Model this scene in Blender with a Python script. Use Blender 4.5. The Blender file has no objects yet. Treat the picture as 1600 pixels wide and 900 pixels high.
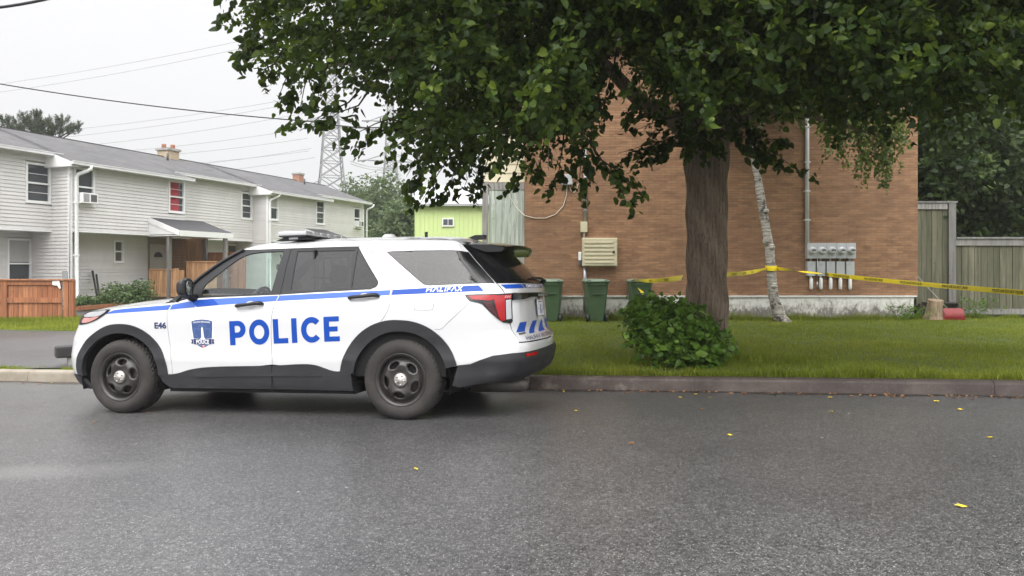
import bpy, bmesh, math, random
import numpy as np
from mathutils import Vector, Matrix
from mathutils.geometry import delaunay_2d_cdt

random.seed(7)
RNG = np.random.default_rng(11)
scene = bpy.context.scene

# ------------------------------------------------------------------ camera
cam_data = bpy.data.cameras.new("camera")
cam = bpy.data.objects.new("camera", cam_data)
scene.collection.objects.link(cam)
cam.location = (0.0, 0.0, 1.42)
cam.rotation_euler = (math.radians(90), 0, 0)
cam_data.sensor_width = 36.0
cam_data.lens = 36.0 * 1130 / 1600
cam_data.shift_y = -33.0 / 1600
cam_data.clip_start = 0.05
cam_data.clip_end = 3000
scene.camera = cam

# ------------------------------------------------------------------ world (overcast)
world = bpy.data.worlds.new("World")
scene.world = world
world.use_nodes = True
wn = world.node_tree.nodes; wl = world.node_tree.links
for n in list(wn): wn.remove(n)
w_out = wn.new('ShaderNodeOutputWorld'); w_bg = wn.new('ShaderNodeBackground')
w_bg.inputs['Strength'].default_value = 0.1
SUN_EL, SUN_AZ = math.radians(52), math.radians(200)
w_sky = wn.new('ShaderNodeTexSky'); w_sky.sky_type = 'NISHITA'; w_sky.sun_disc = False
w_sky.sun_elevation = SUN_EL; w_sky.sun_rotation = SUN_AZ
w_sky.air_density = 1.0; w_sky.dust_density = 3.0
w_hs = wn.new('ShaderNodeHueSaturation'); w_hs.inputs['Saturation'].default_value = 0.12
w_tc = wn.new('ShaderNodeTexCoord'); w_sep = wn.new('ShaderNodeSeparateXYZ')
w_noi = wn.new('ShaderNodeTexNoise'); w_noi.inputs['Scale'].default_value = 1.6; w_noi.inputs['Detail'].default_value = 3
w_rmp = wn.new('ShaderNodeValToRGB')
w_rmp.color_ramp.elements[0].position = 0.0; w_rmp.color_ramp.elements[0].color = (.236, .234, .244, 1)
w_rmp.color_ramp.elements[1].position = 0.95; w_rmp.color_ramp.elements[1].color = (1, 1, 1, 1)
for p, c in ((0.12, .240), (0.34, .258), (0.46, .58)):
    e = w_rmp.color_ramp.elements.new(p); e.color = (c, c, c * 1.03, 1)
w_mul = wn.new('ShaderNodeVectorMath'); w_mul.operation = 'SCALE'; w_mul.inputs['Scale'].default_value = 25.0
w_mix = wn.new('ShaderNodeMixRGB'); w_mix.inputs['Fac'].default_value = 0.90
w_var = wn.new('ShaderNodeMapRange'); w_var.inputs['To Min'].default_value = 0.96; w_var.inputs['To Max'].default_value = 1.04
w_m2 = wn.new('ShaderNodeVectorMath'); w_m2.operation = 'SCALE'
wl.new(w_tc.outputs['Generated'], w_sep.inputs[0]); wl.new(w_sep.outputs['Z'], w_rmp.inputs['Fac'])
wl.new(w_tc.outputs['Generated'], w_noi.inputs['Vector'])
wl.new(w_rmp.outputs['Color'], w_mul.inputs[0])
wl.new(w_sky.outputs['Color'], w_hs.inputs['Color'])
wl.new(w_hs.outputs['Color'], w_mix.inputs['Color1']); wl.new(w_mul.outputs['Vector'], w_mix.inputs['Color2'])
wl.new(w_noi.outputs['Fac'], w_var.inputs['Value'])
# added gain on the sun-side sky behind the camera, lighting brick and lawn
w_dir = wn.new('ShaderNodeMapRange'); w_dir.inputs['From Min'].default_value = .15; w_dir.inputs['From Max'].default_value = .9
w_dir.inputs['To Min'].default_value = 1.0; w_dir.inputs['To Max'].default_value = 1.5
w_neg = wn.new('ShaderNodeMath'); w_neg.operation = 'MULTIPLY'; w_neg.inputs[1].default_value = -1.0
wl.new(w_sep.outputs['Y'], w_neg.inputs[0]); wl.new(w_neg.outputs[0], w_dir.inputs['Value'])
w_ml = wn.new('ShaderNodeMath'); w_ml.operation = 'MULTIPLY'; wl.new(w_dir.outputs['Result'], w_ml.inputs[0]); wl.new(w_var.outputs['Result'], w_ml.inputs[1])
wl.new(w_mix.outputs['Color'], w_m2.inputs[0]); wl.new(w_ml.outputs[0], w_m2.inputs['Scale'])
wl.new(w_m2.outputs['Vector'], w_bg.inputs['Color']); wl.new(w_bg.outputs['Background'], w_out.inputs['Surface'])

# ------------------------------------------------------------------ sun behind cloud
sun_d = bpy.data.lights.new("sun", 'SUN'); sun_d.energy = 1.1; sun_d.angle = math.radians(40); sun_d.color = (1.0, .97, .93)
sun = bpy.data.objects.new("sun", sun_d); scene.collection.objects.link(sun)
sd = Vector((math.sin(SUN_AZ) * math.cos(SUN_EL), math.cos(SUN_AZ) * math.cos(SUN_EL), math.sin(SUN_EL)))
sun.rotation_euler = sd.to_track_quat('Z', 'Y').to_euler()

# ------------------------------------------------------------------ exposure
scene.view_settings.view_transform = 'Standard'
scene.view_settings.look = 'None'
scene.view_settings.exposure = 0.76
scene.view_settings.gamma = 1.0
scene.render.engine = 'CYCLES'
scene.cycles.max_bounces = 8
scene.cycles.transparent_max_bounces = 12
# ================================================================== helpers
F, CH, HY = 1130.0, 1.42, 417.0
def at(px, py, Y):
    """world point that stands at depth Y, measured off the photograph"""
    return Vector(((px - 800) / F * Y, Y, CH - (py - HY) / F * Y))

def tag(o, label=None, cat=None, group=None, kind=None):
    if label: o['label'] = label
    if cat: o['category'] = cat
    if group: o['group'] = group
    if kind: o['kind'] = kind
    return o

def link(o, parent=None):
    scene.collection.objects.link(o)
    if parent is not None: o.parent = parent
    return o

def empty(name, loc=(0, 0, 0), rz=0.0, label=None, cat=None, group=None):
    o = bpy.data.objects.new(name, None); o.empty_display_size = .2
    o.location = loc; o.rotation_euler = (0, 0, rz); link(o)
    return tag(o, label, cat, group)

def copy_tree(o, parent=None):
    kids = [c for c in scene.collection.objects if c.parent is o]
    c = o.copy(); scene.collection.objects.link(c)
    if parent is not None: c.parent = parent
    for k in kids: copy_tree(k, c)
    return c

class MB:
    def __init__(s): s.v = []; s.f = []; s.m = []; s.r = []; s.sm = []
    def add(s, vs, fs, mi=0, rnd=None, smooth=False):
        b = len(s.v); rnd = random.random() if rnd is None else rnd
        s.v.extend([tuple(v) for v in vs]); s.r.extend([rnd] * len(vs))
        for f in fs: s.f.append(tuple(b + i for i in f)); s.m.append(mi); s.sm.append(smooth)
        return s
    def box(s, a, b, mi=0, rnd=None, bev=0.0):
        x0, y0, z0 = [min(p, q) for p, q in zip(a, b)]; x1, y1, z1 = [max(p, q) for p, q in zip(a, b)]
        if bev <= 0:
            vs = [(x0,y0,z0),(x1,y0,z0),(x1,y1,z0),(x0,y1,z0),(x0,y0,z1),(x1,y0,z1),(x1,y1,z1),(x0,y1,z1)]
            fs = [(0,3,2,1),(4,5,6,7),(0,1,5,4),(1,2,6,5),(2,3,7,6),(3,0,4,7)]
            return s.add(vs, fs, mi, rnd)
        bm = bmesh.new(); bmesh.ops.create_cube(bm, size=1)
        for v in bm.verts: v.co = Vector(((x0+x1)/2 + v.co.x*(x1-x0), (y0+y1)/2 + v.co.y*(y1-y0), (z0+z1)/2 + v.co.z*(z1-z0)))
        bmesh.ops.bevel(bm, geom=list(bm.edges), offset=bev, segments=2, affect='EDGES', profile=.6)
        bm.verts.index_update()
        s.add([v.co[:] for v in bm.verts], [[v.index for v in f.verts] for f in bm.faces], mi, rnd); bm.free(); return s
    def bar(s, p, q, w, h, up=(0, 0, 1), mi=0, rnd=None):
        p = Vector(p); q = Vector(q); d = (q - p).normalized(); up = Vector(up)
        if abs(d.dot(up)) > .98: up = Vector((0, 1, 0))
        a = d.cross(up).normalized(); b = a.cross(d).normalized()
        vs = [e + a * (i * w / 2) + b * (j * h / 2) for e in (p, q) for i, j in ((-1,-1),(1,-1),(1,1),(-1,1))]
        return s.add(vs, [(0,3,2,1),(4,5,6,7),(0,1,5,4),(1,2,6,5),(2,3,7,6),(3,0,4,7)][:6], mi, rnd)
    def tube(s, pts, r, seg=10, mi=0, rnd=None, cap=True, smooth=True):
        pts = [Vector(p) for p in pts]; n = len(pts)
        rs = r if hasattr(r, '__len__') else [r] * n
        up = Vector((0, 0, 1)) if abs((pts[-1]-pts[0]).normalized().z) < .9 else Vector((1, 0, 0))
        vs = []; a = None
        for i in range(n):
            d = (pts[min(i+1, n-1)] - pts[max(i-1, 0)]).normalized()
            if a is None: a = d.cross(up).normalized()
            else: a = (a - d * a.dot(d)).normalized()
            b = d.cross(a)
            for k in range(seg):
                t = 2*math.pi*k/seg
                vs.append(pts[i] + (a*math.cos(t) + b*math.sin(t)) * rs[i])
        fs = [(i*seg+k, i*seg+(k+1)%seg, (i+1)*seg+(k+1)%seg, (i+1)*seg+k) for i in range(n-1) for k in range(seg)]
        s.add(vs, fs, mi, rnd, smooth)
        if cap:
            b0 = len(s.v) - len(vs)
            s.f.append(tuple(b0 + k for k in range(seg))[::-1]); s.m.append(mi); s.sm.append(False)
            s.f.append(tuple(b0 + (n-1)*seg + k for k in range(seg))); s.m.append(mi); s.sm.append(False)
        return s
    def lathe(s, prof, M=None, seg=48, mi=0, rnd=None, smooth=True):
        """profile of (radius, height) revolved round local z, then placed by M"""
        M = M or Matrix.Identity(4); vs = []
        for r, h in prof:
            for k in range(seg):
                t = 2*math.pi*k/seg; vs.append(M @ Vector((r*math.cos(t), r*math.sin(t), h)))
        n = len(prof)
        fs = [(i*seg+k, i*seg+(k+1)%seg, (i+1)*seg+(k+1)%seg, (i+1)*seg+k) for i in range(n-1) for k in range(seg)]
        return s.add(vs, fs, mi, rnd, smooth)
    def prism(s, poly, M, h, mi=0, rnd=None):
        """2-D polygon in local xy extruded by h along local z"""
        n = len(poly)
        vs = [M @ Vector((x, y, 0)) for x, y in poly] + [M @ Vector((x, y, h)) for x, y in poly]
        fs = [tuple(range(n))[::-1], tuple(range(n, 2*n))] + [(i, (i+1) % n, n+(i+1) % n, n+i) for i in range(n)]
        return s.add(vs, fs, mi, rnd)
    def build(s, name, mats, parent=None):
        me = bpy.data.meshes.new(name); me.from_pydata(s.v, [], s.f)
        if not isinstance(mats, (list, tuple)): mats = [mats]
        for m in mats: me.materials.append(m)
        me.polygons.foreach_set('material_index', s.m)
        me.polygons.foreach_set('use_smooth', s.sm)
        a = me.attributes.new('rnd', 'FLOAT', 'POINT'); a.data.foreach_set('value', s.r)
        me.update()
        return link(bpy.data.objects.new(name, me), parent)

def grid_mesh(name, V, nx, ny, mats, parent=None, smooth=True):
    me = bpy.data.meshes.new(name)
    i = np.arange(nx-1)[:, None]*ny + np.arange(ny-1)[None, :]
    fc = np.stack([i, i+ny, i+ny+1, i+1], -1).reshape(-1, 4)
    me.vertices.add(len(V)); me.vertices.foreach_set('co', np.asarray(V, 'f').ravel())
    me.loops.add(fc.size); me.loops.foreach_set('vertex_index', fc.ravel().astype('i'))
    me.polygons.add(len(fc)); me.polygons.foreach_set('loop_start', np.arange(0, fc.size, 4, dtype='i'))
    me.polygons.foreach_set('use_smooth', [smooth]*len(fc))
    for m in (mats if isinstance(mats, (list, tuple)) else [mats]): me.materials.append(m)
    me.update(calc_edges=True)
    return link(bpy.data.objects.new(name, me), parent)

def np_mesh(name, V, faces, k, mats, parent=None, attr=None, smooth=False):
    """numpy vertices and faces of k corners each"""
    me = bpy.data.meshes.new(name)
    me.vertices.add(len(V)); me.vertices.foreach_set('co', np.asarray(V, 'f').ravel())
    faces = np.asarray(faces, 'i')
    me.loops.add(faces.size); me.loops.foreach_set('vertex_index', faces.ravel())
    me.polygons.add(len(faces)); me.polygons.foreach_set('loop_start', np.arange(0, faces.size, k, dtype='i'))
    if smooth: me.polygons.foreach_set('use_smooth', np.ones(len(faces), bool))
    for m in (mats if isinstance(mats, (list, tuple)) else [mats]): me.materials.append(m)
    me.update(calc_edges=True)
    if attr is not None:
        a = me.attributes.new('rnd', 'FLOAT', 'POINT'); a.data.foreach_set('value', np.asarray(attr, 'f'))
    return link(bpy.data.objects.new(name, me), parent)

# ------------------------------------------------------------------ materials
class NT:
    def __init__(s, name):
        s.mat = bpy.data.materials.new(name); s.mat.use_nodes = True
        s.n = s.mat.node_tree.nodes; s.l = s.mat.node_tree.links
        s.b = s.n['Principled BSDF']; s.out = s.n['Material Output']; s._tc = None
    def node(s, t, **kw):
        n = s.n.new(t)
        for k, v in kw.items(): setattr(n, k, v)
        return n
    def lk(s, a, b): s.l.new(a, b)
    def tc(s, which='Object'):
        if s._tc is None: s._tc = s.n.new('ShaderNodeTexCoord')
        return s._tc.outputs[which]
    def noise(s, scale, detail=4, rough=.55, vec=None, stretch=None, dist=0.0):
        n = s.n.new('ShaderNodeTexNoise'); n.inputs['Scale'].default_value = scale
        n.inputs['Detail'].default_value = detail; n.inputs['Roughness'].default_value = rough; n.inputs['Distortion'].default_value = dist
        v = vec or s.tc()
        if stretch:
            m = s.n.new('ShaderNodeMapping'); m.inputs['Scale'].default_value = stretch; s.lk(v, m.inputs['Vector']); v = m.outputs[0]
        s.lk(v, n.inputs['Vector']); return n.outputs['Fac']
    def ramp(s, fac, stops):
        r = s.n.new('ShaderNodeValToRGB'); els = r.color_ramp.elements
        while len(els) > 1: els.remove(els[-1])
        for i, (p, c) in enumerate(stops):
            e = els[0] if i == 0 else els.new(p); e.position = p
            e.color = (c, c, c, 1) if not hasattr(c, '__len__') else (*c[:3], 1)
        s.lk(fac, r.inputs['Fac']); return r.outputs['Color']
    def mix(s, fac, a, b, mode='MIX'):
        m = s.n.new('ShaderNodeMixRGB'); m.blend_type = mode
        for i, x in ((0, fac), (1, a), (2, b)):
            if isinstance(x, (int, float)): m.inputs[i].default_value = x if i == 0 else (x, x, x, 1)
            elif isinstance(x, (tuple, list)): m.inputs[i].default_value = (*x[:3], 1)
            else: s.lk(x, m.inputs[i])
        return m.outputs[0]
    def math(s, op, a, b=0.0):
        m = s.n.new('ShaderNodeMath'); m.operation = op
        for i, x in ((0, a), (1, b)):
            if isinstance(x, (int, float)): m.inputs[i].default_value = x
            else: s.lk(x, m.inputs[i])
        return m.outputs[0]
    def bump(s, h, strength=.3, dist=.01):
        b = s.n.new('ShaderNodeBump'); b.inputs['Strength'].default_value = strength; b.inputs['Distance'].default_value = dist
        s.lk(h, b.inputs['Height']); s.lk(b.outputs[0], s.b.inputs['Normal']); return b
    def attr(s, name='rnd'):
        a = s.n.new('ShaderNodeAttribute'); a.attribute_name = name; return a.outputs['Fac']
    def set(s, color=None, rough=None, metal=None, spec=None, **kw):
        for key, x in (('Base Color', color), ('Roughness', rough), ('Metallic', metal), ('Specular IOR Level', spec)):
            if x is None: continue
            if isinstance(x, (int, float)): s.b.inputs[key].default_value = x
            elif isinstance(x, tuple): s.b.inputs[key].default_value = (*x[:3], 1)
            else: s.lk(x, s.b.inputs[key])
        for k, v in kw.items(): s.b.inputs[k.replace('_', ' ')].default_value = v
        return s

def plain(name, color, rough=.6, var=.12, scale=3.0, metal=0.0, bump=0.0, spec=.5):
    """a base colour with gentle large and small variation, never dead flat"""
    t = NT(name)
    n1 = t.noise(scale, 5); n2 = t.noise(scale*14, 3)
    f = t.math('ADD', t.math('MULTIPLY', n1, .7), t.math('MULTIPLY', n2, .3))
    c = t.ramp(f, [(.3, tuple(x*(1-var) for x in color)), (.7, tuple(min(1, x*(1+var)) for x in color))])
    t.set(color=c, rough=t.ramp(n1, [(.3, max(0, rough-.07)), (.7, min(1, rough+.07))]), metal=metal, spec=spec)
    if bump: t.bump(n2, bump, .004)
    return t.mat

def boards(name, c0, c1, c2, grain=(1, 1, .06), rough=.8, scale=18):
    """wood: each board its own tone (attribute rnd), grain along the board, darker knots and weather stains"""
    t = NT(name)
    g = t.noise(scale, 6, .65, stretch=grain, dist=.6)
    st = t.noise(1.6, 5, .6)
    base = t.ramp(t.attr(), [(0, c0), (.5, c1), (1, c2)])
    c = t.mix(t.ramp(g, [(.35, .75), (.6, 0.0)]), base, tuple(x*.45 for x in c0))
    c = t.mix(t.ramp(st, [(.42, 0), (.75, .55)]), c, tuple(x*.55 for x in c1))
    kn = t.node('ShaderNodeTexVoronoi'); kn.inputs['Scale'].default_value = 3.2
    t.lk(t.tc(), kn.inputs['Vector'])
    c = t.mix(t.ramp(kn.outputs['Distance'], [(.03, .8), (.075, 0)]), c, tuple(x*.25 for x in c0))
    t.set(color=c, rough=rough); t.bump(g, .35, .004)
    return t.mat

def leaf_mat(name, dark, mid, light, trans=.3, rough=.38):
    t = NT(name)
    col = t.ramp(t.attr(), [(0, dark), (.45, mid), (.85, light), (1, tuple(min(1, x*1.35) for x in light))])
    big = t.noise(.6, 3)
    col = t.mix(t.ramp(big, [(.35, .45), (.65, 0)]), col, dark)
    t.set(color=col, rough=rough, spec=.28)
    tr = t.node('ShaderNodeBsdfTranslucent'); t.lk(t.mix(.5, col, light), tr.inputs['Color'])
    ms = t.node('ShaderNodeMixShader'); ms.inputs[0].default_value = trans
    t.lk(t.b.outputs[0], ms.inputs[1]); t.lk(tr.outputs[0], ms.inputs[2]); t.lk(ms.outputs[0], t.out.inputs['Surface'])
    return t.mat

# ------------------------------------------------------------------ the ground's shape
TH, PT, RL = math.radians(12.5), math.radians(1.35), math.radians(1.6)
ORI = Vector((-1.025, 6.70, 0.0))
_U = Vector((math.cos(TH)*math.cos(PT), -math.sin(TH)*math.cos(PT), math.sin(PT)))
_V = Vector((math.sin(TH)*math.cos(RL), math.cos(TH)*math.cos(RL), -math.sin(RL)))
_W = _U.cross(_V).normalized(); _V = _W.cross(_U)
def uv_of(X, Y):
    dx, dy = X-ORI.x, Y-ORI.y
    return dx*math.cos(TH)-dy*math.sin(TH), dx*math.sin(TH)+dy*math.cos(TH)
def xy_of(u, v):
    return ORI.x+u*math.cos(TH)+v*math.sin(TH), ORI.y-u*math.sin(TH)+v*math.cos(TH)
def road_z(X, Y):
    u, v = uv_of(X, Y)
    return 14*np.tanh(u/14)*math.tan(PT) - 9*np.tanh(v/9)*math.tan(RL)
def sst(a, b, x):
    t = np.clip((x-a)/(b-a), 0, 1); return t*t*(3-2*t)
CV = 2.20                       # distance of the kerb face from the car's near side
def ground_z(X, Y):
    u, v = uv_of(X, Y)
    xe, ye = xy_of(u, CV)
    z0 = road_z(xe, ye) + .15
    base = -.05 + .10*sst(-5, 1, X)
    return z0 + (base - z0)*sst(.2, 7.5, v-CV)
# ================================================================== setting materials
def asphalt_mat(name, dark, light, wet=True):
    t = NT(name)
    vo = t.node('ShaderNodeTexVoronoi'); vo.inputs['Scale'].default_value = 185; t.lk(t.tc(), vo.inputs['Vector'])
    sepc = t.node('ShaderNodeSeparateColor'); t.lk(vo.outputs['Color'], sepc.inputs[0])
    fine = t.noise(240, 3, .7)
    patch = t.noise(.35, 5, .6); mid = t.noise(2.2, 5, .6)
    c = t.ramp(t.math('ADD', t.math('MULTIPLY', patch, .75), t.math('MULTIPLY', mid, .25)), [(.35, dark), (.65, light)])
    st = t.ramp(sepc.outputs[0], [(.0, .50), (.5, .95), (.85, 1.30), (1, 2.1)])
    c = t.mix(1.0, c, st, 'MULTIPLY')
    vb = t.node('ShaderNodeTexVoronoi'); vb.inputs['Scale'].default_value = 62; t.lk(t.tc(), vb.inputs['Vector'])
    sb = t.node('ShaderNodeSeparateColor'); t.lk(vb.outputs['Color'], sb.inputs[0])
    c = t.mix(1.0, c, t.ramp(sb.outputs[0], [(.0, .62), (.5, 1.0), (.9, 1.18), (1, 1.75)]), 'MULTIPLY')
    spk = t.ramp(sepc.outputs[1], [(.955, 0), (.99, .9)])
    c = t.mix(spk, c, (.36, .35, .33))
    tar = t.noise(.55, 6, .75, stretch=(1, 2.5, 1), dist=1.0)
    c = t.mix(t.ramp(tar, [(.60, 0), (.85, .06)]), c, tuple(x*.6 for x in dark))
    h = t.math('ADD', t.ramp(vo.outputs['Distance'], [(0, 1), (.6, 0)]), t.math('MULTIPLY', fine, .5))
    rg = t.ramp(patch, [(.30, .30), (.65, .38)]) if wet else t.ramp(patch, [(.3, .6), (.7, .8)])
    if wet:      # a pale patch low at the left
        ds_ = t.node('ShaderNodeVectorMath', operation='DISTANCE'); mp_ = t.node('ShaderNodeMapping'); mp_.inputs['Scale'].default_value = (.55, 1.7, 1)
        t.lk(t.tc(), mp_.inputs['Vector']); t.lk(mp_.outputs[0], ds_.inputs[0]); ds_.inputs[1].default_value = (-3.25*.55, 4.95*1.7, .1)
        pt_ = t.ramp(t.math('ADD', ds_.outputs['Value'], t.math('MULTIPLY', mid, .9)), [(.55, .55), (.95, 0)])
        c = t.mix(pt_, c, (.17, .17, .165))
    t.set(color=c, rough=rg, spec=.5); t.bump(h, .20, .004)
    return t.mat
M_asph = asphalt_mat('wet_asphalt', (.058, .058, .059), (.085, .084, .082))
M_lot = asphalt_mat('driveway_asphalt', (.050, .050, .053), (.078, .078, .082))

def grassground():
    t = NT('lawn_soil'); n = t.noise(1.2, 6); n2 = t.noise(30, 4)
    c = t.mix(t.ramp(n2, [(.35, 0), (.7, 1)]), (.05, .075, .015), (.085, .12, .03))
    c = t.mix(t.ramp(n, [(.55, 0), (.72, .5)]), c, (.075, .055, .03))
    t.set(color=c, rough=.95); t.bump(n2, .8, .03); return t.mat
M_soil = grassground()
def farground():
    t = NT('far_ground'); n = t.noise(.3, 6)
    t.set(color=t.ramp(n, [(.3, (.04, .065, .02)), (.7, (.08, .10, .04))]), rough=.95); return t.mat
M_far = farground()
def kerb_mat():
    t = NT('kerb_concrete'); n = t.noise(2.0, 7, .7); n2 = t.noise(60, 4)
    sx = t.node('ShaderNodeSeparateXYZ'); t.lk(t.tc(), sx.inputs[0])
    dirt = t.ramp(n, [(.38, 0), (.62, 1)])
    wetb = t.ramp(t.math('ADD', t.math('MULTIPLY', sx.outputs[0], .055), n), [(.30, (.30, .265, .21)), (.50, (.10, .076, .064)), (.8, (.075, .057, .050))])
    c = t.mix(dirt, wetb, t.mix(1.0, wetb, (.7, .66, .62), 'MULTIPLY'))
    c = t.mix(t.ramp(n2, [(.62, 0), (.72, .35)]), c, (.25, .24, .22))
    t.set(color=c, rough=t.ramp(n, [(.3, .45), (.7, .75)])); t.bump(n2, .5, .004); return t.mat
M_kerb = kerb_mat()

# ================================================================== ground, road, kerb, driveway
def surf_grid(name, us, vs, zf, mat, kind='structure'):
    P = []
    for u in us:
        for v in vs:
            x, y = xy_of(u, v); P.append((x, y, zf(x, y)))
    o = grid_mesh(name, P, len(us), len(vs), mat)
    # grid is in (u,v) order: normals up
    me = o.data
    if me.polygons[0].normal.z < 0: me.flip_normals()
    return tag(o, kind=kind)
us_f = sorted(set([-700, -300, -120, -60] + [round(x, 2) for x in np.arange(-30, 30.1, 1.0)] + [60, 120, 300, 700]))
vs_b = [CV+.12] + [round(CV+.12+x, 2) for x in (.3, .8, 1.4, 2, 2.7, 3.4, 4.2, 5, 6, 7.5, 9, 12, 20, 40, 90, 200, 420, 900)]
surf_grid('ground', us_f, vs_b, lambda x, y: ground_z(x, y) - .012, M_soil)
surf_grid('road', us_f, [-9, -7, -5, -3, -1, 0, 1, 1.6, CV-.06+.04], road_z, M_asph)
surf_grid('far_ground', us_f, [-900, -200, -60, -20, -12, -8.9], lambda x, y: road_z(x, y) + .01, M_far)

# kerb as separate cast lengths with joints, slightly rounded top
def kerb_run(u0, u1, step):
    mb = MB(); u = u0
    while u < u1:
        e = min(u+step, u1); n = 6
        prof = [(CV-.03, -.06), (CV-.028, .0), (CV-.012, .112), (CV-.004, .135), (CV+.016, .150), (CV+.13, .153), (CV+.135, -.05)]
        vs = []
        for i in range(n+1):
            uu = u+.004+(e-u-.008)*i/n
            for v, h in prof:
                x, y = xy_of(uu, v); xe, ye = xy_of(uu, CV)
                vs.append((x, y, road_z(xe, ye)+h))
        m = len(prof)
        fs = [(i*m+j, i*m+j+1, (i+1)*m+j+1, (i+1)*m+j) for i in range(n) for j in range(m-1)]
        fs += [tuple(range(m)), tuple(n*m+j for j in range(m))[::-1]]
        mb.add(vs, fs); u = e
    return mb
_kb = kerb_run(-40, 40, 3.05)
_vs = []
for _i in range(41):
    _u = -40+2*_i; _xe, _ye = xy_of(_u, CV)
    for _v, _h in ((CV-.02, -.06), (CV-.012, .10), (CV+.02, .142), (CV+.13, .145)):
        _x, _y = xy_of(_u, _v); _vs.append((_x, _y, road_z(_xe, _ye)+_h))
_kb.add(_vs, [(4*_i+_j, 4*_i+_j+1, 4*_i+_j+5, 4*_i+_j+4) for _i in range(40) for _j in range(3)])
tag(_kb.build('kerb', M_kerb), kind='structure')
# thin gutter line of damp silt along the kerb foot
mbg = MB(); vs = []
NG = 160
for i in range(NG+1):
    u = -14+28*i/NG; w = .10+.05*math.sin(u*2.1)+.05*math.sin(u*5.3+1)+.03*random.random()
    for v in (CV-.03, CV-.03-w):
        x, y = xy_of(u, v); vs.append((x, y, road_z(x, y)+.004))
mbg.add(vs, [(2*i, 2*i+1, 2*i+3, 2*i+2) for i in range(NG)])
M_silt = NT('gutter_silt'); _n = M_silt.noise(25, 5, .7)
M_silt.set(color=M_silt.ramp(_n, [(.35, (.035, .030, .027)), (.6, (.07, .055, .045)), (.75, (.16, .11, .06))]), rough=.6); M_silt.bump(_n, .6, .006)
tag(mbg.build('gutter', M_silt.mat), kind='structure')

# driveway behind the kerb at the left
def in_quad_grid(name, x0f, x1f, y0, y1, n, m, mat, dz):
    P = []
    for i in range(n):
        for j in range(m):
            y = y0+(y1-y0)*j/(m-1); x = x0f(y)+(x1f(y)-x0f(y))*i/(n-1); P.append((x, y, ground_z(x, y)+dz))
    o = grid_mesh(name, P, n, m, mat)
    if o.data.polygons[0].normal.z < 0: o.data.flip_normals()
    return tag(o, kind='structure')
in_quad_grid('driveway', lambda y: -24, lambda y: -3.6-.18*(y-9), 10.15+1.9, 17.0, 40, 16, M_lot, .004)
in_quad_grid('driveway_apron', lambda y: -14.0+(10.05-y)*0, lambda y: -3.6-.18*(y-9), 9.72, 12.05, 36, 8, M_lot, .0035) if False else None
P = []
for i in range(60):
    for j in range(8):
        u = -18+15.2*i/59; v0 = CV+.28+.07*math.sin(u*3.0)+.04*math.sin(u*7.7); x0, y0 = xy_of(u, v0); y1 = 12.06; y = y0+(y1-y0)*j/7
        x = x0; P.append((x, y, ground_z(x, y)+.004))
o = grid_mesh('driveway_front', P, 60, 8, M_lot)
if o.data.polygons[0].normal.z < 0: o.data.flip_normals()
tag(o, kind='structure')
# second lot between the fence and the townhouses
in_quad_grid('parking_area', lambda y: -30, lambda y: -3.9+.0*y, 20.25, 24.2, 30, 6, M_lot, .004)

# ================================================================== grass blades
M_blade = leaf_mat('grass_blade', (.10, .145, .010), (.215, .27, .022), (.36, .37, .05), .35, .45)
def blades(name, pts, hmin, hmax, wid, label):
    n = len(pts); P = np.asarray(pts)
    a = RNG.uniform(0, 2*np.pi, n); h = RNG.uniform(hmin, hmax, n)*P[:, 3]; w = RNG.uniform(.6, 1.2, n)*wid
    lean = RNG.uniform(.1, .75, n)*h; b = RNG.uniform(0, 2*np.pi, n)
    dx, dy = np.cos(a)*w, np.sin(a)*w
    lx, ly = np.cos(b)*lean, np.sin(b)*lean
    V = np.empty((n, 5, 3))
    V[:, 0] = P[:, :3] + np.stack([-dx, -dy, 0*h], 1); V[:, 1] = P[:, :3] + np.stack([dx, dy, 0*h], 1)
    V[:, 2] = P[:, :3] + np.stack([dx*.7+lx*.35, dy*.7+ly*.35, h*.6], 1); V[:, 3] = P[:, :3] + np.stack([-dx*.7+lx*.35, -dy*.7+ly*.35, h*.6], 1)
    V[:, 4] = P[:, :3] + np.stack([lx, ly, h], 1)
    i = np.arange(n)[:, None]*5
    tri = np.concatenate([i+[0, 1, 2], i+[0, 2, 3], i+[3, 2, 4]], 0)
    at_ = np.repeat(np.clip(RNG.beta(2, 2.5, n)*P[:, 4], 0, 1), 5)
    o = np_mesh(name, V.reshape(-1, 3), tri, 3, M_blade, attr=at_)
    return tag(o, label, 'grass', kind='stuff')
def vnoise(x, y, s, seed=0):
    xs, ys = x*s+seed*13.7, y*s+seed*7.1
    return .5+.25*(np.sin(xs*1.3+np.sin(ys*1.7))+np.sin(ys*1.1+np.sin(xs*2.3+1.3)))
def scatter(n, ulo, uhi, vlo, vhi, cond=None):
    u = RNG.uniform(ulo, uhi, n); t = RNG.uniform(0, 1, n)**1.25; v = vlo+(vhi-vlo)*t
    x, y = xy_of(u, v); z = ground_z(x, y)-.012
    nz = vnoise(x, y, 1.6)*.5+vnoise(x, y, 6, 3)*.5
    hs = .35+1.35*nz**1.3; col = .65+.7*vnoise(x, y, .9, 5)*vnoise(x, y, 4, 9)**.3
    P = np.stack([x, y, z, hs, col], 1)
    return P if cond is None else P[cond(x, y, u, v)]
lawn = lambda x, y, u, v: (x > -1.6) & (y < 18.95+.6*(x > 10.6)) & (x/y < .74) & (x/y > -.02) & ~(((x-2.75)**2+((y-9.9)*1.2)**2 < .55**2) & (RNG.random(len(x)) < .8)) & ~((abs(x-1.5) < 1.2) & (abs(v-CV-.55) < .2) & (RNG.random(len(x)) < .65))
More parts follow.
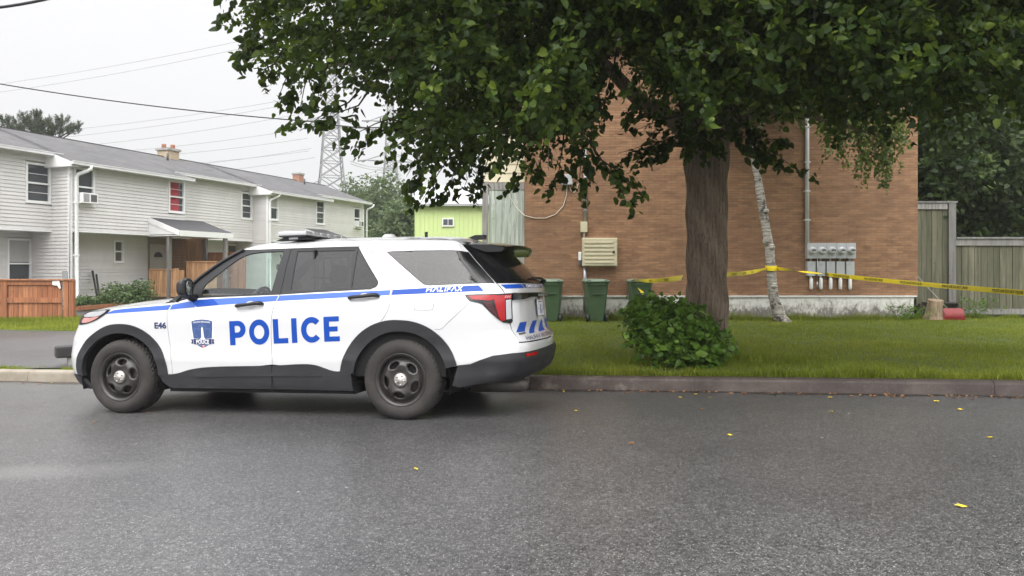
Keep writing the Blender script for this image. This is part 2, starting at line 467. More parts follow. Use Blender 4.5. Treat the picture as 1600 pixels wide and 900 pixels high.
blades('lawn_grass', scatter(430000, -5, 14, CV+.13, CV+13.5, lawn), .022, .060, .0030, 'mown green lawn between the kerb and the brick wall')
# tall tufts along the kerb, the foundation and round the shrub
P1 = scatter(26000, -2.5, 9, CV+.10, CV+.32); P1[:, 3] *= RNG.uniform(.8, 1.7, len(P1))
xx = RNG.uniform(.2, 13.5, 16000); yy = np.where(xx < 10.4, 18.72, 19.3)-abs(RNG.normal(0, .09, 16000)); P2 = np.stack([xx, yy, ground_z(xx, yy)-.01, RNG.uniform(1.0, 2.8, 16000)*(.4+vnoise(xx, yy, 3, 2)), RNG.uniform(.5, 1.2, 16000)], 1)
P3 = np.stack([RNG.normal(2.75, .62, 9000), RNG.normal(9.62, .22, 9000)], 1); P3 = np.concatenate([P3, ground_z(P3[:, 0], P3[:, 1])[:, None]-.01, RNG.uniform(.8, 2.2, (9000, 1)), RNG.uniform(.4, 1, (9000, 1))], 1)
P3 = P3[uv_of(P3[:, 0], P3[:, 1])[1] > CV+.12]
blades('grass_tufts', np.concatenate([P1, P2, P3]), .03, .085, .004, 'longer uncut grass along the kerb edge and the foundation')
# grass strip under the cedar fence and the weedy strip behind the left kerb
n = 60000; x = RNG.uniform(-17, -8.8, n); y = RNG.uniform(16.4, 20.3, n); keep = y > 16.75-.22*(x+11)*.6+.25*vnoise(x, y, 2)
x, y = x[keep], y[keep]
Pg = np.stack([x, y, ground_z(x, y)+.002, .7+.9*vnoise(x, y, 2, 4)+1.0*(y > 19.0), .75+.6*vnoise(x, y, 1.5, 7)], 1)
blades('strip_grass', Pg, .03, .075, .005, 'pale grass strip in front of the orange cedar fence')
mb = MB(); vs = []
for i in range(30):
    xx_ = -19+10.4*i/29; y0 = 16.75-.22*(xx_+11)*.6+.1*math.sin(xx_*3)
    for yv in (y0, 20.2): vs.append((xx_, yv, ground_z(xx_, yv)+.009))
mb.add(vs, [(2*i, 2*i+2, 2*i+3, 2*i+1) for i in range(29)]); tag(mb.build('grass_strip', M_soil), kind='structure')
Pk = scatter(9000, -9.5, -3.2, CV+.12, CV+.36); Pk[:, 4] *= 1.2
Pk = Pk[(vnoise(Pk[:, 0], Pk[:, 1], 3, 2) > .35)]
blades('kerb_weeds', Pk, .02, .06, .004, 'thin weeds along the back of the kerb at the driveway')
# ================================================================== materials for buildings
def brick_mat():
    t = NT('tan_brick')
    sp = t.node('ShaderNodeSeparateXYZ'); t.lk(t.tc(), sp.inputs[0])
    cb = t.node('ShaderNodeCombineXYZ'); t.lk(t.math('ADD', sp.outputs[0], sp.outputs[1]), cb.inputs[0]); t.lk(sp.outputs[2], cb.inputs[1])
    b = t.node('ShaderNodeTexBrick'); t.lk(cb.outputs[0], b.inputs['Vector'])
    b.inputs['Scale'].default_value = 1; b.inputs['Brick Width'].default_value = .29; b.inputs['Row Height'].default_value = .068
    b.inputs['Mortar Size'].default_value = .006; b.inputs['Mortar Smooth'].default_value = .25; b.inputs['Bias'].default_value = 0
    b.inputs['Color1'].default_value = (.320, .176, .092, 1); b.inputs['Color2'].default_value = (.25, .130, .066, 1); b.inputs['Mortar'].default_value = (.175, .105, .063, 1)
    vo = t.node('ShaderNodeTexVoronoi'); vo.inputs['Scale'].default_value = 1.0
    mp = t.node('ShaderNodeMapping'); mp.inputs['Scale'].default_value = (3.45, 14.7, 1); t.lk(cb.outputs[0], mp.inputs[0]); t.lk(mp.outputs[0], vo.inputs['Vector'])
    sc = t.node('ShaderNodeSeparateColor'); t.lk(vo.outputs['Color'], sc.inputs[0])
    c = t.mix(1, b.outputs['Color'], t.ramp(sc.outputs[0], [(0, .80), (.5, 1.0), (1, 1.15)]), 'MULTIPLY')
    n = t.noise(.55, 6, .65); n2 = t.noise(5, 5, .7); n3 = t.noise(1.4, 6, .7, stretch=(1.6, 1, .25))
    c = t.mix(t.ramp(n, [(.36, .35), (.6, 0)]), c, (.11, .058, .034))
    c = t.mix(t.ramp(n2, [(.68, 0), (.82, .2)]), c, (.42, .23, .12))
    c = t.mix(t.ramp(n3, [(.62, 0), (.78, .5)]), c, (.06, .038, .028))
    wv = t.noise(28, 4, .7, stretch=(.25, 1, 4))
    c = t.mix(t.ramp(wv, [(.36, .22), (.55, 0)]), c, (.13, .075, .045))
    t.set(color=c, rough=.88)
    t.bump(t.math('ADD', t.math('MULTIPLY', b.outputs['Fac'], -1.0), t.math('MULTIPLY', wv, .35)), .7, .012); return t.mat
M_brick = brick_mat()
def found_mat():
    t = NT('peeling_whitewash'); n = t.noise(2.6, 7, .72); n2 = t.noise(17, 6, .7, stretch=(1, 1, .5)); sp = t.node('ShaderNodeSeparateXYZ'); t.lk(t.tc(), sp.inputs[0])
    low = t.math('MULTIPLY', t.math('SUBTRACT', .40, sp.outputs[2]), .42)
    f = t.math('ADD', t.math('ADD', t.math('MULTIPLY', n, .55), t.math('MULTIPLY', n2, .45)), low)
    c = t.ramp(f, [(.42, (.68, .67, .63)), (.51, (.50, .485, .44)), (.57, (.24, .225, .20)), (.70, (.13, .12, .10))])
    t.set(color=c, rough=.9); t.bump(n2, .6, .01); return t.mat
M_found = found_mat()
def siding_mat(name, col, dirt):
    t = NT(name); n = t.noise(.8, 6, .7, stretch=(1, 1, .35)); n2 = t.noise(7, 5, .7)
    c = t.ramp(t.attr(), [(0, tuple(x*.95 for x in col)), (1, tuple(x*1.04 for x in col))])
    c = t.mix(t.ramp(n, [(.42, 0), (.72, .38)]), c, dirt)
    c = t.mix(t.ramp(n2, [(.6, 0), (.8, .15)]), c, dirt)
    t.set(color=c, rough=.55, spec=.35); return t.mat
M_siding = siding_mat('grey_vinyl_siding', (.66, .645, .625), (.42, .40, .375))
M_white = plain('white_trim_paint', (.78, .78, .77), .45, .06)
M_gutter = plain('gutter_white', (.66, .655, .65), .4, .1)
M_shingle = NT('asphalt_shingles')
_b = M_shingle.node('ShaderNodeTexBrick'); M_shingle.lk(M_shingle.tc('Object'), _b.inputs['Vector'])
_b.inputs['Scale'].default_value = 1; _b.inputs['Brick Width'].default_value = .32; _b.inputs['Row Height'].default_value = .14; _b.inputs['Mortar Size'].default_value = .008
_b.inputs['Color1'].default_value = (.065, .064, .068, 1); _b.inputs['Color2'].default_value = (.10, .098, .102, 1); _b.inputs['Mortar'].default_value = (.05, .05, .052, 1)
_n = M_shingle.noise(.7, 6); _c = M_shingle.mix(M_shingle.ramp(_n, [(.4, 0), (.7, .45)]), _b.outputs['Color'], (.13, .125, .12))
M_shingle.set(color=_c, rough=.9); M_shingle.bump(M_shingle.noise(60, 3), .4, .004); M_shingle = M_shingle.mat
M_dkroof = plain('porch_roof_felt', (.045, .045, .05), .75, .3, 6, bump=.4)
M_glassw = NT('window_pane'); M_glassw.set(color=(.045, .052, .058), rough=.06, spec=.7); M_glassw = M_glassw.mat
M_blind = plain('pale_blind', (.42, .41, .39), .8, .1)
M_red = plain('red_curtain', (.34, .035, .045), .8, .3, 9)
M_dkgrey = plain('dark_grey_paint', (.09, .09, .09), .6)
M_black = plain('black_plastic', (.014, .014, .015), .45, .2)
M_metal = plain('galvanised_metal', (.42, .42, .43), .38, .15, 6, metal=.7)
M_lgrey = plain('light_grey_enamel', (.40, .41, .41), .45, .12, 5)
M_conc = plain('concrete', (.33, .32, .30), .85, .2, 4, bump=.4)
M_cedar = boards('cedar_stain', (.34, .125, .055), (.43, .175, .080), (.50, .22, .105))
M_cedar2 = boards('fresh_cedar', (.40, .20, .09), (.50, .27, .13), (.56, .33, .17))
M_weather = boards('weathered_planks', (.085, .085, .050), (.13, .125, .078), (.20, .185, .125))
M_palewood = boards('pale_weathered_planks', (.34, .38, .335), (.44, .49, .43), (.52, .57, .50), rough=.85)
M_greywood = boards('grey_timber', (.17, .16, .15), (.25, .24, .225), (.33, .31, .29))
M_darkwood = boards('dark_rotten_timber', (.04, .032, .025), (.07, .055, .042), (.10, .08, .06))

def clap(mb, p0, d, n, L, z0, z1, holes=(), e=.122, lip=.024):
    """lap siding: one slanted board per course along d from p0, facing n, cut round holes (a0,a1,z0,z1)"""
    p0 = Vector(p0); d = Vector(d); n = Vector(n); z = z0
    while z < z1-1e-4:
        zt = min(z+e, z1); segs = [(0.0, L)]
        for a0, a1, h0, h1 in holes:
            if h0 < zt-.01 and h1 > z+.01:
                ns = []
                for s0, s1 in segs:
                    if a1 <= s0 or a0 >= s1: ns.append((s0, s1)); continue
                    if a0 > s0: ns.append((s0, a0))
                    if a1 < s1: ns.append((a1, s1))
                segs = ns
        for s0, s1 in segs:
            a = p0+d*s0; b = p0+d*s1; Z = Vector((0, 0, 1))
            vs = [a+Z*z+n*lip, b+Z*z+n*lip, b+Z*zt+n*.001, a+Z*zt+n*.001, a+Z*z-n*.01, b+Z*z-n*.01]
            mb.add(vs, [(0, 1, 2, 3), (4, 5, 1, 0)])
        z = zt

# ================================================================== the brick building on the right
BY = 18.9; BX0, BX1 = .3345, 10.604
bb = empty('brick_building', (0, 0, 0), label='tan brick building end wall with whitewashed foundation behind the big tree', cat='building')
mb = MB(); mb.box((BX0, BY, .667), (BX1, BY+9, 7.2)); mb.build('wall', M_brick, bb)
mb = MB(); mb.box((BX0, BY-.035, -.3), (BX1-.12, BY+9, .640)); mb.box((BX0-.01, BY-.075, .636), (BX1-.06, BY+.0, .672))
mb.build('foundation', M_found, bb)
mb = MB(); P0 = [(BX0-.3, 7.2), (BX1+.3, 7.2), ((BX0+BX1)/2, 9.6)]
mb.prism(P0, Matrix(((1, 0, 0, 0), (0, 0, -1, BY+9.3), (0, 1, 0, 0), (0, 0, 0, 1))), 9.6); mb.build('roof', M_shingle, bb)

# wooden porch enclosure against the brick building's left corner
en = empty('porch_enclosure', (-1.0, 19.3, 0), label='tall pale weathered plank enclosure left of the brick wall under cream siding', cat='enclosure')
EY = 19.25
def ex(px): return (px-800)/F*EY
def ez(py): return CH-(py-HY)/F*EY
mb = MB(); x = ex(763.5); bx = 0
while x < BX0-.02:
    w = min(.152, BX0-.004-x); d = RNG.uniform(0, .008)
    mb.box((x+.003, EY-.012-d, ez(386)), (x+w-.003, EY+.012, ez(297.5))); mb.box((x+.003, EY-.012-d, -.02), (x+w-.003, EY+.012, ez(394))); x += w
mb.build('planks', M_palewood, None).parent = en
mb = MB(); mb.box((ex(753.5), EY-.05, -.02), (ex(763), EY+.06, ez(284)));
mb.box((ex(763.2), EY-.03, ez(297)), (BX0-.003, EY+.05, ez(285.5))); mb.build('frame', M_greywood, en)
mb = MB(); mb.box((ex(763.2), EY-.03, ez(393.5)), (BX0-.003, EY+.05, ez(386.5))); mb.build('rail', M_white, en)
mb = MB()
M_cream = siding_mat('cream_siding', (.62, .56, .40), (.45, .40, .28))
mb.box((ex(757), EY+.02, ez(285)), (BX0-.003, EY+5, ez(120))); 
clap(mb, (ex(757), EY+.02, 0), (1, 0, 0), (0, -1, 0), BX0-.003-ex(757), ez(284.5), ez(120), e=.24, lip=.02)
mb.build('upper_siding', M_cream, en)
for ch in [c for c in scene.collection.objects if c.parent is en]:
    ch.matrix_parent_inverse = en.matrix_world.inverted() if False else Matrix.Translation((1.0, -19.3, 0))

# lime green building further back
gy = 38.0
def gx(px): return (px-800)/F*gy
def gz(py): return CH-(py-HY)/F*gy
gb = empty('green_building', (gx(700), gy, 0), label='lime green metal clad building with pale roof and small window behind the police car', cat='building')
inv = Matrix.Translation((-gx(700), -gy, 0))
def kid(o, p, m): o.parent = p; o.matrix_parent_inverse = m; return o
M_lime = siding_mat('lime_cladding', (.55, .66, .29), (.47, .56, .27))
M_proof = plain('pale_metal_roof', (.34, .345, .35), .5, .08)
mb = MB(); xa, xb = gx(648), gx(800); mb.box((xa, gy, -.5), (xb, gy+10, gz(322)))
x = xa
while x < xb:
    mb.box((x, gy-.03, -.5), (x+.05, gy, gz(322.2)-.001)); x += .23
kid(mb.build('wall', M_lime), gb, inv)
mb = MB(); zt = gz(322)
mb.add([(xa-.3, gy-.35, zt-.02), (xb+.3, gy-.35, zt-.02), (xb+.3, gy+5, zt+1.55), (xa-.3, gy+5, zt+1.55), (xa-.3, gy-.35, zt+.10), (xb+.3, gy-.35, zt+.10), (xb+.3, gy+5, zt+1.67), (xa-.3, gy+5, zt+1.67)], [(3,2,1,0), (4,5,6,7), (0,1,5,4), (1,2,6,5), (2,3,7,6), (3,0,4,7)])
mb.add([(xa-.3, gy+10.4, zt), (xb+.3, gy+10.4, zt), (xb+.3, gy+5, zt+1.665), (xa-.3, gy+5, zt+1.665)], [(0,1,2,3)])
kid(mb.build('roof', M_proof), gb, inv)
mb = MB(); wx0, wx1, wz0, wz1 = gx(691), gx(709.5), gz(354), gz(341)
mb.box((wx0, gy-.09, wz0), (wx1, gy-.02, wz1)); wf = kid(mb.build('window', M_white), gb, inv)
mb = MB()
for k in range(2):
    a = wx0+.06+(wx1-wx0-.12)*(k*.53); mb.box((a, gy-.10, wz0+.07), (a+(wx1-wx0-.12)*.47, gy-.085, wz1-.06))
mb.build('pane', M_glassw, wf)

# ================================================================== the row of townhouses on the left
TB = Vector((-15.08, 24.7, 0)); TA = math.atan2(.939, .345)
def sx(px, y=0.0):
    k = (px-800)/F
    return (TB.x-.939*y-k*(TB.y+.345*y))/(k*.939-.345)
def sdep(x, y): return TB.y+.939*x+.345*y
def sz(py, px, y=0.0): return CH-(py-HY)*sdep(sx(px, y), y)/F
th = empty('townhouse_row', TB, TA, 'long two-storey row of townhouses in light grey siding with overhanging upper floors', 'townhouses')
GZ = -.10
def zslope(y): return 6.50-(3.85-y)*.358          # roof plane
XE = sx(568, .9)
units = [('A', -15.0, 0.0, .9), ('B', 0.0, sx(289), 0.0), ('C', sx(289), sx(419), .9), ('D', sx(419), sx(509), 0.0), ('E', sx(509), XE, .9)]
ZB = 2.68
wins = []   # (x0,x1,z0,z1,y,kind)
def win(pxa, pxb, pya, pyb, y, kind): 
    xa, xb = sx(pxa, y), sx(pxb, y); pm = (pxa+pxb)/2
    wins.append((xa, xb, sz(pyb, pm, y), sz(pya, pm, y), y, kind))
win(39.5, 79, 255, 317, .9, 'plain'); win(10.5, 49.5, 372.5, 449, 1.9, 'blind'); win(115, 147.5, 262.5, 321.5, 0, 'ac')
win(263, 288, 282.5, 332.5, 0, 'red'); win(177, 192.8, 375.5, 410.5, 1.0, 'screen'); win(376.5, 393.6, 300.5, 342.5, .9, 'plain')
win(354, 371, 381.5, 412, 1.9, 'screen'); win(420.5, 434.5, 304.5, 344, 0, 'blind'); win(493.5, 507, 313.5, 350.5, 0, 'plain'); win(552.3, 563.2, 325, 356.5, .9, 'ac')
wall = MB(); trim = MB(); roof = MB(); gut = MB(); core = MB()
for nm, x0, x1, yu in units:
    ze = zslope(yu-.30); yl = yu+1.0
    hu = [(a-x0, b-x0, c, d) for a, b, c, d, y, k in wins if abs(y-yu) < .01 and a > x0-.3 and b < x1+.4]
    hl = [(a-x0, b-x0, c, d) for a, b, c, d, y, k in wins if abs(y-yl) < .01 and a > x0-.3 and b < x1+.4]
    clap(wall, (x0, yu, 0), (1, 0, 0), (0, -1, 0), x1-x0, ZB, ze-.02, hu)
    core.box((x0+.01, yu+.11, ZB+.01), (x1-.01, yu+.14, ze)) ; core.box((x0+.01, yl+.11, GZ-.3), ((sx(232, 1.0)-.02 if nm == 'B' else x1-.01), yl+.14, ZB))
    if nm == 'B': hl.append((sx(232, 1.0)-x0-.05, x1-x0, GZ-.3, ZB))
    clap(wall, (x0, yl, 0), (1, 0, 0), (0, -1, 0), x1-x0, GZ-.15, ZB, hl)
    trim.box((x0, yu+.0, ZB-.05), (x1, yl, ZB-.004)); trim.box((x0, yu-.022, ZB-.055), (x1, yu-.002, ZB+.02))
    trim.box((x0-.0, yu-.30, ze-.035), (x1, yu+.02, ze-.015))
    roof.add([(x0-(.25 if nm in 'BD' else 0), yu-.34, zslope(yu-.34)), (x1+(.3 if nm == 'E' else .12), yu-.34, zslope(yu-.34)), (x1+(.3 if nm == 'E' else .12), 3.85, 6.5), (x0-(.25 if nm in 'BD' else 0), 3.85, 6.5)], [(0, 1, 2, 3)])
    gx0, gx1 = x0-(.25 if nm in 'BD' else 0), x1+(.3 if nm == 'E' else .1)
    gut.box((gx0, yu-.45, ze-.13), (gx1, yu-.335, ze-.025)); gut.box((gx0, yu-.46, ze-.045), (gx1, yu-.445, ze-.015)); gut.box((gx0, yu-.330, ze-.16), (gx1, yu-.305, ze-.03))
    if nm in 'BD':   # the side wall that steps forward, full height, and its little rake return
        clap(wall, (x0, 1.92, 0), (0, -1, 0), (-1, 0, 0), 1.92, GZ-.15, ze-.03, [(1.0-.92+.92, 1.92, 0, 0)])
        trim.box((x0-.028, -.028, GZ-.1), (x0+.05, .03, ze-.05)); trim.box((x0-.03, -.03, GZ-.1), (x0-.0, .10, ze-.05))
        trim.prism([(-.36, ze-.16), (.95, ze-.16+.0), (.95, zslope(.95)-.02), (-.36, zslope(-.36)-.02)], Matrix(((0, 0, 1, x0-.24), (1, 0, 0, 0), (0, 1, 0, 0), (0, 0, 0, 1))), .03)
        trim.box((x0-.24, -.36, ze-.19), (x0+.01, .95, ze-.165))
    if nm in 'CE': trim.box((x0+.02, yu-.03, ZB), (x0+.14, yu+.0, ze-.05))
roof.add([(-15, 3.85, 6.5), (XE+.3, 3.85, 6.5), (XE+.3, 8.4, 4.87), (-15, 8.4, 4.87)], [(0, 1, 2, 3)])
roof.box((-15, 3.78, 6.47), (XE+.3, 3.92, 6.515))
clap(wall, (XE, .9, 0), (0, 1, 0), (1, 0, 0), 7.2, GZ-.15, 4.9)
core.box((-14.9, 1.95+.1, GZ-.3), (XE-.02, 8.0, 4.85)); core.prism([(2.1, 4.8), (8.0, 4.8), (3.9, 6.42)], Matrix(((0, 0, 1, -14.9), (1, 0, 0, 0), (0, 1, 0, 0), (0, 0, 0, 1))), XE+14.85)
trim.box((XE-.09, .87, GZ), (XE+.03, .9, 4.9))
wall.build('wall', M_siding, th); trim.build('trim', M_white, th); roof.build('roof', M_shingle, th); gut.build('gutter', M_gutter, th); core.build('inner_wall', M_siding, th)
# porch recess of unit B: beige side wall, door, inner wall
pw = MB(); xs = sx(232, 1.0)
ydeep = 1.86
clap(pw, (xs-.05, ydeep, 0), (1, 0, 0), (0, -1, 0), sx(263, ydeep)-xs+.05, GZ, ZB)
xw_ = sx(263, ydeep); clap(pw, (xw_, ydeep, 0), (0, -1, 0), (-1, 0, 0), .94, GZ, ZB); pw.box((xw_+.001, .92, GZ), (xw_+.5, ydeep, ZB-.01))
pw.build('porch_wall', siding_mat('beige_porch_siding', (.50, .42, .33), (.36, .29, .22)), th)
def make_window(x0, x1, z0, z1, y, kind):
    W, H = x1-x0, z1-z0; f = MB(); t = .07
    for a, b in (((0, 0), (t, H)), ((W-t, 0), (W, H)), ((t, 0), (W-t, t)), ((t, H-t), (W-t, H)), ((t, H*.47), (W-t, H*.47+.055))):
        f.box((a[0], -.035, a[1]), (b[0], .09, b[1]))
    f.box((-.02, -.055, -.03), (W+.02, .0, .0))
    o = f.build('window', M_white, th); o.location = (x0, y, z0)
    g = MB(); g.box((t, .045, t), (W-t, .055, H-t)); g.build('pane', M_glassw, o)
    if kind in ('plain', 'red'):
        for zz in (.25, .72): MB().box((t, .030, H*zz), (W-t, .044, H*zz+.022)).build('storm_rail', M_gutter, o)
    if kind == 'red':
        c = MB(); n = 16
        vs = []
        for i in range(n+1):
            xx = t+(W-2*t)*.72*i/n
            for zz in (t, H-t): vs.append((xx, .036+.006*math.sin(i*1.9), zz))
        c.add(vs, [(2*i, 2*i+2, 2*i+3, 2*i+1) for i in range(n)], smooth=True); c.build('curtain', M_red, o)
    if kind in ('blind', 'screen'):
        c = MB(); c.box((t, .036, H*.52), (W-t, .042, H-t)) if kind == 'blind' else c.box((t, .036, t), (W-t, .040, H-t))
        c.build('blind' if kind == 'blind' else 'screen', M_blind if kind == 'blind' else plain('insect_screen', (.12, .11, .10), .8), o)
    return o
made = [make_window(*w) for w in wins]
# window air conditioners rest in the window: their own things
for i, (w, lab) in enumerate(((wins[2], 'white window air conditioner below the sash beside the near downpipe'), (wins[9], 'white window air conditioner in the farthest upstairs window'))):
    x0, x1, z0, z1, y, k = w
    p = TB+Vector((.345*(x0)-.939*(y), .939*x0+.345*y, 0))
    a = empty('air_conditioner', (p.x, p.y, z0+.07), TA, lab, 'air conditioner', 'window air conditioners')
    W = x1-x0; m = MB(); m.box((.10, -.30, 0), (W-.10, .03, .36), bev=.015); m.box((.02, .0, .0), (W-.02, .02, .36)); m.build('case', M_white, a)
    m = MB()
    for j in range(9): m.box((.14, -.305, .05+j*.032), (W*.45, -.300, .065+j*.032))
    m.box((W*.52, -.306, .06), (W-.15, -.3, .31)); m.build('grille', M_dkgrey, a)
# door
dx0, dx1 = sx(235, ydeep), sx(256, ydeep)
dr = MB(); dr.box((0, -.03, 0), (dx1-dx0, .02, 2.03)); 
W = dx1-dx0
for a, b, c, d in ((.12, W*.46, .15, .85), (W*.54, W-.12, .15, .85), (.12, W*.46, .95, 1.45), (W*.54, W-.12, .95, 1.45)): dr.box((a, -.04, c), (b, -.03, d))
door = dr.build('door', M_white, th); door.location = (dx0, ydeep-.02, GZ+.35)
m = MB(); m.prism([(W/2+.22*math.cos(t), 1.58+.22*math.sin(t)) for t in np.linspace(0, math.pi, 12)], Matrix(((1, 0, 0, 0), (0, 0, -1, -.035), (0, 1, 0, 0), (0, 0, 0, 1))), .01); m.build('fanlight', M_dkgrey, door)
m = MB(); m.tube([(W-.08, -.03, .95), (W-.08, -.09, .95)], .025, 8); m.build('handle', M_metal, door)
m = MB(); 
for a, b in (((-.09, -.02), (0, 2.12)), ((W, -.02), (W+.09, 2.12)), ((0, 2.03), (W, 2.12))): m.box((a[0], -.045, a[1]), (b[0], .01, b[1]))
m.build('door_frame', M_white, door)
# two chimneys (terracotta pots on the first)
def chimney(px, pyb, pyt, wpx, pots, mat, name='chimney'):
    x = sx(px, 3.85); dep = sdep(x, 3.85); s = dep/F; w = wpx*s
    h = MB(); zt = CH-(pyt-HY)*s; h.box((x-w/2, 3.85-w/2, 6.0), (x+w/2, 3.85+w/2, zt-.12)); c = h.build('chimney', mat, th)
    h = MB(); h.box((x-w*.6, 3.85-w*.6, zt-.16), (x+w*.6, 3.85+w*.6, zt-.06)); h.build('cap', M_conc, c)
    if pots:
        for q in (-.24, .24):
            h = MB(); h.lathe([(.0, zt-.06), (w*.17, zt-.06), (w*.15, zt+.12), (w*.17, zt+.15), (0, zt+.15)], Matrix.Translation((x+q*w*.9, 3.85-q*.5, 0)), 12); h.build('chimney_pot', plain('terracotta', (.45, .20, .12), .8), c)
M_chb = plain('yellow_chimney_brick', (.45, .36, .25), .85, .25, 12); M_chr = plain('red_chimney_brick', (.36, .19, .13), .85, .25, 12)
chimney(263, 243, 231, 22, True, M_chb); chimney(466, 282, 269, 12, False, M_chr)
for px_ in (262, 476):
    x = sx(px_, 3.0); m = MB(); m.tube([(x, 3.0, zslope(3.0)), (x, 3.0, zslope(3.0)+.32)], .045, 8); m.build('vent_pipe', M_dkgrey, th)
# downpipes
def downpipe(px, y, big=1.0):
    x = sx(px, y); z1 = zslope(y-.3)-.1; m = MB(); r = .05*big
    m.tube([(x+.30, y-.40, z1), (x+.30, y-.40, z1-.09), (x+.22, y-.34, z1-.18), (x+.02, y-.16, z1-.30), (x, y-.10, z1-.40), (x, y-.10, 1.5), (x, y-.10, GZ+.04), (x, y-.16, GZ-.02)], r, 10)
    m.box((x-.07, y-.16, 1.8), (x+.07, y, 1.84)); m.box((x-.07, y-.16, 3.6), (x+.07, y, 3.64)); m.build('downpipe', M_white, th)
downpipe(116.5, -.02, 1.25); downpipe(419.5, 0); downpipe(571, .9)
m = MB(); m.tube([(-.06, -.03, 4.6), (-.06, -.03, .2)], .018, 6); m.box((-.055, .08, .9), (-.02, .32, 1.28)); m.build('meter_box', M_lgrey, th)
# porch roofs
def porch(pxa, pya, pxb, out, drop, name, label, post=True):
    xa, xb = sx(pxa), sx(pxb); zt = sz(pya, pxa); zf = zt-drop
    p = empty('porch', TB, TA, label, 'porch', 'porches along the townhouse row')
    m = MB(); A = .0
    v = [(xa, 0-.002, zt), (xb, 0-.002, zt), (xb, -out, zf), (xa, -out, zf)]; w = [(a, b, c+.05) for a, b, c in v]
    m.add(v+w, [(0, 1, 2, 3), (7, 6, 5, 4), (0, 4, 5, 1), (1, 5, 6, 2), (2, 6, 7, 3), (3, 7, 4, 0)]); m.build('roof', M_dkroof, p)
    m = MB(); m.box((xa, -out-.02, zf-.17), (xb, -out+.01, zf+.045)); m.bar((xa-.01, 0, zt-.04), (xa-.01, -out, zf-.06), .03, .19); m.bar((xb+.01, 0, zt-.04), (xb+.01, -out, zf-.06), .03, .19)
    m.add([(xa+.01, 0, zf-.1), (xa+.01, -out, zf-.1), (xa+.01, 0, zt-.05)], [(0, 1, 2)]); m.box((xa, -out, zf-.16), (xb, 0, zf-.13)); m.build('fascia', M_white, p)
    if post:
        for xq_, yq_ in ((xa+.04, -out+.55), (xb-.4, -out+.04)): MB().box((xq_, yq_, GZ+.05), (xq_+.13, yq_+.13, zf-.15)).build('post', M_greywood, p)
    return xa, xb, zf
pxa, pxb, pzf = porch(231.5, 341.5, 318, 1.55, .52, 'porch', 'near porch with sloping dark roof and grey post in front of the white door')
porch(476, 358.5, 512, 1.3, .42, 'porch', 'far porch with sloping dark roof just above the police light bar')
# cedar porch railing, a panel across and a return
m = empty('porch_railing', TB, TA, 'fresh cedar board railing beside the grey porch post', 'railing')
q = MB(); xr = pxa+.12; y = .10
while y > -1.20: q.box((xr, y-.128, GZ+.38), (xr+.03, y, 1.30)); y -= .135
q.build('boards', M_cedar2, m)
q = MB(); q.box((xr-.03, -1.3, 1.30), (xr+.08, .12, 1.345)); q.box((xr-.02, -1.28, GZ+.38), (xr, .10, GZ+.50)); q.box((xr-.05, -1.34, GZ), (xr+.05, -1.24, 1.36)); q.box((xr+.053, -1.31, GZ+.1), (xr+.35, -1.27, 1.30)); q.build('rail', M_cedar2, m)
q = MB(); q.box((xr-.06, -1.4, GZ-.1), (xr+2.6, 1.9, GZ+.33)); q.build('deck', M_darkwood, m)
# tall privacy screen boards between the units
m = empty('privacy_screen', TB, TA, 'tall orange-brown board screen at the end of the near porch', 'screen')
xq = sx(316, 0)
q = MB(); y = 1.7
while y > -.10: q.box((xq, y-.128, GZ), (xq+.03, y, ZB-.06)); y -= .135
q.build('boards', M_cedar2, m); q = MB(); q.box((xq-.05, -.24, GZ), (xq+.07, -.12, ZB-.06)); q.build('post', M_greywood, m)
m = empty('cedar_fence', TB, TA, 'reddish cedar fence of upright boards between the two porches', 'fence')
xq = sx(338, -.6)
q = MB(); y = 1.85
while y > -2.0: q.box((xq, y-.128, GZ), (xq+.03, y, 1.98)); y -= .135
q.build('boards', M_cedar, m); q = MB(); q.box((xq-.04, -2.05, 1.98), (xq+.07, 1.85, 2.03)); q.box((xq-.05, -2.1, GZ), (xq+.05, -2.0, 2.04)); q.build('rail', M_cedar, m)
m = empty('low_cedar_fence', TB, TA, 'short pale cedar fence panel in front of the reddish cedar fence', 'fence')
xq = sx(313, -1.6)
q = MB(); y = -.9
while y > -2.3: q.box((xq, y-.128, GZ), (xq+.03, y, 1.60)); y -= .135
q.build('boards', M_cedar2, m); q = MB(); q.box((xq-.04, -2.4, 1.6), (xq+.07, -.9, 1.645)); q.build('rail', M_cedar2, m)
# two dark poles leaning on the wall
for (pa, ta, pb, tb, lab) in ((144.5, 423.5, 151.5, 462, 'longer of the two dark poles leaning on the grey siding'), (150.5, 429, 155, 461, 'shorter of the two dark poles leaning on the grey siding')):
    b = at(pb, tb, 25.9); t_ = at(pa, ta, 26.5); o = MB().tube([b, t_], .035, 8).build('leaning_pole', M_black); tag(o, lab, 'pole', 'dark poles leaning on the siding')
# timber edging of the weed bed
o = MB(); o.bar(at(121, 482, 23.6), at(215, 474, 26.2), .12, .13); tag(o.build('timber_edging', M_cedar), 'low brown timber edging in front of the weed bed', 'edging')

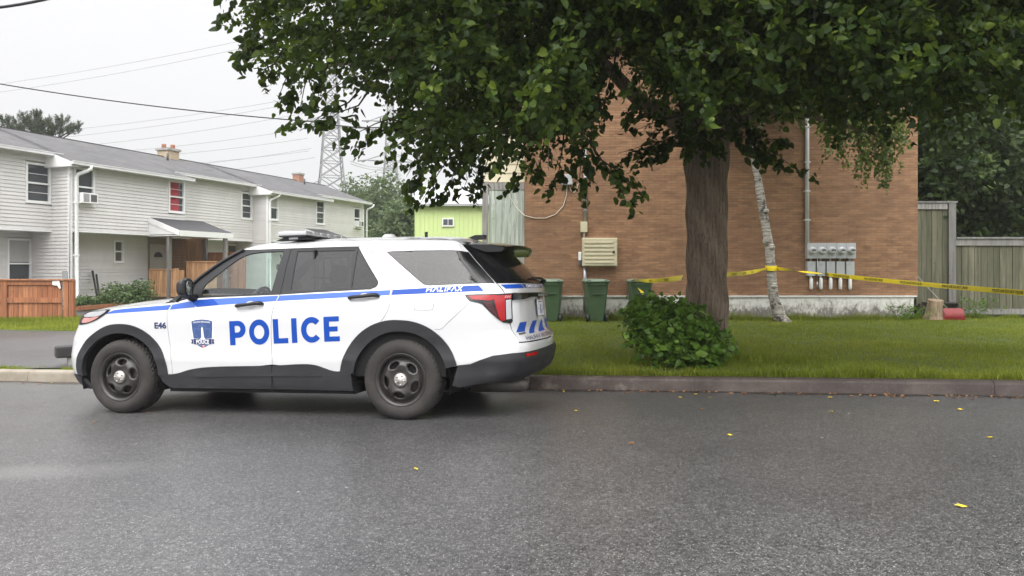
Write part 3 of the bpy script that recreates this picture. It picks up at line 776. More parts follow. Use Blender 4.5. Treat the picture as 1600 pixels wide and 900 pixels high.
# ================================================================== orange cedar fence at the left
FY = 19.9
def fence_front():
    r = empty('cedar_fence', (-14, FY, 0), label='orange stained cedar fence with cap rail beside the driveway', cat='fence')
    iv = Matrix.Translation((14, -FY, 0)); fx = lambda px: (px-800)/F*FY; fz = lambda py: CH-(py-HY)/F*FY
    zt, zb = fz(436), fz(501.5)
    b = MB(); x = -17.5
    while x < fx(98)-.01:
        w = .135; b.box((x, FY+.0, zb+.02+RNG.uniform(-.01, .01)), (min(x+w-.008, fx(98)), FY+.022, zt-.04)); x += w
    kid(b.build('boards', M_cedar), r, iv)
    b = MB(); b.box((-17.5, FY-.04, zt-.16), (fx(98), FY-.001, zt-.05)); b.box((-17.5, FY-.04, fz(473)), (fx(98), FY-.001, fz(465)))
    b.box((-17.6, FY-.09, zt-.035), (fx(114.5), FY+.09, zt)); kid(b.build('rail', M_cedar), r, iv)
    for px_ in (-24, 4, 100.5, 109):
        b = MB(); x = fx(px_); w = .15 if px_ < 90 else .13; b.box((x-.0, FY-.055, zb-.12), (x+w, FY+.055, zt-.037)); kid(b.build('post', M_cedar), r, iv)
    p = MB(); s = FY/F
    pts = [(84, 439), (95, 438.6), (97.5, 448), (97, 450.5), (95, 451), (92, 446), (84, 445)]
    vs = [((px-800)*s, FY-.065-.006*(i % 3), CH-(py-HY)*s) for i, (px, py) in enumerate(pts)]
    vs += [(a, b_+.002, c) for a, b_, c in vs]
    p.add(vs, [tuple(range(7)), tuple(range(7, 14))[::-1]]+[(i, (i+1) % 7, 7+(i+1) % 7, 7+i) for i in range(7)])
    tag(p.build('paper_notice', M_white), 'torn white paper stapled to the orange cedar fence', 'paper')
fence_front()

# ================================================================== grey timber barrier just left of the car's nose
b0 = at(86, 548, 10.75); 
br = empty('timber_barrier', (b0.x, b0.y, 0), label='weathered dark grey timber rail on a stubby post behind the kerb by the car nose', cat='barrier')
iv = Matrix.Translation((-b0.x, -b0.y, 0))
q = MB(); dv = Vector((.80, .60, 0)); zc = b0.z-.02
R_ = Matrix(((dv.x, -dv.y, 0, b0.x), (dv.y, dv.x, 0, b0.y), (0, 0, 1, zc), (0, 0, 0, 1)))
m2 = MB(); m2.box((0, -.13, -.085), (2.6, .13, .085), bev=.03)
kid(MB().add([R_ @ Vector(v) for v in m2.v], m2.f, smooth=False).build('rail', plain('tarred_timber', (.035, .033, .033), .7, .3, 8, bump=.5)), br, iv)
m2 = MB(); m2.box((.16, -.10, -.50), (.42, .10, -.086), bev=.01)
kid(MB().add([R_ @ Vector(v) for v in m2.v], m2.f).build('post', M_conc), br, iv)

# ================================================================== fence and yard things right of the brick wall
RY = 19.6
def rx(px): return (px-800)/F*RY
def rz_(py): return CH-(py-HY)/F*RY
iv = Matrix.Translation((-rx(1434), -RY, 0))
tf = empty('tall_fence_panel', (rx(1434), RY, 0), label='tall weathered board fence section against the brick wall corner', cat='fence')
b = MB(); x = rx(1431)
while x < rx(1480)-.01: w = .142; b.box((x+.004, RY-RNG.uniform(0, .01), rz_(478)), (min(x+w-.004, rx(1480)), RY+.02, rz_(327))); x += w
kid(b.build('boards', M_weather), tf, iv)
b = MB(); b.box((rx(1431), RY-.05, rz_(327)), (rx(1479), RY+.0, rz_(317.5))); b.box((rx(1430), RY-.08, rz_(317.3)), (rx(1494), RY+.08, rz_(314.5))); kid(b.build('rail', M_greywood), tf, iv)
b = MB(); b.box((rx(1480.5), RY-.07, rz_(477)), (rx(1491.5), RY+.07, rz_(317.5))); kid(b.build('post', M_greywood), tf, iv)
lf = empty('board_fence', (rx(1492), RY, 0), label='lower weathered board fence with cap rail right of the tall section', cat='fence')
iv = Matrix.Translation((-rx(1492), -RY, 0))
b = MB(); x = rx(1492)+.01
while x < 16.5: w = .172; b.box((x+.006, RY-RNG.uniform(0, .012), rz_(482)), (x+w-.006, RY+.02, rz_(384))); x += w
kid(b.build('boards', M_weather), lf, iv)
b = MB(); b.box((rx(1492), RY-.05, rz_(383.8)), (16.5, RY+.03, rz_(373.5))); b.box((rx(1492), RY-.09, rz_(373.2)), (16.5, RY+.09, rz_(370.5))); b.box((rx(1492), RY-.05, rz_(491)), (16.5, RY+.03, rz_(482.3))); kid(b.build('rail', M_greywood), lf, iv)
# stacked sleepers under the tall fence
b = MB(); z = .03
for k in range(4):
    b.box((rx(1428)+.03*(k % 2), RY-.32+.03*k, z), (rx(1489)-.04*(k % 3), RY-.12, z+.095)); z += .10
b.box((rx(1438), RY-.36, z), (rx(1490), RY-.08, z+.04))
tag(b.build('sleeper_stack', M_darkwood), 'low stack of dark rotten timbers under the tall fence section', 'timber stack')
# stump
st = MB(); base = Vector((rx(1453)*.965, RY*.965-.15, .06)); prof = []
n = 22; vs = []; H_ = .50
for j, (h, r) in enumerate(((0, .235), (.06, .215), (.2, .195), (.38, .185), (H_, .18))):
    for k in range(n):
        t = 2*math.pi*k/n; rr = r*(1+.07*math.sin(3*t+j*.4)+.04*math.sin(7*t))
        vs.append(base+Vector((rr*math.cos(t)+h*.12, rr*math.sin(t), h+(.03*math.sin(t) if j == 4 else 0))))
vs.append(base+Vector((H_*.12, 0, H_+.01)))
st.add(vs, [(j*n+k, j*n+(k+1) % n, (j+1)*n+(k+1) % n, (j+1)*n+k) for j in range(4) for k in range(n)]+[(4*n+k, 4*n+(k+1) % n, 5*n) for k in range(n)])
M_stump = boards('split_log', (.22, .15, .09), (.28, .20, .125), (.33, .25, .16), grain=(1, 1, .08), scale=26)
tag(st.build('tree_stump', M_stump), 'short upright cut log on the grass beside the red shovel', 'stump')
# red snow shovel: scoop on the grass, handle leaning back on the fence
sh = empty('snow_shovel', (rx(1487)*.955, 18.6, .05), label='red snow shovel with its wooden handle leaning on the fence', cat='shovel')
b = MB(); nn = 8; vs = []
for i in range(nn+1):
    t = i/nn
    for s_ in (-1, 1): vs.append((s_*(.27-.03*t), -.06*math.sin(t*3.1)+.10*t, .0+.30*t))
for i in range(nn+1):
    t = i/nn
    for s_ in (-1, 1): vs.append((s_*(.27-.03*t), -.06*math.sin(t*3.1)+.10*t+.008, .0+.30*t))
o_ = 2*(nn+1)
b.add(vs, [(2*i, 2*i+1, 2*i+3, 2*i+2) for i in range(nn)]+[(o_+2*i+2, o_+2*i+3, o_+2*i+1, o_+2*i) for i in range(nn)])
b.bar((-.27, .0, .0), (-.24, .10, .30), .03, .03); b.bar((.27, .0, .0), (.24, .10, .30), .03, .03)
b.build('blade', plain('red_plastic', (.20, .014, .014), .5, .35, 9), sh)
b = MB(); b.tube([(-.12, .12, .30), (-.58, .80, 1.20)], .016, 8); b.build('handle', M_greywood, sh)

# ================================================================== services on the brick wall
WY = BY
def wx(px): return (px-800)/F*WY
def wz(py): return CH-(py-HY)/F*WY
M_beige = plain('beige_enamel', (.52, .47, .32), .45, .08, 3)
def wkid(root): return Matrix.Translation(-root.location)
cb_ = empty('utility_cabinet', (wx(909), WY, wz(416)), label='beige ribbed metal utility cabinet mounted on the brick wall above the bins', cat='cabinet'); w = wx(963)-wx(909); h = wz(372)-wz(416)
m = MB(); m.box((0, -.20, 0), (w, -.001, h), bev=.015); m.build('case', M_beige, cb_)
m = MB(); m.box((.02, -.222, .02), (w-.02, -.201, h-.02), bev=.008)
for k in range(6):
    zz = .07+k*(h-.12)/6; m.box((.05, -.240, zz), (w-.10, -.2225, zz+.06), bev=.012)
m.build('door', M_beige, cb_); m = MB(); m.tube([(w-.10, -.225, h*.5), (w-.10, -.26, h*.5)], .03, 10); m.build('lock', M_black, cb_)
m = MB().box((0, 0, 0), (.18, .11, .27), bev=.012); o = m.build('junction_box', M_beige); o.location = (wx(906.5), WY-.112, wz(363)); tag(o, 'small beige junction box on the wall conduit', 'junction box')
m = MB().box((0, 0, 0), (.28, .16, .27), bev=.015); o = m.build('utility_box', M_lgrey); o.location = (wx(877), WY-.162, wz(289.5)); tag(o, 'small grey box high on the brick wall under the leaves', 'utility box')
q = empty('telephone_terminal', (wx(903.5), WY-.10, wz(414)), label='small white and grey terminal at the left edge of the beige cabinet', cat='terminal')
MB().box((0, 0, .12), (.075, .095, .34), bev=.012).build('cover', M_white, q); m = MB(); m.box((.01, .01, .0), (.065, .09, .13)); m.tube([(.02, .04, 0), (-.02, .03, -.05), (.0, .04, .15)], .006, 6); m.build('cable_tail', M_dkgrey, q)
m = MB(); m.tube([(wx(914), WY-.05, wz(230)), (wx(914), WY-.05, wz(347.5))], .045, 12); m.tube([(wx(914), WY-.05, wz(347.5)), (wx(912), WY-.05, wz(355)), (wx(912), WY-.05, wz(372))], .035, 12)
tag(MB().tube([(wx(913.5), WY-.05, wz(416)), (wx(913.5), WY-.05, wz(438)), (wx(913.5), WY-.05, .3)], .045, 12).build('conduit', M_metal), 'short conduit running down from the beige cabinet behind the middle bin', 'conduit')
for zz in (300, 330): m.box((wx(911), WY-.10, wz(zz)), (wx(917), WY-.001, wz(zz)+.03))
tag(m.build('conduit', M_metal), 'pale vertical metal conduit above the beige cabinet', 'conduit')
m = MB(); m.tube([(wx(1259.5), WY-.07, wz(60)), (wx(1259.5), WY-.07, wz(380))], .052, 14)
for zz in (200, 255, 300, 345): m.box((wx(1255.5), WY-.13, wz(zz)), (wx(1263.5), WY-.001, wz(zz)+.03))
m.tube([(wx(1259.5), WY-.07, wz(60)), (wx(1259.5), WY-.07, wz(50)), (wx(1259.5), WY-.2, wz(46)), (wx(1259.5), WY-.3, wz(52))], .07, 12)
tag(m.build('service_mast', plain('mast_paint', (.60, .60, .60), .4, .1)), 'tall vertical service pipe running up the wall from the meters', 'pipe')
def wire(name, pts, r, mat, label, cat='cable', group=None, sag=0, n=24):
    P = []
    for a, b in zip(pts[:-1], pts[1:]):
        for i in range(n+1):
            t = i/n; p = Vector(a).lerp(Vector(b), t); p.z -= sag*4*t*(1-t); P.append(p)
    P = [p for i, p in enumerate(P) if i == 0 or (p-P[i-1]).length > 1e-5]
    return tag(MB().tube(P, r, 6, cap=False).build(name, mat), label, cat, group)
M_cream_c = plain('cream_cable', (.55, .50, .42), .6)
arc = [(wx(886), WY-.03, wz(290)), (wx(885), WY-.03, wz(305)), (wx(880), WY-.03, wz(322)), (wx(868), WY-.03, wz(335)), (wx(852), WY-.03, wz(341)), (wx(836), WY-.03, wz(341)), (wx(820), WY-.04, wz(337)), (wx(806), 19.18, wz(322)), (wx(796), 19.18, wz(305)), (wx(790), 19.18, wz(284))]
wire('wall_cable', arc, .011, M_cream_c, 'cream cable hanging in a curve from the small grey box', n=4)
arc = [(wx(889), WY-.03, wz(290)), (wx(892), WY-.03, wz(298)), (wx(897), WY-.03, wz(301)), (wx(901), WY-.03, wz(296)), (wx(903), WY-.03, wz(288)), (wx(909), WY-.03, wz(287)), (wx(913), WY-.05, wz(290))]
wire('cable_loop', arc, .010, M_cream_c, 'short cream cable loop between the grey box and the conduit', n=4)
# the five electric meters
mt = empty('electric_meter_bank', (wx(1257.5), WY, wz(453)), label='bank of five electric meters with disconnect boxes on the brick wall', cat='electric meters')
def rl(px, py): return (wx(px)-wx(1257.5), wz(py)-wz(453))
x0_, z0_ = rl(1257.5, 404); x1_, z1_ = rl(1333, 380)
m = MB()
for k in range(5):
    a = x0_+(x1_-x0_)*k/5; m.box((a+.002, -.16, z0_), (a+(x1_-x0_)/5-.002, -.001, z1_), bev=.006)
m.build('meter_housing', M_lgrey, mt)
M_mglass = plain('meter_glass', (.55, .56, .56), .12, .05)
for k in range(5):
    cx = x0_+(x1_-x0_)*(k+.5)/5; cz = (z0_+z1_)/2+.0
    MX = Matrix.Translation((cx, -.16, cz)) @ Matrix.Rotation(math.radians(90), 4, 'X')
    o = MB().lathe([(.0, .13), (.05, .128), (.078, .11), (.085, .08), (.085, .02), (.10, .015), (.10, 0)], MX, 24).build('meter', M_mglass, mt)
    m = MB(); m.box((cx-.055, -.294, cz-.012), (cx+.055, -.286, cz+.035)); m.box((cx-.03, -.292, cz+.045), (cx+.03, -.287, cz+.055)); m.build('dial', M_dkgrey, o)
    zz0 = rl(0, 431)[1]; zz1 = rl(0, 408.5)[1]; a = cx-.112
    m = MB(); m.box((a, -.13, zz0), (a+.215, -.001, zz1), bev=.006); m.tube([(cx, -.06, zz1), (cx, -.06, z0_)], .03, 8); m.box((cx-.05, -.14, zz1-.07), (cx+.05, -.131, zz1-.045)); m.build('disconnect_box', M_lgrey, mt)
    ztop = zz0; zb_ = rl(0, 452)[1]
    m = MB(); m.tube([(cx, -.06, ztop), (cx, -.06, ztop-.06)], .03, 10); m.tube([(cx+.01, -.06, ztop-.05), (cx+.012, -.07, ztop-.09), (cx+.012, -.07, zb_+.03), (cx+.012, -.06, zb_)], [.03, .045, .045, .03], 12); m.build('conduit_stub', M_white, mt)
m = MB(); m.tube([(.26, -.17, z0_), (.262, -.15, rl(0, 440)[1])], .008, 6); m.tube([(.262, -.15, rl(0, 440)[1]), (.262, -.15, rl(0, 449)[1])], .02, 8); m.build('ground_wire', M_metal, mt)

# ================================================================== green wheelie bins
M_bin = plain('green_bin_plastic', (.055, .10, .045), .5, .15, 4)
M_binlid = plain('faded_bin_lid', (.15, .20, .15), .45, .2, 4)
def make_bin():
    r = empty('wheelie_bin', (0, 0, 0))
    tag(r, 'x', 'bin', 'green wheelie bins along the brick wall')
    m = MB(); vs = []
    lv = [(.03, .20, .24), (.12, .205, .25), (.95, .275, .345), (.97, .295, .365), (1.0, .295, .365)]
    for z, a, b in lv:
        c = .04
        for x, y in ((-a+c, -b), (a-c, -b), (a, -b+c), (a, b-c), (a-c, b), (-a+c, b), (-a, b-c), (-a, -b+c)): vs.append((x, y, z))
    fs = [(j*8+k, j*8+(k+1) % 8, (j+1)*8+(k+1) % 8, (j+1)*8+k) for j in range(4) for k in range(8)]+[tuple(range(8))[::-1], tuple(range(32, 40))]
    m.add(vs, fs); m.box((-.12, -.352, .70), (.12, -.300, .73)); m.box((-.28, -.36, .93), (.28, -.345, .985)); m.build('body', M_bin, r)
    m = MB(); vs = []
    for z, a, b, c in ((1.0, .30, .375, .03), (1.025, .31, .385, .04), (1.05, .29, .36, .06), (1.075, .20, .26, .08)):
        for x, y in ((-a+c, -b), (a-c, -b), (a, -b+c), (a, b-c), (a-c, b), (-a+c, b), (-a, b-c), (-a, -b+c)): vs.append((x, y, z))
    m.add(vs, [(j*8+k, j*8+(k+1) % 8, (j+1)*8+(k+1) % 8, (j+1)*8+k) for j in range(3) for k in range(8)]+[tuple(range(24, 32))])
    m.box((-.25, -.40, 1.005), (-.17, -.375, 1.05)); m.box((.17, -.40, 1.005), (.25, -.375, 1.05)); m.build('lid', M_binlid, r)
    for s_ in (-1, 1):
        m = MB(); MX = Matrix.Translation((s_*.24, -.26, .10)) @ Matrix.Rotation(math.radians(90), 4, 'Y')
        m.lathe([(0, -.03), (.085, -.03), (.10, -.02), (.10, .02), (.085, .03), (0, .03)], MX, 20); m.build('wheel', M_black, r)
    m = MB(); m.tube([(-.22, -.385, .985), (-.20, -.44, 1.01), (.20, -.44, 1.01), (.22, -.385, .985)], .016, 8); m.build('handle', M_bin, r)
    return r
bin0 = make_bin()
for i, (px_, yy, rz0, lab) in enumerate(((861.5, 18.35, -.12, 'green wheelie bin at the back corner of the police car'), (930, 18.33, .05, 'green wheelie bin directly below the beige cabinet'), (999, 18.4, -.06, 'green wheelie bin just left of the leafy shrub with tape near its lid'))):
    b_ = bin0 if i == 0 else copy_tree(bin0); xw = (px_-800)/F*yy
    b_.location = (xw, yy, ground_z(xw, yy)-.01); b_.rotation_euler = (0, 0, rz0); b_['label'] = lab
# white bin decal on the middle one is worn away in the photograph: nothing to letter
# ================================================================== the car: a body surface (s along the flank and round the corners, z up)
def _smtab(x0,x1,n,xs,ys,sig):
    g=np.linspace(x0,x1,n); y=np.interp(g,xs,ys); dx=g[1]-g[0]
    k=int(3*sig/dx)+1; w=np.exp(-.5*((np.arange(-k,k+1)*dx)/sig)**2); w/=w.sum()
    y=np.convolve(np.pad(y,k,mode='reflect',reflect_type='odd'),w,'valid'); return g,y
HWG,HWY=_smtab(0.0,1.95,800,[0,.2,.30,.40,.50,.56,.60,.68,.80,.92,1.0,1.08,1.16,1.22,1.45,1.60,1.66,1.70,1.74,1.95],
   [.93,.955,.968,.975,.978,.984,.975,.970,.979,.989,.990,.978,.952,.925,.835,.765,.725,.675,.60,.3],.018)
XRG,XRY=_smtab(0.0,1.95,800,[0,.28,.34,.42,.55,.68,.74,.80,.95,1.12,1.2,1.25,1.30,1.40,1.62,1.70,1.95],
   [-.35,-.32,-.16,-.05,.0,.0,-.03,-.075,-.085,-.10,-.09,-.11,-.15,-.24,-.46,-.54,-.80],.015)
XFG,XFY=_smtab(0.0,1.95,800,[0,.24,.32,.45,.6,.75,.84,.92,1.0,1.06,1.2,1.95],
   [.30,.16,.06,.01,.0,.02,.07,.11,.15,.22,.5,2.],.02)
def _outline():
    cp=[(-3.965,.99),(-3.96,.8),(-3.945,.6),(-3.91,.40),(-3.835,.22),(-3.70,.09),(-3.50,.03),(-3.25,.01),(-3.0,0),(-2.5,0),(-2,0),(-1.5,0),(-1,0),(-.5,0),(0,0),(.35,.0),(.58,.006),(.80,.025),(.97,.06),(1.08,.12),(1.15,.22),(1.19,.40),(1.215,.62),(1.23,.8),(1.235,.99)]
    ext=[(cp[1][0],1.98-cp[1][1])]+cp+[(cp[-2][0],1.98-cp[-2][1])]
    P=[]
    for i in range(1,len(ext)-2):
        a,b,c,d=[np.array(ext[i+j]) for j in(-1,0,1,2)]
        for t in np.linspace(0,1,24,endpoint=False):
            P.append(.5*((2*b)+(c-a)*t+(2*a-5*b+4*c-d)*t*t+(3*b-a-3*c+d)*t**3))
    P.append(np.array(cp[-1])); P=np.array(P)
    L=np.r_[0,np.cumsum(np.linalg.norm(np.diff(P,axis=0),axis=1))]
    i0=np.argmin(abs(P[:,0]+1.5)); L=L-L[i0]+P[i0,0]
    return L,P
OS,OP=_outline(); SF,SR=OS[0],OS[-1]

def surf(s,z):
    s=np.asarray(s,float); z=np.asarray(z,float)
    far=(s>SR)|(s<SF); s=np.where(s>SR,2*SR-s,np.where(s<SF,2*SF-s,s))
    uo=np.interp(s,OS,OP[:,0]); vo=np.interp(s,OS,OP[:,1])
    hw=np.interp(z,HWG,HWY)
    hw=hw*(1-.05*sst(.2,1.3,s)*sst(1.1,1.6,z))
    v=.99-hw*(.99-vo)/.99
    v=np.where(far,1.98-v,v)
    u=uo+np.interp(z,XRG,XRY)*sst(.35,1.15,s)+np.interp(z,XFG,XFY)*sst(-3.0,-3.75,s)
    return np.stack([u,v,z+0*u],-1)
def surf_n(s, z, e=.004):
    a = surf(s+e, z)-surf(s-e, z); b = surf(s, z+e)-surf(s, z-e)
    n = np.cross(a, b); n /= np.linalg.norm(n, axis=-1, keepdims=True)
    return n
def inpoly(P, poly):
    x, y = P[:, 0], P[:, 1]; c = np.zeros(len(P), bool); n = len(poly)
    for i in range(n):
        x0, y0 = poly[i]; x1, y1 = poly[(i+1) % n]
        if y0 == y1: continue
        m = ((y0 > y) != (y1 > y)) & (x < (x1-x0)*(y-y0)/(y1-y0)+x0); c ^= m
    return c
def smooth_poly(pts, closed=False, n=6):
    P = [np.array(p, float) for p in pts]; out = []
    N = len(P)
    for i in range(N if closed else N-1):
        g = lambda j: P[j % N] if closed else P[max(0, min(N-1, j))]
        a, b, c, d = g(i-1), g(i), g(i+1), g(i+2)
        for t in np.linspace(0, 1, n, endpoint=False): out.append(.5*((2*b)+(c-a)*t+(2*a-5*b+4*c-d)*t*t+(3*b-a-3*c+d)*t**3))
    if not closed: out.append(P[-1])
    return [tuple(p) for p in out]
def resample(poly, step):
    out = []; n = len(poly)
    for i in range(n):
        a = np.array(poly[i]); b = np.array(poly[(i+1) % n]); k = max(1, int(math.ceil(np.linalg.norm(b-a)/step)))
        for j in range(k): out.append(tuple(a+(b-a)*j/k))
    return out
def inset(poly, d):
    """move a closed outline inwards by d"""
    if d == 0: return poly
    P = np.array(poly); A = .5*np.sum(P[:, 0]*np.roll(P[:, 1], -1)-np.roll(P[:, 0], -1)*P[:, 1]); s = 1 if A > 0 else -1
    e = np.roll(P, -1, 0)-P; e /= np.maximum(np.linalg.norm(e, axis=1, keepdims=True), 1e-9)
    nl = np.stack([-e[:, 1], e[:, 0]], 1)*s; nn = nl+np.roll(nl, 1, 0); l = np.linalg.norm(nn, axis=1, keepdims=True)
    nn = nn/np.maximum(l, .3); k = 1/np.clip((nn*nl).sum(1, keepdims=True), .5, 1)
    return [tuple(p) for p in P+nn*d*np.minimum(k, 1.6)]
def cdt(outer, holes, step, jitter=True):
    loops = [outer]+list(holes); verts = []; edges = []
    for lp in loops:
        b = len(verts); verts += lp; edges += [(b+i, b+(i+1) % len(lp)) for i in range(len(lp))]
    B = np.array(verts); x0, y0 = B.min(0); x1, y1 = B.max(0)
    gx_ = np.arange(x0+step/2, x1, step); gy_ = np.arange(y0+step/2, y1, step)
    G = np.array([(x+(step*.5 if j % 2 else 0), y) for j, y in enumerate(gy_) for x in gx_]).reshape(-1, 2)
    if len(G):
        k = inpoly(G, outer)
        for h in holes: k &= ~inpoly(G, h)
        G = G[k]
        if len(G):
            keep = np.ones(len(G), bool)
            for i in range(0, len(G), 2000):
                d = np.abs(G[i:i+2000, None, :]-B[None]).max(2).min(1); keep[i:i+2000] = d > step*.38
            G = G[keep]
    allv = [Vector(p) for p in verts]+[Vector(p) for p in G]
    r = delaunay_2d_cdt(allv, edges, [], 0, 1e-5)
    V = np.array([v[:] for v in r[0]]); T = np.array([f for f in r[2]])
    c = V[T].mean(1); k = inpoly(c, outer)
    for h in holes: k &= ~inpoly(c, h)
    T = T[k]; a = V[T]; ar = (a[:, 1, 0]-a[:, 0, 0])*(a[:, 2, 1]-a[:, 0, 1])-(a[:, 1, 1]-a[:, 0, 1])*(a[:, 2, 0]-a[:, 0, 0])
    T = T[np.abs(ar) > 1e-9]; ar = ar[np.abs(ar) > 1e-9]; T[ar < 0] = T[ar < 0][:, ::-1]
    return V, T
CAR = empty('police_car', ORI, 0, 'white police utility car with blue stripe, lettering and steel wheels parked at the kerb', 'police car')
Rm = Matrix((( _U.x, _V.x, _W.x), (_U.y, _V.y, _W.y), (_U.z, _V.z, _W.z)))
CAR.rotation_euler = Rm.to_euler()
def mesh_n(name, V, F, N, mats, parent, mi=None):
    """mesh whose loop normals are given per vertex (zero row = keep the face normal)"""
    me = bpy.data.meshes.new(name); me.from_pydata([tuple(v) for v in V], [], [tuple(int(i) for i in f) for f in F])
    for m in (mats if isinstance(mats, (list, tuple)) else [mats]): me.materials.append(m)
    if mi is not None: me.polygons.foreach_set('material_index', mi)
    me.polygons.foreach_set('use_smooth', [True]*len(me.polygons)); me.update()
    ln = []
    for p in me.polygons:
        for li in p.loop_indices:
            n = N[me.loops[li].vertex_index]; ln.append(tuple(n) if abs(n[0])+abs(n[1])+abs(n[2]) > 0 else tuple(p.normal))
    me.normals_split_custom_set(ln)
    a = me.attributes.new('rnd', 'FLOAT', 'POINT'); a.data.foreach_set('value', [.5]*len(V))
    return link(bpy.data.objects.new(name, me), parent)
def panel(name, outer, holes, off, thick, mat, parent=None, step=.05, gap=0.0, mirror=False, round_=.0, both=False, bow=None):
    """a piece of bodywork cut from the body surface by an outline in (s, z), lifted by off, with edges going in by thick"""
    parent = parent or CAR
    outer = inset(resample(outer, min(step, .04)), gap); holes = [inset(resample(h, min(step, .04)), -gap) for h in holes]
    V, T = cdt(outer, holes, step)
    S, Z = V[:, 0], V[:, 1]; N = surf_n(S, Z); o_ = off if bow is None else off+bow(S, Z)
    o_ = np.asarray(o_)*np.ones(len(S)); P = surf(S, Z)+N*o_[:, None]
    VV = [P]; NN = [N]; FF = [tuple(t) for t in T]; b = len(P)
    # rolled edge: a narrow bevel then the return
    for lp in ([outer]+holes):
        L = np.array(lp); n = len(L); Nn = surf_n(L[:, 0], L[:, 1]); oo = off if bow is None else off+bow(L[:, 0], L[:, 1])
        oo = np.asarray(oo)*np.ones(n); a_ = surf(L[:, 0], L[:, 1])
        VV += [a_+Nn*oo[:, None], a_+Nn*(oo-thick)[:, None]]; NN += [np.zeros((n, 3))]*2
        A = .5*np.sum(L[:, 0]*np.roll(L[:, 1], -1)-np.roll(L[:, 0], -1)*L[:, 1])
        for i in range(n):
            j = (i+1) % n; q = (b+i, b+n+i, b+n+j, b+j)
            FF.append(q if (A > 0) == (lp is outer) else q[::-1])
        b += 2*n
    VV = np.concatenate(VV); NN = np.concatenate(NN)
    def mk(mir):
        v = VV.copy(); nn = NN.copy(); ff = FF
        if mir: v[:, 1] = 1.98-v[:, 1]; nn[:, 1] *= -1; ff = [f[::-1] for f in FF]
        return mesh_n(name, v, ff, nn, mat, parent)
    r = mk(mirror)
    if both: mk(True)
    return r

# ------------------------------------------------------------------ car materials
def paint_mat():
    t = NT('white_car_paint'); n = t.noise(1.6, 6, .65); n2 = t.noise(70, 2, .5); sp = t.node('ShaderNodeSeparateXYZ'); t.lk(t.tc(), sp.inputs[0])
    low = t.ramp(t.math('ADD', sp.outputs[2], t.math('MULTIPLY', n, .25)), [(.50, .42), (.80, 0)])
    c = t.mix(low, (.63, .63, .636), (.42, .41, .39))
    t.set(color=c, rough=.28); t.b.inputs['Coat Weight'].default_value = 1; t.b.inputs['Coat Roughness'].default_value = .04
    return t.mat
M_paint = paint_mat()
def clad_mat():
    t = NT('textured_black_cladding'); n = t.noise(2.5, 6, .7, stretch=(1, 1, 2.5)); n2 = t.noise(350, 2)
    c = t.ramp(n, [(.3, (.012, .012, .014)), (.6, (.022, .022, .025)), (.8, (.048, .046, .044))])
    t.set(color=c, rough=t.ramp(n, [(.3, .38), (.7, .58)])); t.bump(n2, .25, .002); return t.mat
M_clad = clad_mat()
M_gblack = NT('gloss_black_trim'); M_gblack.set(color=(.008, .008, .009), rough=.13, spec=.4); M_gblack = M_gblack.mat
M_pillar = plain('satin_black_pillar', (.014, .014, .016), .4, .1, spec=.35)
M_lining = NT('dark_lining'); M_lining.set(color=(.006, .006, .006), rough=.9); M_lining = M_lining.mat
M_blue = plain('blue_reflective_vinyl', (.006, .062, .36), .4, .06, 2, spec=.3)
M_blue2 = plain('mid_blue_vinyl', (.055, .135, .50), .38, .05, 2, spec=.35)
M_navy = plain('navy_vinyl', (.025, .04, .12), .35, .1)
M_badge = plain('badge_blue', (.05, .09, .23), .35, .1)
M_badge2 = plain('badge_mid_blue', (.10, .17, .36), .35, .1)
M_vwhite = plain('white_vinyl', (.82, .82, .84), .3, .03)
M_orange = plain('orange_vinyl', (.75, .28, .18), .4)
def two_sided_fresnel(t, ior):
    ge = t.node('ShaderNodeNewGeometry'); fr = t.node('ShaderNodeFresnel')
    v = t.math('ADD', t.math('MULTIPLY', ge.outputs['Backfacing'], 1/ior-ior), ior); t.lk(v, fr.inputs['IOR']); return fr
def tinted():
    t = NT('privacy_glass'); n = t.noise(5, 4, .6, stretch=(1, 1, .25)); vo = t.node('ShaderNodeTexVoronoi'); vo.inputs['Scale'].default_value = 60; t.lk(t.tc(), vo.inputs['Vector'])
    g = t.node('ShaderNodeBsdfGlossy'); g.inputs['Roughness'].default_value = .02; g.inputs['Color'].default_value = (1, 1, 1, 1)
    d = t.node('ShaderNodeBsdfTransparent'); d.inputs['Color'].default_value = (.10, .105, .11, 1)
    fr = two_sided_fresnel(t, 1.5)
    dif = t.node('ShaderNodeBsdfDiffuse'); dif.inputs['Color'].default_value = (.03, .03, .032, 1)
    m0 = t.node('ShaderNodeMixShader'); m0.inputs[0].default_value = .35; t.lk(d.outputs[0], m0.inputs[1]); t.lk(dif.outputs[0], m0.inputs[2])
    m = t.node('ShaderNodeMixShader'); t.lk(fr.outputs[0], m.inputs[0]); t.lk(m0.outputs[0], m.inputs[1]); t.lk(g.outputs[0], m.inputs[2])
    drop = t.ramp(vo.outputs['Distance'], [(.12, 1), (.2, 0)]); b = t.node('ShaderNodeBump'); b.inputs['Strength'].default_value = .10; b.inputs['Distance'].default_value = .003
    t.lk(t.math('ADD', drop, t.math('MULTIPLY', n, .3)), b.inputs['Height']); t.lk(b.outputs[0], g.inputs['Normal'])
    t.lk(m.outputs[0], t.out.inputs['Surface']); return t.mat
M_tint = tinted()
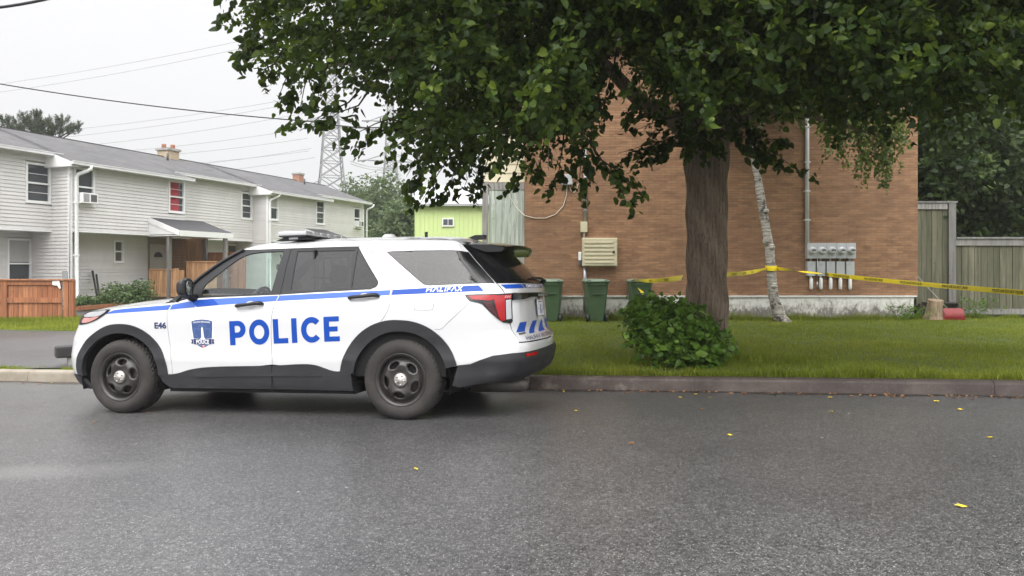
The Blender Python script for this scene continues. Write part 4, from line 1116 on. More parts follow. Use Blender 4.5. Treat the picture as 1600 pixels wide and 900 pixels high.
def clearg(name='clear_car_glass', col=(.70, .84, .83), ior=1.5):
    t = NT(name); g = t.node('ShaderNodeBsdfGlossy'); g.inputs['Roughness'].default_value = .01
    d = t.node('ShaderNodeBsdfTransparent'); d.inputs['Color'].default_value = (*col, 1)
    fr = two_sided_fresnel(t, ior)
    m = t.node('ShaderNodeMixShader'); t.lk(fr.outputs[0], m.inputs[0]); t.lk(d.outputs[0], m.inputs[1]); t.lk(g.outputs[0], m.inputs[2]); t.lk(m.outputs[0], t.out.inputs['Surface']); return t.mat
M_cglass = clearg(col=(.84, .95, .93), ior=1.6)
M_tyre = NT('tyre_rubber'); _n = M_tyre.noise(5, 6, .7); M_tyre.set(color=M_tyre.ramp(_n, [(.3, (.016, .0145, .014)), (.7, (.042, .036, .032))]), rough=.8); M_tyre.bump(M_tyre.noise(120, 2), .15, .002); M_tyre = M_tyre.mat
M_rim = plain('black_steel_rim', (.030, .027, .025), .38, .35, 9)
M_cap = plain('brushed_hub_cap', (.50, .47, .44), .45, .12, 18, metal=.8)
M_redl = NT('red_lens'); M_redl.set(color=(.34, .003, .006), rough=.14, spec=.4); M_redl = M_redl.mat
M_redd = NT('dark_red_lens'); M_redd.set(color=(.05, .003, .004), rough=.10, spec=.5); M_redd = M_redd.mat
M_lens = NT('clear_lamp_lens'); M_lens.set(color=(.45, .45, .46), rough=.1, spec=.9, metal=.3, Coat_Weight=1.0); M_lens = M_lens.mat
M_pink = NT('indicator_lens'); M_pink.set(color=(.50, .22, .20), rough=.1, Coat_Weight=1.0); M_pink = M_pink.mat
M_mirror = NT('mirror_glass'); M_mirror.set(color=(.35, .36, .38), rough=.03, metal=1.0); M_mirror = M_mirror.mat

# ------------------------------------------------------------------ outlines in (s, z)
ZT = [(SF, 1.0), (-4.1, 1.005), (-3.9, 1.02), (-3.70, 1.035), (-3.55, 1.046), (-3.3, 1.06), (-3.14, 1.07), (-2.95, 1.084), (-2.43, 1.118), (-2.40, 1.122)]
ZA = [(-2.40, 1.122), (-2.235, 1.345), (-2.0, 1.525), (-1.80, 1.645), (-1.68, 1.678), (-1.4, 1.703), (-.9, 1.712), (-.3, 1.706), (.1, 1.694), (.45, 1.674), (.75, 1.648), (.95, 1.625), (1.1, 1.61), (SR, 1.605)]
ZTs = np.array(ZT+ZA[1:]); zt = lambda s: np.interp(s, ZTs[:, 0], ZTs[:, 1])
def zt_line(a, b, n=30): return [(s, float(zt(s))) for s in np.linspace(a, b, n)]
line1 = smooth_poly([(-2.43, 1.118), (-2.447, 1.086), (-2.483, 1.036), (-2.480, .817), (-2.445, .528), (-2.434, .40)], n=5)   # top to bottom
line2 = smooth_poly([(-1.262, 1.180), (-1.268, 1.15), (-1.303, 1.059), (-1.327, .936), (-1.338, .688), (-1.322, .503), (-1.330, .26)], n=5)
line3 = smooth_poly([(-.505, 1.640), (-.467, 1.627), (-.379, 1.585), (-.131, 1.299), (-.104, 1.213), (-.112, 1.047), (-.193, .911), (-.29, .83)], n=5)
FC, RC = (-3.03, .365), (0.0, .365)
def arc(c, r, a0, a1, n=24):
    return [(c[0]+(r(a) if callable(r) else r)*math.cos(a), c[1]+(r(a) if callable(r) else r)*math.sin(a)) for a in np.linspace(a0, a1, n)]
pi = math.pi
rFo = lambda a: .545+.075*max(0, -math.cos(a))**1.5            # flare outer radius, front wheel
rRo = lambda a: .560+.060*max(0, -math.cos(a))
rFm = lambda a: rFo(a)-.03; rRm = lambda a: rRo(a)-.03
belt = [(-2.40, 1.124), (-2.30, 1.150), (-2.243, 1.160), (-1.9, 1.168), (-1.262, 1.182)]
belt2 = [(-1.262, 1.182), (-.9, 1.198), (-.5, 1.212), (-.32, 1.218)]
bump_top = [(.556, .507), (.67, .518), (.756, .553), (.872, .592), (1.049, .610), (1.5, .613), (SR, .615)]
# lower edge of the doors
rock = smooth_poly([(-2.60, .40), (-2.45, .402), (-2.36, .413), (-2.21, .452), (-1.95, .478), (-1.33, .492), (-1.1, .505), (-.955, .508), (-.85, .495), (-.69, .446), (-.60, .442)], n=4)
def rk(a, b): return [p for p in rock if a < p[0] < b]
liftl = smooth_poly([(.90, 1.585), (.917, 1.555), (.998, 1.256), (1.12, 1.10), (1.114, .913), (1.148, .77), (1.140, .70)], n=5)

# fender with the nose
fen = [(SF, .40)]+[(SF, 1.0)]+zt_line(SF+.02, -2.43, 40)+line1[1:]+[(-2.50, .40)]+[p for p in arc(FC, rFm, 0.07, pi-.02, 30)]+[(-3.75, .385)]
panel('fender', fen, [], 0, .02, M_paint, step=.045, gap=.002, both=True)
d1 = line1[::-1][:-1]+belt+line2[1:-4]
k = [p for p in line2 if p[1] > .50]
fd = line1[::-1]+[(-2.40, 1.124)]+belt[1:]+k[1:]+rk(-2.42, -1.34)[::-1]
fdoor = panel('front_door', fd, [], 0, .02, M_paint, step=.045, gap=.0025)
fdoor2 = panel('front_door', fd, [], 0, .02, M_paint, step=.06, gap=.0025, mirror=True)
dlo_r = [(-.32, 1.218), (-.268, 1.238), (-.252, 1.262), (-.256, 1.292), (-.521, 1.634)]
a0 = math.asin((.83-.365)/.60)
rd = k[::-1]+belt2+dlo_r+line3+[p for p in arc(RC, rRm, math.radians(118), math.radians(172), 12)]+rk(-1.32, -.56)[::-1]
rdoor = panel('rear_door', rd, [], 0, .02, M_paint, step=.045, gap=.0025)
panel('rear_door', rd, [], 0, .02, M_paint, step=.06, gap=.0025, mirror=True)
qtr = smooth_poly([(-.212, 1.577), (.1, 1.578), (.5, 1.570), (.903, 1.553)], n=3)[:-1]+[(.903, 1.553), (.983, 1.258)]+[(.7, 1.256), (.40, 1.250), (.27, 1.246), (.21, 1.256), (.158, 1.293)]
qu = [(-1.80, 1.645)]+[(s, 1.640+.004*math.sin((s+1.8)*2)) for s in (-1.6, -1.3, -1.0, -.7)]+line3+arc(RC, rRm, math.radians(117), math.radians(14), 24)+bump_top[:-2]+[(1.20, .612), (1.135, .70)]+liftl[::-1][1:]+[(.86, 1.63)]+zt_line(.84, -1.79, 50)
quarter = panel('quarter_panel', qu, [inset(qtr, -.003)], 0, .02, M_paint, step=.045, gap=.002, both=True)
# rear bumper, painted part, liftgate
mir = lambda L: [(2*SR-s, z) for s, z in L][::-1]
pb = [(1.135, .705), (1.2, .700), (1.6, .696), (SR, .695)]; panel('rear_bumper_cover', pb+mir(pb)[1:]+mir([(1.11, .614), (SR, .617)])[0:]+[(SR, .617), (1.11, .614)][::1][1:][::-1] if False else [(1.11, .614), (1.137, .700), (1.6, .694), (SR, .692)]+mir([(1.11, .614), (1.137, .700), (1.6, .694)])+[(SR, .617)], [], .002, .03, M_paint, step=.045, gap=.001)
lg = [(1.142, .708), (1.150, .77), (1.120, .913), (1.126, 1.10), (1.005, 1.252)]; lg_all = lg+[(SR, 1.248)]+mir(lg)+[(SR, .700)]
lift = panel('liftgate', lg_all, [], .001, .02, M_paint, step=.04, gap=.002, bow=lambda s, z: -.018*sst(1.50, 1.58, s)*sst(1.50, 1.58, 2*SR-s)*sst(1.11, 1.09, z)*sst(.89, .91, z))
rg = [(1.005, 1.256), (.922, 1.556), (.905, 1.60)]
panel('rear_window', rg+[(1.3, 1.602), (SR, 1.602)]+mir(rg+[(1.3, 1.602)])+[(SR, 1.252)], [], -.001, .01, M_gblack, step=.045, gap=.001)
rgi = [(1.15, 1.285), (1.09, 1.40), (1.02, 1.545)]
panel('rear_glass', rgi+[(SR, 1.56)]+mir(rgi)+[(SR, 1.285)], [], .0025, .002, M_tint, step=.045)
# window surround and side glass
dlo = [(-2.40, 1.124), (-2.243, 1.160), (-1.9, 1.168), (-1.262, 1.182)]+belt2[1:]+dlo_r[1:]+[(-.9, 1.643), (-1.36, 1.645), (-1.79, 1.640), (-1.83, 1.628)]+zt_line(-1.84, -2.39, 14)
wF = smooth_poly([(-2.115, 1.300), (-1.98, 1.415), (-1.825, 1.540), (-1.72, 1.592), (-1.60, 1.612), (-1.45, 1.617)], n=4)+[(-1.325, 1.617), (-1.365, 1.200), (-1.87, 1.188), (-2.13, 1.178), (-2.133, 1.262)]
wR = [(-1.170, 1.612), (-.556, 1.604), (-.540, 1.232), (-1.155, 1.216)]
wQ = [(-.522, 1.600), (-.268, 1.288), (-.270, 1.266), (-.300, 1.240), (-.330, 1.236), (-.518, 1.236)]
surr = panel('window_surround', dlo, [wF, wR, wQ], -.004, .016, M_pillar, step=.05, gap=.001, both=True)
panel('front_side_glass', inset(wF, -.004), [], -.010, .003, M_cglass, step=.05, both=True)
panel('rear_side_glass', inset(wR, -.004), [], -.010, .003, M_tint, step=.05, both=True)
panel('vent_glass', inset(wQ, -.004), [], -.010, .003, M_tint, step=.05, both=True)
panel('quarter_glass', qtr, [], -.003, .006, M_tint, step=.045, both=True)
panel('quarter_glass_band', [(.56, 1.569), (.903, 1.554), (.983, 1.259), (.86, 1.257), (.80, 1.258)], [], -.0015, .003, M_gblack, step=.05, both=True)
panel('pillar_seam', [(-1.253, 1.643), (-1.247, 1.643), (-1.259, 1.182), (-1.265, 1.182)], [], -.003, .004, M_lining, both=True)
# flares, sills, bumpers
def ring(ro, ri, a0, a1, c, n=34): return arc(c, ro, a0, a1, n)+arc(c, ri, a1, a0, n)
fl = lambda c, ro: (lambda s, z: .022*sst(0, .05, ro-np.hypot(s-c[0], z-c[1])))
ro_f = lambda s, z: .0
riF = lambda a: .452+.05*max(0, -math.cos(a))**1.5
riR = lambda a: .458+.02*max(0, -math.cos(a))
def flare_bow(c, mid, w): return lambda s, z: .026-.016*np.clip(((np.hypot(s-c[0], z-c[1])-mid)/w), -1, 1)**2*(np.hypot(s-c[0], z-c[1]) > mid)
panel('wheel_arch_flare', ring(rFo, riF, .06, pi-.02, FC), [], 0, .045, M_clad, step=.03, both=True, bow=flare_bow(FC, .49, .07))
panel('wheel_arch_flare', ring(rRo, riR, .26, pi-.13, RC), [], 0, .045, M_clad, step=.03, both=True, bow=flare_bow(RC, .50, .08))
sill = [(-2.585, .40)]+[p for p in rock if p[0] > -2.59]+[(-.62, .446), (-.500, .446), (-.497, .252)]+[(-1.0, .256), (-1.5, .258), (-2.2, .256), (-2.44, .254), (-2.50, .268), (-2.55, .33)]
panel('sill_cladding', sill, [], 0, .05, M_clad, step=.03, both=True, bow=lambda s, z: .006+.012*sst(.36, .42, z)*sst(.50, .47, z)-.03*sst(.33, .25, z))
rib = smooth_poly([(-2.18, .385), (-2.10, .405), (-1.8, .418), (-1.0, .430), (-.86, .420), (-.80, .405), (-.9, .398), (-1.5, .392), (-2.1, .380)], closed=True, n=3)
panel('sill_rib', rib, [], .021, .012, M_clad, step=.04, both=True)
panel('sill_seam', [(-1.327, .495), (-1.321, .495), (-1.328, .26), (-1.335, .26)], [], .0195, .006, M_lining)
fb = [(SF, .40), (-3.76, .383), (-3.66, .368), (-3.585, .366), (-3.56, .30), (-3.545, .24), (-3.60, .235), (-3.75, .25), (SF, .26)]
panel('front_valance', fb, [], .006, .03, M_clad, step=.05, both=True)
rbb = bump_top+mir(bump_top)[1:]; low = [(.508, .319), (.60, .300), (.72, .305), (.923, .338), (1.2, .352), (1.6, .362), (SR, .366)]
bmp = panel('rear_bumper', rbb+(low+mir(low)[1:])[::-1], [], .0, .04, M_clad, step=.035, bow=lambda s, z: .012+.010*sst(.60, .56, z)-.035*sst(.42, .30, z)+.012*sst(.50, .47, z)*sst(1.25, 1.35, s))
panel('reflector', [(1.19, .600), (1.40, .604), (1.40, .576), (1.19, .574)], [], .030, .010, M_redl, bmp, step=.03)
panel('bumper_recess', smooth_poly([(1.45, .405), (1.55, .375), (1.75, .385), (1.80, .42), (1.6, .44)], closed=True, n=3), [], .018, .006, M_gblack, bmp, step=.04)
panel('bumper_recess', [(2.1, .48), (2.45, .50), (2.45, .42), (2.15, .41)], [], .03, .006, M_lining, bmp, step=.04)
# tail lamp
tl = [(.648, 1.150), (.668, 1.120), (.705, 1.094), (.80, 1.076), (.845, 1.062), (.93, .985), (1.000, .925), (1.050, .893), (1.125, .883), (1.150, .90), (1.163, 1.085), (1.158, 1.158), (1.0, 1.152), (.80, 1.152)]
lamp = panel('tail_lamp', tl, [], .010, .02, M_gblack, step=.03); panel('tail_lamp', tl, [], .010, .02, M_gblack, step=.04, mirror=True)
panel('upper_lens', [(.685, 1.138), (.735, 1.106), (.94, 1.090), (.97, 1.105), (1.0, 1.142), (.85, 1.141)], [], .014, .004, M_redl, lamp, step=.03)
panel('lower_lens', [(.86, 1.076), (.945, 1.078), (1.0, .955), (.99, .940), (.95, .978)], [], .014, .004, M_redd, lamp, step=.03)
panel('brake_lens', [(.965, 1.132), (1.150, 1.146), (1.152, 1.108), (1.082, 1.100), (1.068, .915), (1.035, .905), (1.012, .93)], [], .0155, .004, M_redl, lamp, step=.03)
panel('reverse_lens', [(1.092, 1.092), (1.148, 1.098), (1.136, .925), (1.080, .918)], [], .0155, .004, M_lens, lamp, step=.03)
for k_ in range(3): panel('glow_bar', [(1.085+.022*k_, 1.136), (1.098+.022*k_, 1.137), (1.090+.022*k_, 1.112), (1.077+.022*k_, 1.112)], [], .018, .003, M_pink, lamp, step=.03)
# black bar across the liftgate with its lamps, wiper
bar_ = [(1.162, 1.160), (1.6, 1.163), (SR, 1.163)]; bl = [(1.165, 1.092), (1.40, 1.100), (1.55, 1.118), (SR-.15, 1.122), (SR, 1.10)]
tb = panel('liftgate_bar', bar_+mir(bar_)[1:]+(bl+mir(bl)[1:])[::-1], [], .028, .03, M_gblack, step=.035)
panel('bar_lamp', [(1.83, 1.146), (2.06, 1.146), (2.06, 1.130), (1.83, 1.130)], [], .031, .003, M_metal, tb, step=.03); panel('bar_lamp', [(2.42, 1.146), (2.56, 1.146), (2.56, 1.130), (2.42, 1.130)], [], .031, .003, M_metal, tb, step=.03)
def carb(name, mb, mat, parent=None): return mb.build(name, mat, parent or CAR)
def P3(s, z, off=0.0): 
    p = surf(np.array([s]), np.array([z]))[0]+surf_n(np.array([s]), np.array([z]))[0]*off; return Vector(p)
wb = MB(); w0 = P3(2.50, 1.27, .03); w1 = P3(1.75, 1.30, .02); wb.tube([P3(2.50, 1.26, .0), P3(2.50, 1.27, .05)], .028, 12); wb.tube([w0, P3(2.38, 1.285, .035), w1], [.022, .014, .006], 8); carb('rear_wiper', wb, M_black)
# licence plate
pl_ = [(1.845, 1.085), (2.157, 1.085), (2.157, .925), (1.845, .925)]
plate = panel('licence_plate', pl_, [], .006, .006, M_vwhite, step=.05)
panel('plate_rim', [(1.835, 1.092), (2.167, 1.092), (2.167, .918), (1.835, .918)], [pl_], .004, .008, M_dkgrey, plate, step=.05)
panel('badge_strip', [(1.20, .786), (1.335, .790), (1.330, .776), (1.197, .770)], [], .006, .006, M_dkgrey, lift, step=.03)

# ------------------------------------------------------------------ lettering and stripes: thin vinyl on the body surface
def vinyl(name, outer, mat, parent, off=.0012, holes=(), step=.04): return panel(name, outer, list(holes), off, .001, mat, parent, step=step)
st_t = np.array([(-3.14, 1.050), (-2.952, 1.066), (-2.434, 1.098), (-2.25, 1.135), (-2.011, 1.150), (-1.265, 1.172), (-.12, 1.207), (.591, 1.232), (.80, 1.237)])
st_b = np.array([(-3.291, 1.010), (-2.426, 1.050), (-1.995, 1.084), (-1.251, 1.120), (-.109, 1.160), (.853, 1.184)])
zt_s = lambda s: float(np.interp(s, st_t[:, 0], st_t[:, 1])); zb_s = lambda s: float(np.interp(s, st_b[:, 0], st_b[:, 1]))
def stripe(a0, a1, b0, b1, mat, parent, off=.0012):
    top = [(s, zt_s(s)) for s in np.linspace(a0, a1, max(2, int((a1-a0)/.1)))]; bot = [(s, zb_s(s)) for s in np.linspace(b1, b0, max(2, int((b1-b0)/.1)))]
    return vinyl('stripe', top+bot, mat, parent, off)
fenders = [o for o in scene.collection.objects if o.name.startswith('fender')]; fenderN = fenders[0]
quN = [o for o in scene.collection.objects if o.name.startswith('quarter_panel')][0]
stripe(-3.14, -2.452, -3.29, -2.478, M_blue2, fenderN); stripe(-2.434, -2.19, -2.46, -2.17, M_blue2, fdoor); stripe(-2.235, -1.99, -2.155, -1.905, M_blue, fdoor, .0018); stripe(-2.0, -1.272, -1.915, -1.290, M_blue2, fdoor)
stripe(-1.262, -.115, -1.280, -.118, M_blue2, rdoor); stripe(-.095, .795, -.098, .853, M_blue, quN)
rs = [(1.035, 1.238), (1.33, 1.243), (1.40, 1.205), (1.085, 1.200)]; vinyl('stripe', rs, M_blue, lift, .003)
vinyl('stripe', [(1.355, 1.243), (2.34, 1.243), (2.34, 1.205), (1.425, 1.205)], M_navy, lift, .003); vinyl('stripe', [(2.38, 1.243), (2.62, 1.243), (2.62, 1.205), (2.42, 1.205)], M_navy, lift, .003)
for q in ([(1.262, .884), (1.432, .886), (1.345, .794), (1.178, .794)], [(1.625, .884), (1.780, .884), (1.585, .770), (1.415, .770)], [(1.985, .884), (2.03, .884), (2.03, .770), (1.735, .770)], [(2.20, .884), (2.34, .884), (2.44, .770), (2.30, .770)], [(2.52, .884), (2.67, .884), (2.75, .79), (2.58, .79)]): vinyl('chevron', q, M_blue, lift, .003)
class Pen:
    """collects polygons (with holes) drawn in letter units and lays them on the body"""
    def __init__(s, name, mat, parent, s0, z0, k, shear=0, off=.002, rise=0): s.a = (s0, z0, k, shear, rise); s.V = []; s.N = []; s.F = []; s.o = off; s.args = (name, mat, parent)
    def poly(s, outer, holes=(), step=.03):
        s0, z0, k, sh, ri = s.a; mp = lambda L: [(s0+k*(x+sh*y), z0+k*y+ri*k*x) for x, y in L]
        V, T = cdt(resample(mp(outer), .03), [resample(mp(h), .03) for h in holes], step)
        P = surf(V[:, 0], V[:, 1]); N = surf_n(V[:, 0], V[:, 1]); b = len(s.V)
        s.V += list(P+N*s.o); s.N += list(N); s.F += [tuple(b+i for i in t) for t in T]
    def done(s): n, m, p = s.args; return mesh_n(n, s.V, s.F, s.N, m, p)
def stroke(a, b, w):
    a, b = np.array(a, float), np.array(b, float); d = (b-a)/np.linalg.norm(b-a); n = np.array((-d[1], d[0]))*w/2
    return [tuple(a+n), tuple(b+n), tuple(b-n), tuple(a-n)]
def ell(cx, cy, rx_, ry_, a0=0, a1=360, n=28): return [(cx+rx_*math.cos(math.radians(a)), cy+ry_*math.sin(math.radians(a))) for a in np.linspace(a0, a1, n, endpoint=(a1-a0) < 360)]
def big_letters(pen, word, xs):
    w = .255
    for ch, x in zip(word, xs):
        X = lambda L: [(p[0]+x, p[1]) for p in L]
        if ch == 'P':
            out = [(0, 0), (.25, 0), (.25, .30), (.40, .30)]+ell(.40, .65, .345, .35, -90, 90, 16)+[(0, 1.0)]
            pen.poly(X(out), [X([(.25, .52), (.38, .52)]+ell(.38, .66, .125, .135, -80, 80, 8)+[(.38, .795), (.25, .795)])])
        elif ch == 'O': pen.poly(X(ell(.46, .5, .46, .52)), [X(ell(.46, .5, .235, .285))])
        elif ch == 'L': pen.poly(X([(0, 0), (.66, 0), (.66, .21), (.24, .21), (.24, 1), (0, 1)]))
        elif ch == 'I': pen.poly(X([(0, 0), (.24, 0), (.24, 1), (0, 1)]))
        elif ch == 'C': pen.poly(X(ell(.48, .5, .47, .52, 42, 318, 30)+ell(.48, .5, .235, .29, 318, 42, 24)))
        elif ch == 'E': pen.poly(X([(0, 0), (.68, 0), (.68, .20), (.24, .20), (.24, .40), (.60, .40), (.60, .60), (.24, .60), (.24, .80), (.67, .80), (.67, 1), (0, 1)]))
# POLICE across both front and rear door; split at the door gap
kz = .238; s0 = -1.786
xs = [(v-438)*.001186/kz for v in (438, 618, 838, 1003, 1086, 1289)]
pen = Pen('lettering', M_blue, fdoor, s0, .690, kz, rise=.034); big_letters(pen, 'PO', xs[:2]); pen.done()
pen = Pen('lettering', M_blue, rdoor, s0, .690, kz, rise=.034); big_letters(pen, 'LICE', xs[2:]); pen.done()
# HALIFAX on the stripe, crossbar-less A
pen = Pen('lettering', M_vwhite, quN, .238, 1.181, .047, shear=.22, off=.0025, rise=.012); x = 0
for ch in 'HALIFAX':
    w = .24; L = []
    if ch == 'H': L = [((.12, 0), (.12, 1)), ((1.0, 0), (1.0, 1)), ((.2, .5), (.9, .5))]; adv = 1.32
    elif ch == 'A': L = [((.02, 0), (.56, .98)), ((.56, .98), (1.10, 0))]; adv = 1.28
    elif ch == 'L': L = [((.12, 0), (.12, 1)), ((.2, .11), (.78, .11))]; adv = .98
    elif ch == 'I': L = [((.12, 0), (.12, 1))]; adv = .48
    elif ch == 'F': L = [((.12, 0), (.12, 1)), ((.2, .89), (.82, .89)), ((.2, .48), (.70, .48))]; adv = .95
    elif ch == 'X': L = [((.02, 0), (1.0, 1)), ((1.0, 0), (.02, 1))]; adv = 1.2
    for a, b in L: pen.poly([(p[0]+x, p[1]) for p in stroke(a, b, w)], step=.05)
    x += adv*1.07
pen.done()
def text_pts(s, bold=.0):
    cu = bpy.data.curves.new('t', 'FONT'); cu.body = s; cu.size = 1; cu.offset = bold; cu.resolution_u = 3
    ob = bpy.data.objects.new('t', cu); scene.collection.objects.link(ob)
    dg = bpy.context.evaluated_depsgraph_get(); me = bpy.data.meshes.new_from_object(ob.evaluated_get(dg))
    V = np.array([v.co[:2] for v in me.vertices]); Fc = [tuple(p.vertices) for p in me.polygons]
    bpy.data.objects.remove(ob); bpy.data.curves.remove(cu); bpy.data.meshes.remove(me); return V, Fc
def text_on(name, s, s0, z0, width, height, mat, parent, off=.002, shear=0, rise=0, bold=.02, curve=0):
    V, Fc = text_pts(s, bold); V = V-V.min(0); V /= V.max(0); V = V*(width, height); V[:, 0] += shear*V[:, 1]; V[:, 1] += rise*V[:, 0]
    if curve: V[:, 1] -= curve*((V[:, 0]/width-.5)*2)**2
    S, Z = V[:, 0]+s0, V[:, 1]+z0; N = surf_n(S, Z); P = surf(S, Z)+N*off
    return mesh_n(name, P, Fc, N, mat, parent)
text_on('unit_number', 'E46', -2.634, .858, .138, .066, M_navy, fenderN, rise=.0, bold=.04)
text_on('lettering', 'EMERGENCY', 1.47, 1.209, .60, .030, M_vwhite, lift, off=.0045)
vinyl('separator', [(2.14, 1.243), (2.17, 1.243), (2.22, 1.205), (2.19, 1.205)], M_vwhite, lift, .0045)
vinyl('separator', [(2.25, 1.243), (2.28, 1.243), (2.33, 1.205), (2.30, 1.205)], M_vwhite, lift, .0045)
text_on('lettering', 'HALIFAX REGIONAL POLICE', 1.27, .716, 1.38, .038, M_navy, lift, off=.003, shear=.15, bold=.0)
# plate marks: blue lighthouse-like smudge and characters too small to read in the photograph
vinyl('plate_emblem', [(1.945, .960), (2.035, .958), (2.012, .985), (2.004, 1.035), (1.985, 1.045), (1.968, 1.032), (1.966, .990)], M_badge2, plate, .008)
vinyl('plate_emblem', [(1.93, .953), (2.05, .951), (2.05, .944), (1.93, .946)], M_badge, plate, .008)
for q_ in ((1.880, 1.005), (2.065, 1.030), (2.085, .990), (2.110, 1.000), (2.095, .965)): vinyl('plate_mark', [(q_[0], q_[1]), (q_[0]+.020, q_[1]+.004), (q_[0]+.017, q_[1]-.022), (q_[0]-.002, q_[1]-.018)], M_badge, plate, .008)
vinyl('plate_band', [(1.90, 1.070), (2.10, 1.070), (2.10, 1.060), (1.90, 1.060)], M_badge2, plate, .008)
# the door shield
def bd(L): return [(-2.090+.127*x, .660+.296*y) for x, y in L]      # unit square: x -1..1, y 0..1
sh_out = [(-.98, .93), (-.5, .985), (0, 1.0), (.5, .985), (.98, .93), (.96, .70), (.90, .45), (.86, .33), (1.08, .33), (.98, .24), (1.08, .15), (.60, .13), (.32, .04), (0, -.03), (-.32, .04), (-.60, .13), (-1.08, .15), (-.98, .24), (-1.08, .33), (-.86, .33), (-.90, .45), (-.96, .70)]
shield = vinyl('shield', inset(resample(bd(sh_out), .02), -.004), M_vwhite, fdoor, .0014, step=.03)
vinyl('shield_field', bd([(-.93, .91), (-.5, .96), (0, .975), (.5, .96), (.93, .91), (.90, .68), (.80, .30), (.60, .13), (.32, .06), (0, .0), (-.32, .06), (-.60, .13), (-.80, .30), (-.90, .68)]), M_badge, shield, .0020, step=.03)
leafp = [(0, .84), (.12, .76), (.30, .79), (.27, .62), (.42, .70), (.52, .66), (.74, .67), (.68, .57), (.80, .52), (.45, .36), (.5, .30), (.0, .30), (-.5, .30), (-.45, .36), (-.80, .52), (-.68, .57), (-.74, .67), (-.52, .66), (-.42, .70), (-.27, .62), (-.30, .79), (-.12, .76)]
vinyl('maple_leaf', bd(leafp), M_badge2, shield, .0026, step=.03); vinyl('maple_leaf', inset(resample(bd(leafp), .01), .0045), M_badge, shield, .0030, step=.03)
vinyl('tower', bd([(-.25, .30), (-.10, .38), (-.08, .68), (0, .735), (.08, .68), (.13, .38), (.27, .30)]), M_vwhite, shield, .0034, step=.03)
vinyl('banner', bd([(-.84, .34), (0, .30), (.84, .34), (.80, .13), (0, .10), (-.80, .13)]), M_vwhite, shield, .0036, step=.03)
vinyl('banner', inset(resample(bd([(-.84, .34), (0, .30), (.84, .34), (.80, .13), (0, .10), (-.80, .13)]), .02), .003), M_navy, shield, .0040, step=.03)
for sg in (-1, 1): vinyl('banner', bd([(sg*.84, .31), (sg*1.05, .31), (sg*.95, .24), (sg*1.05, .165), (sg*.82, .15)]), M_navy, shield, .0040, step=.03)
text_on('lettering', 'POLICE', -2.090-.072, .660+.296*.155, .144, .040, M_vwhite, shield, off=.0048, bold=.03)
text_on('lettering', 'HALIFAX REGIONAL', -2.090-.095, .660+.296*.865, .19, .017, M_vwhite, shield, off=.0028, bold=.01, curve=.006)
vinyl('emblem', bd(ell(.05, .055, .10, .05, n=12)), M_orange, shield, .0030, step=.03)
# fuel flap, bumper crease
ff = [(.135, 1.03), (.15, 1.016), (.30, 1.014), (.322, 1.035), (.332, 1.12), (.32, 1.142), (.16, 1.146), (.135, 1.125)]
fu = smooth_poly(ff, closed=True, n=3); vinyl('fuel_flap_gap', fu, M_dkgrey, quN, .0008, holes=[inset(resample(fu, .02), .004)]); 
def seam(pts, w=.004, mat=None, parent=None, off=.001):
    P = np.array(smooth_poly(pts, n=6)); d = np.gradient(P, axis=0); d /= np.linalg.norm(d, axis=1, keepdims=True); n = np.stack([-d[:, 1], d[:, 0]], 1)*w/2
    V = np.concatenate([P+n, P-n]); S, Z = V[:, 0], V[:, 1]; N = surf_n(S, Z); m = len(P)
    return mesh_n('panel_gap', surf(S, Z)+N*off, [(i+m, i+1+m, i+1, i) for i in range(m-1)], N, mat or M_dkgrey, parent or quN)
seam([(.335, .838), (.40, .842), (.47, .90), (.60, 1.0), (.70, 1.075)], .0035)
# handles
for sx0, sx1, z0, z1, par in ((-1.70, -1.425, 1.072, 1.092, fdoor), (-.515, -.225, 1.131, 1.150, rdoor)):
    hb = MB(); A = P3(sx0, z0, .040); B = P3(sx1, z1, .040)
    hb.tube([P3(sx0, z0, .0), P3(sx0+.005, z0, .030), P3(sx0+.03, z0+.001, .042), A.lerp(B, .5)+Vector((0, -.004, 0)), P3(sx1-.05, z1, .042), P3(sx1-.01, z1, .034), P3(sx1, z1, .0)], [.014, .017, .018, .017, .020, .020, .014], 12)
    o_h = hb.build('handle', M_black, par)
    cx_, cz_ = (sx0+sx1)/2, (z0+z1)/2
    vinyl('handle_patch', ell(cx_, cz_, .062, .040, n=24), plain('handle_patch_grey', (.55, .55, .56), .3) if par is fdoor else bpy.data.materials['handle_patch_grey'], par, .0022)  # flat grey ellipse laid behind the handle, no hollow in the mesh
# hood, windscreen, roof, spoiler top: lofts across the car
def top_strip(name, sa, sb, n, mat, crown, bow, parent=None, dz=0.0, ns=18, ez=1.0):
    S = np.linspace(sa, sb, n); E = surf(S, zt(S)); V = []
    for i in range(n):
        c = crown(S[i]); b = bow(S[i])
        for j in range(ns+1):
            q = -1+2*j/ns; V.append((E[i, 0]-b*(1-q*q), .99+(.99-E[i, 1])*q, E[i, 2]+c*(1-abs(q)**2.6)+dz))
    o = grid_mesh(name, V, n, ns+1, mat, parent or CAR)
    if o.data.polygons[len(o.data.polygons)//2].normal.z < 0: o.data.flip_normals()
    a = o.data.attributes.new('rnd', 'FLOAT', 'POINT')
    return o
hcrown = lambda s: float(np.interp(s, [SF, -4.2, -3.8, -3.5, -2.5, -2.40], [0, .01, .05, .075, .072, .07]))
top_strip('bonnet', SF+.01, -2.41, 60, M_paint, hcrown, lambda s: float(np.interp(s, [-3.4, -2.4], [0, .20])))
top_strip('windscreen', -2.38, -1.80, 14, M_cglass, lambda s: float(np.interp(s, [-2.4, -1.8], [.05, .06])), lambda s: float(np.interp(s, [-2.4, -1.8], [.24, .16])))
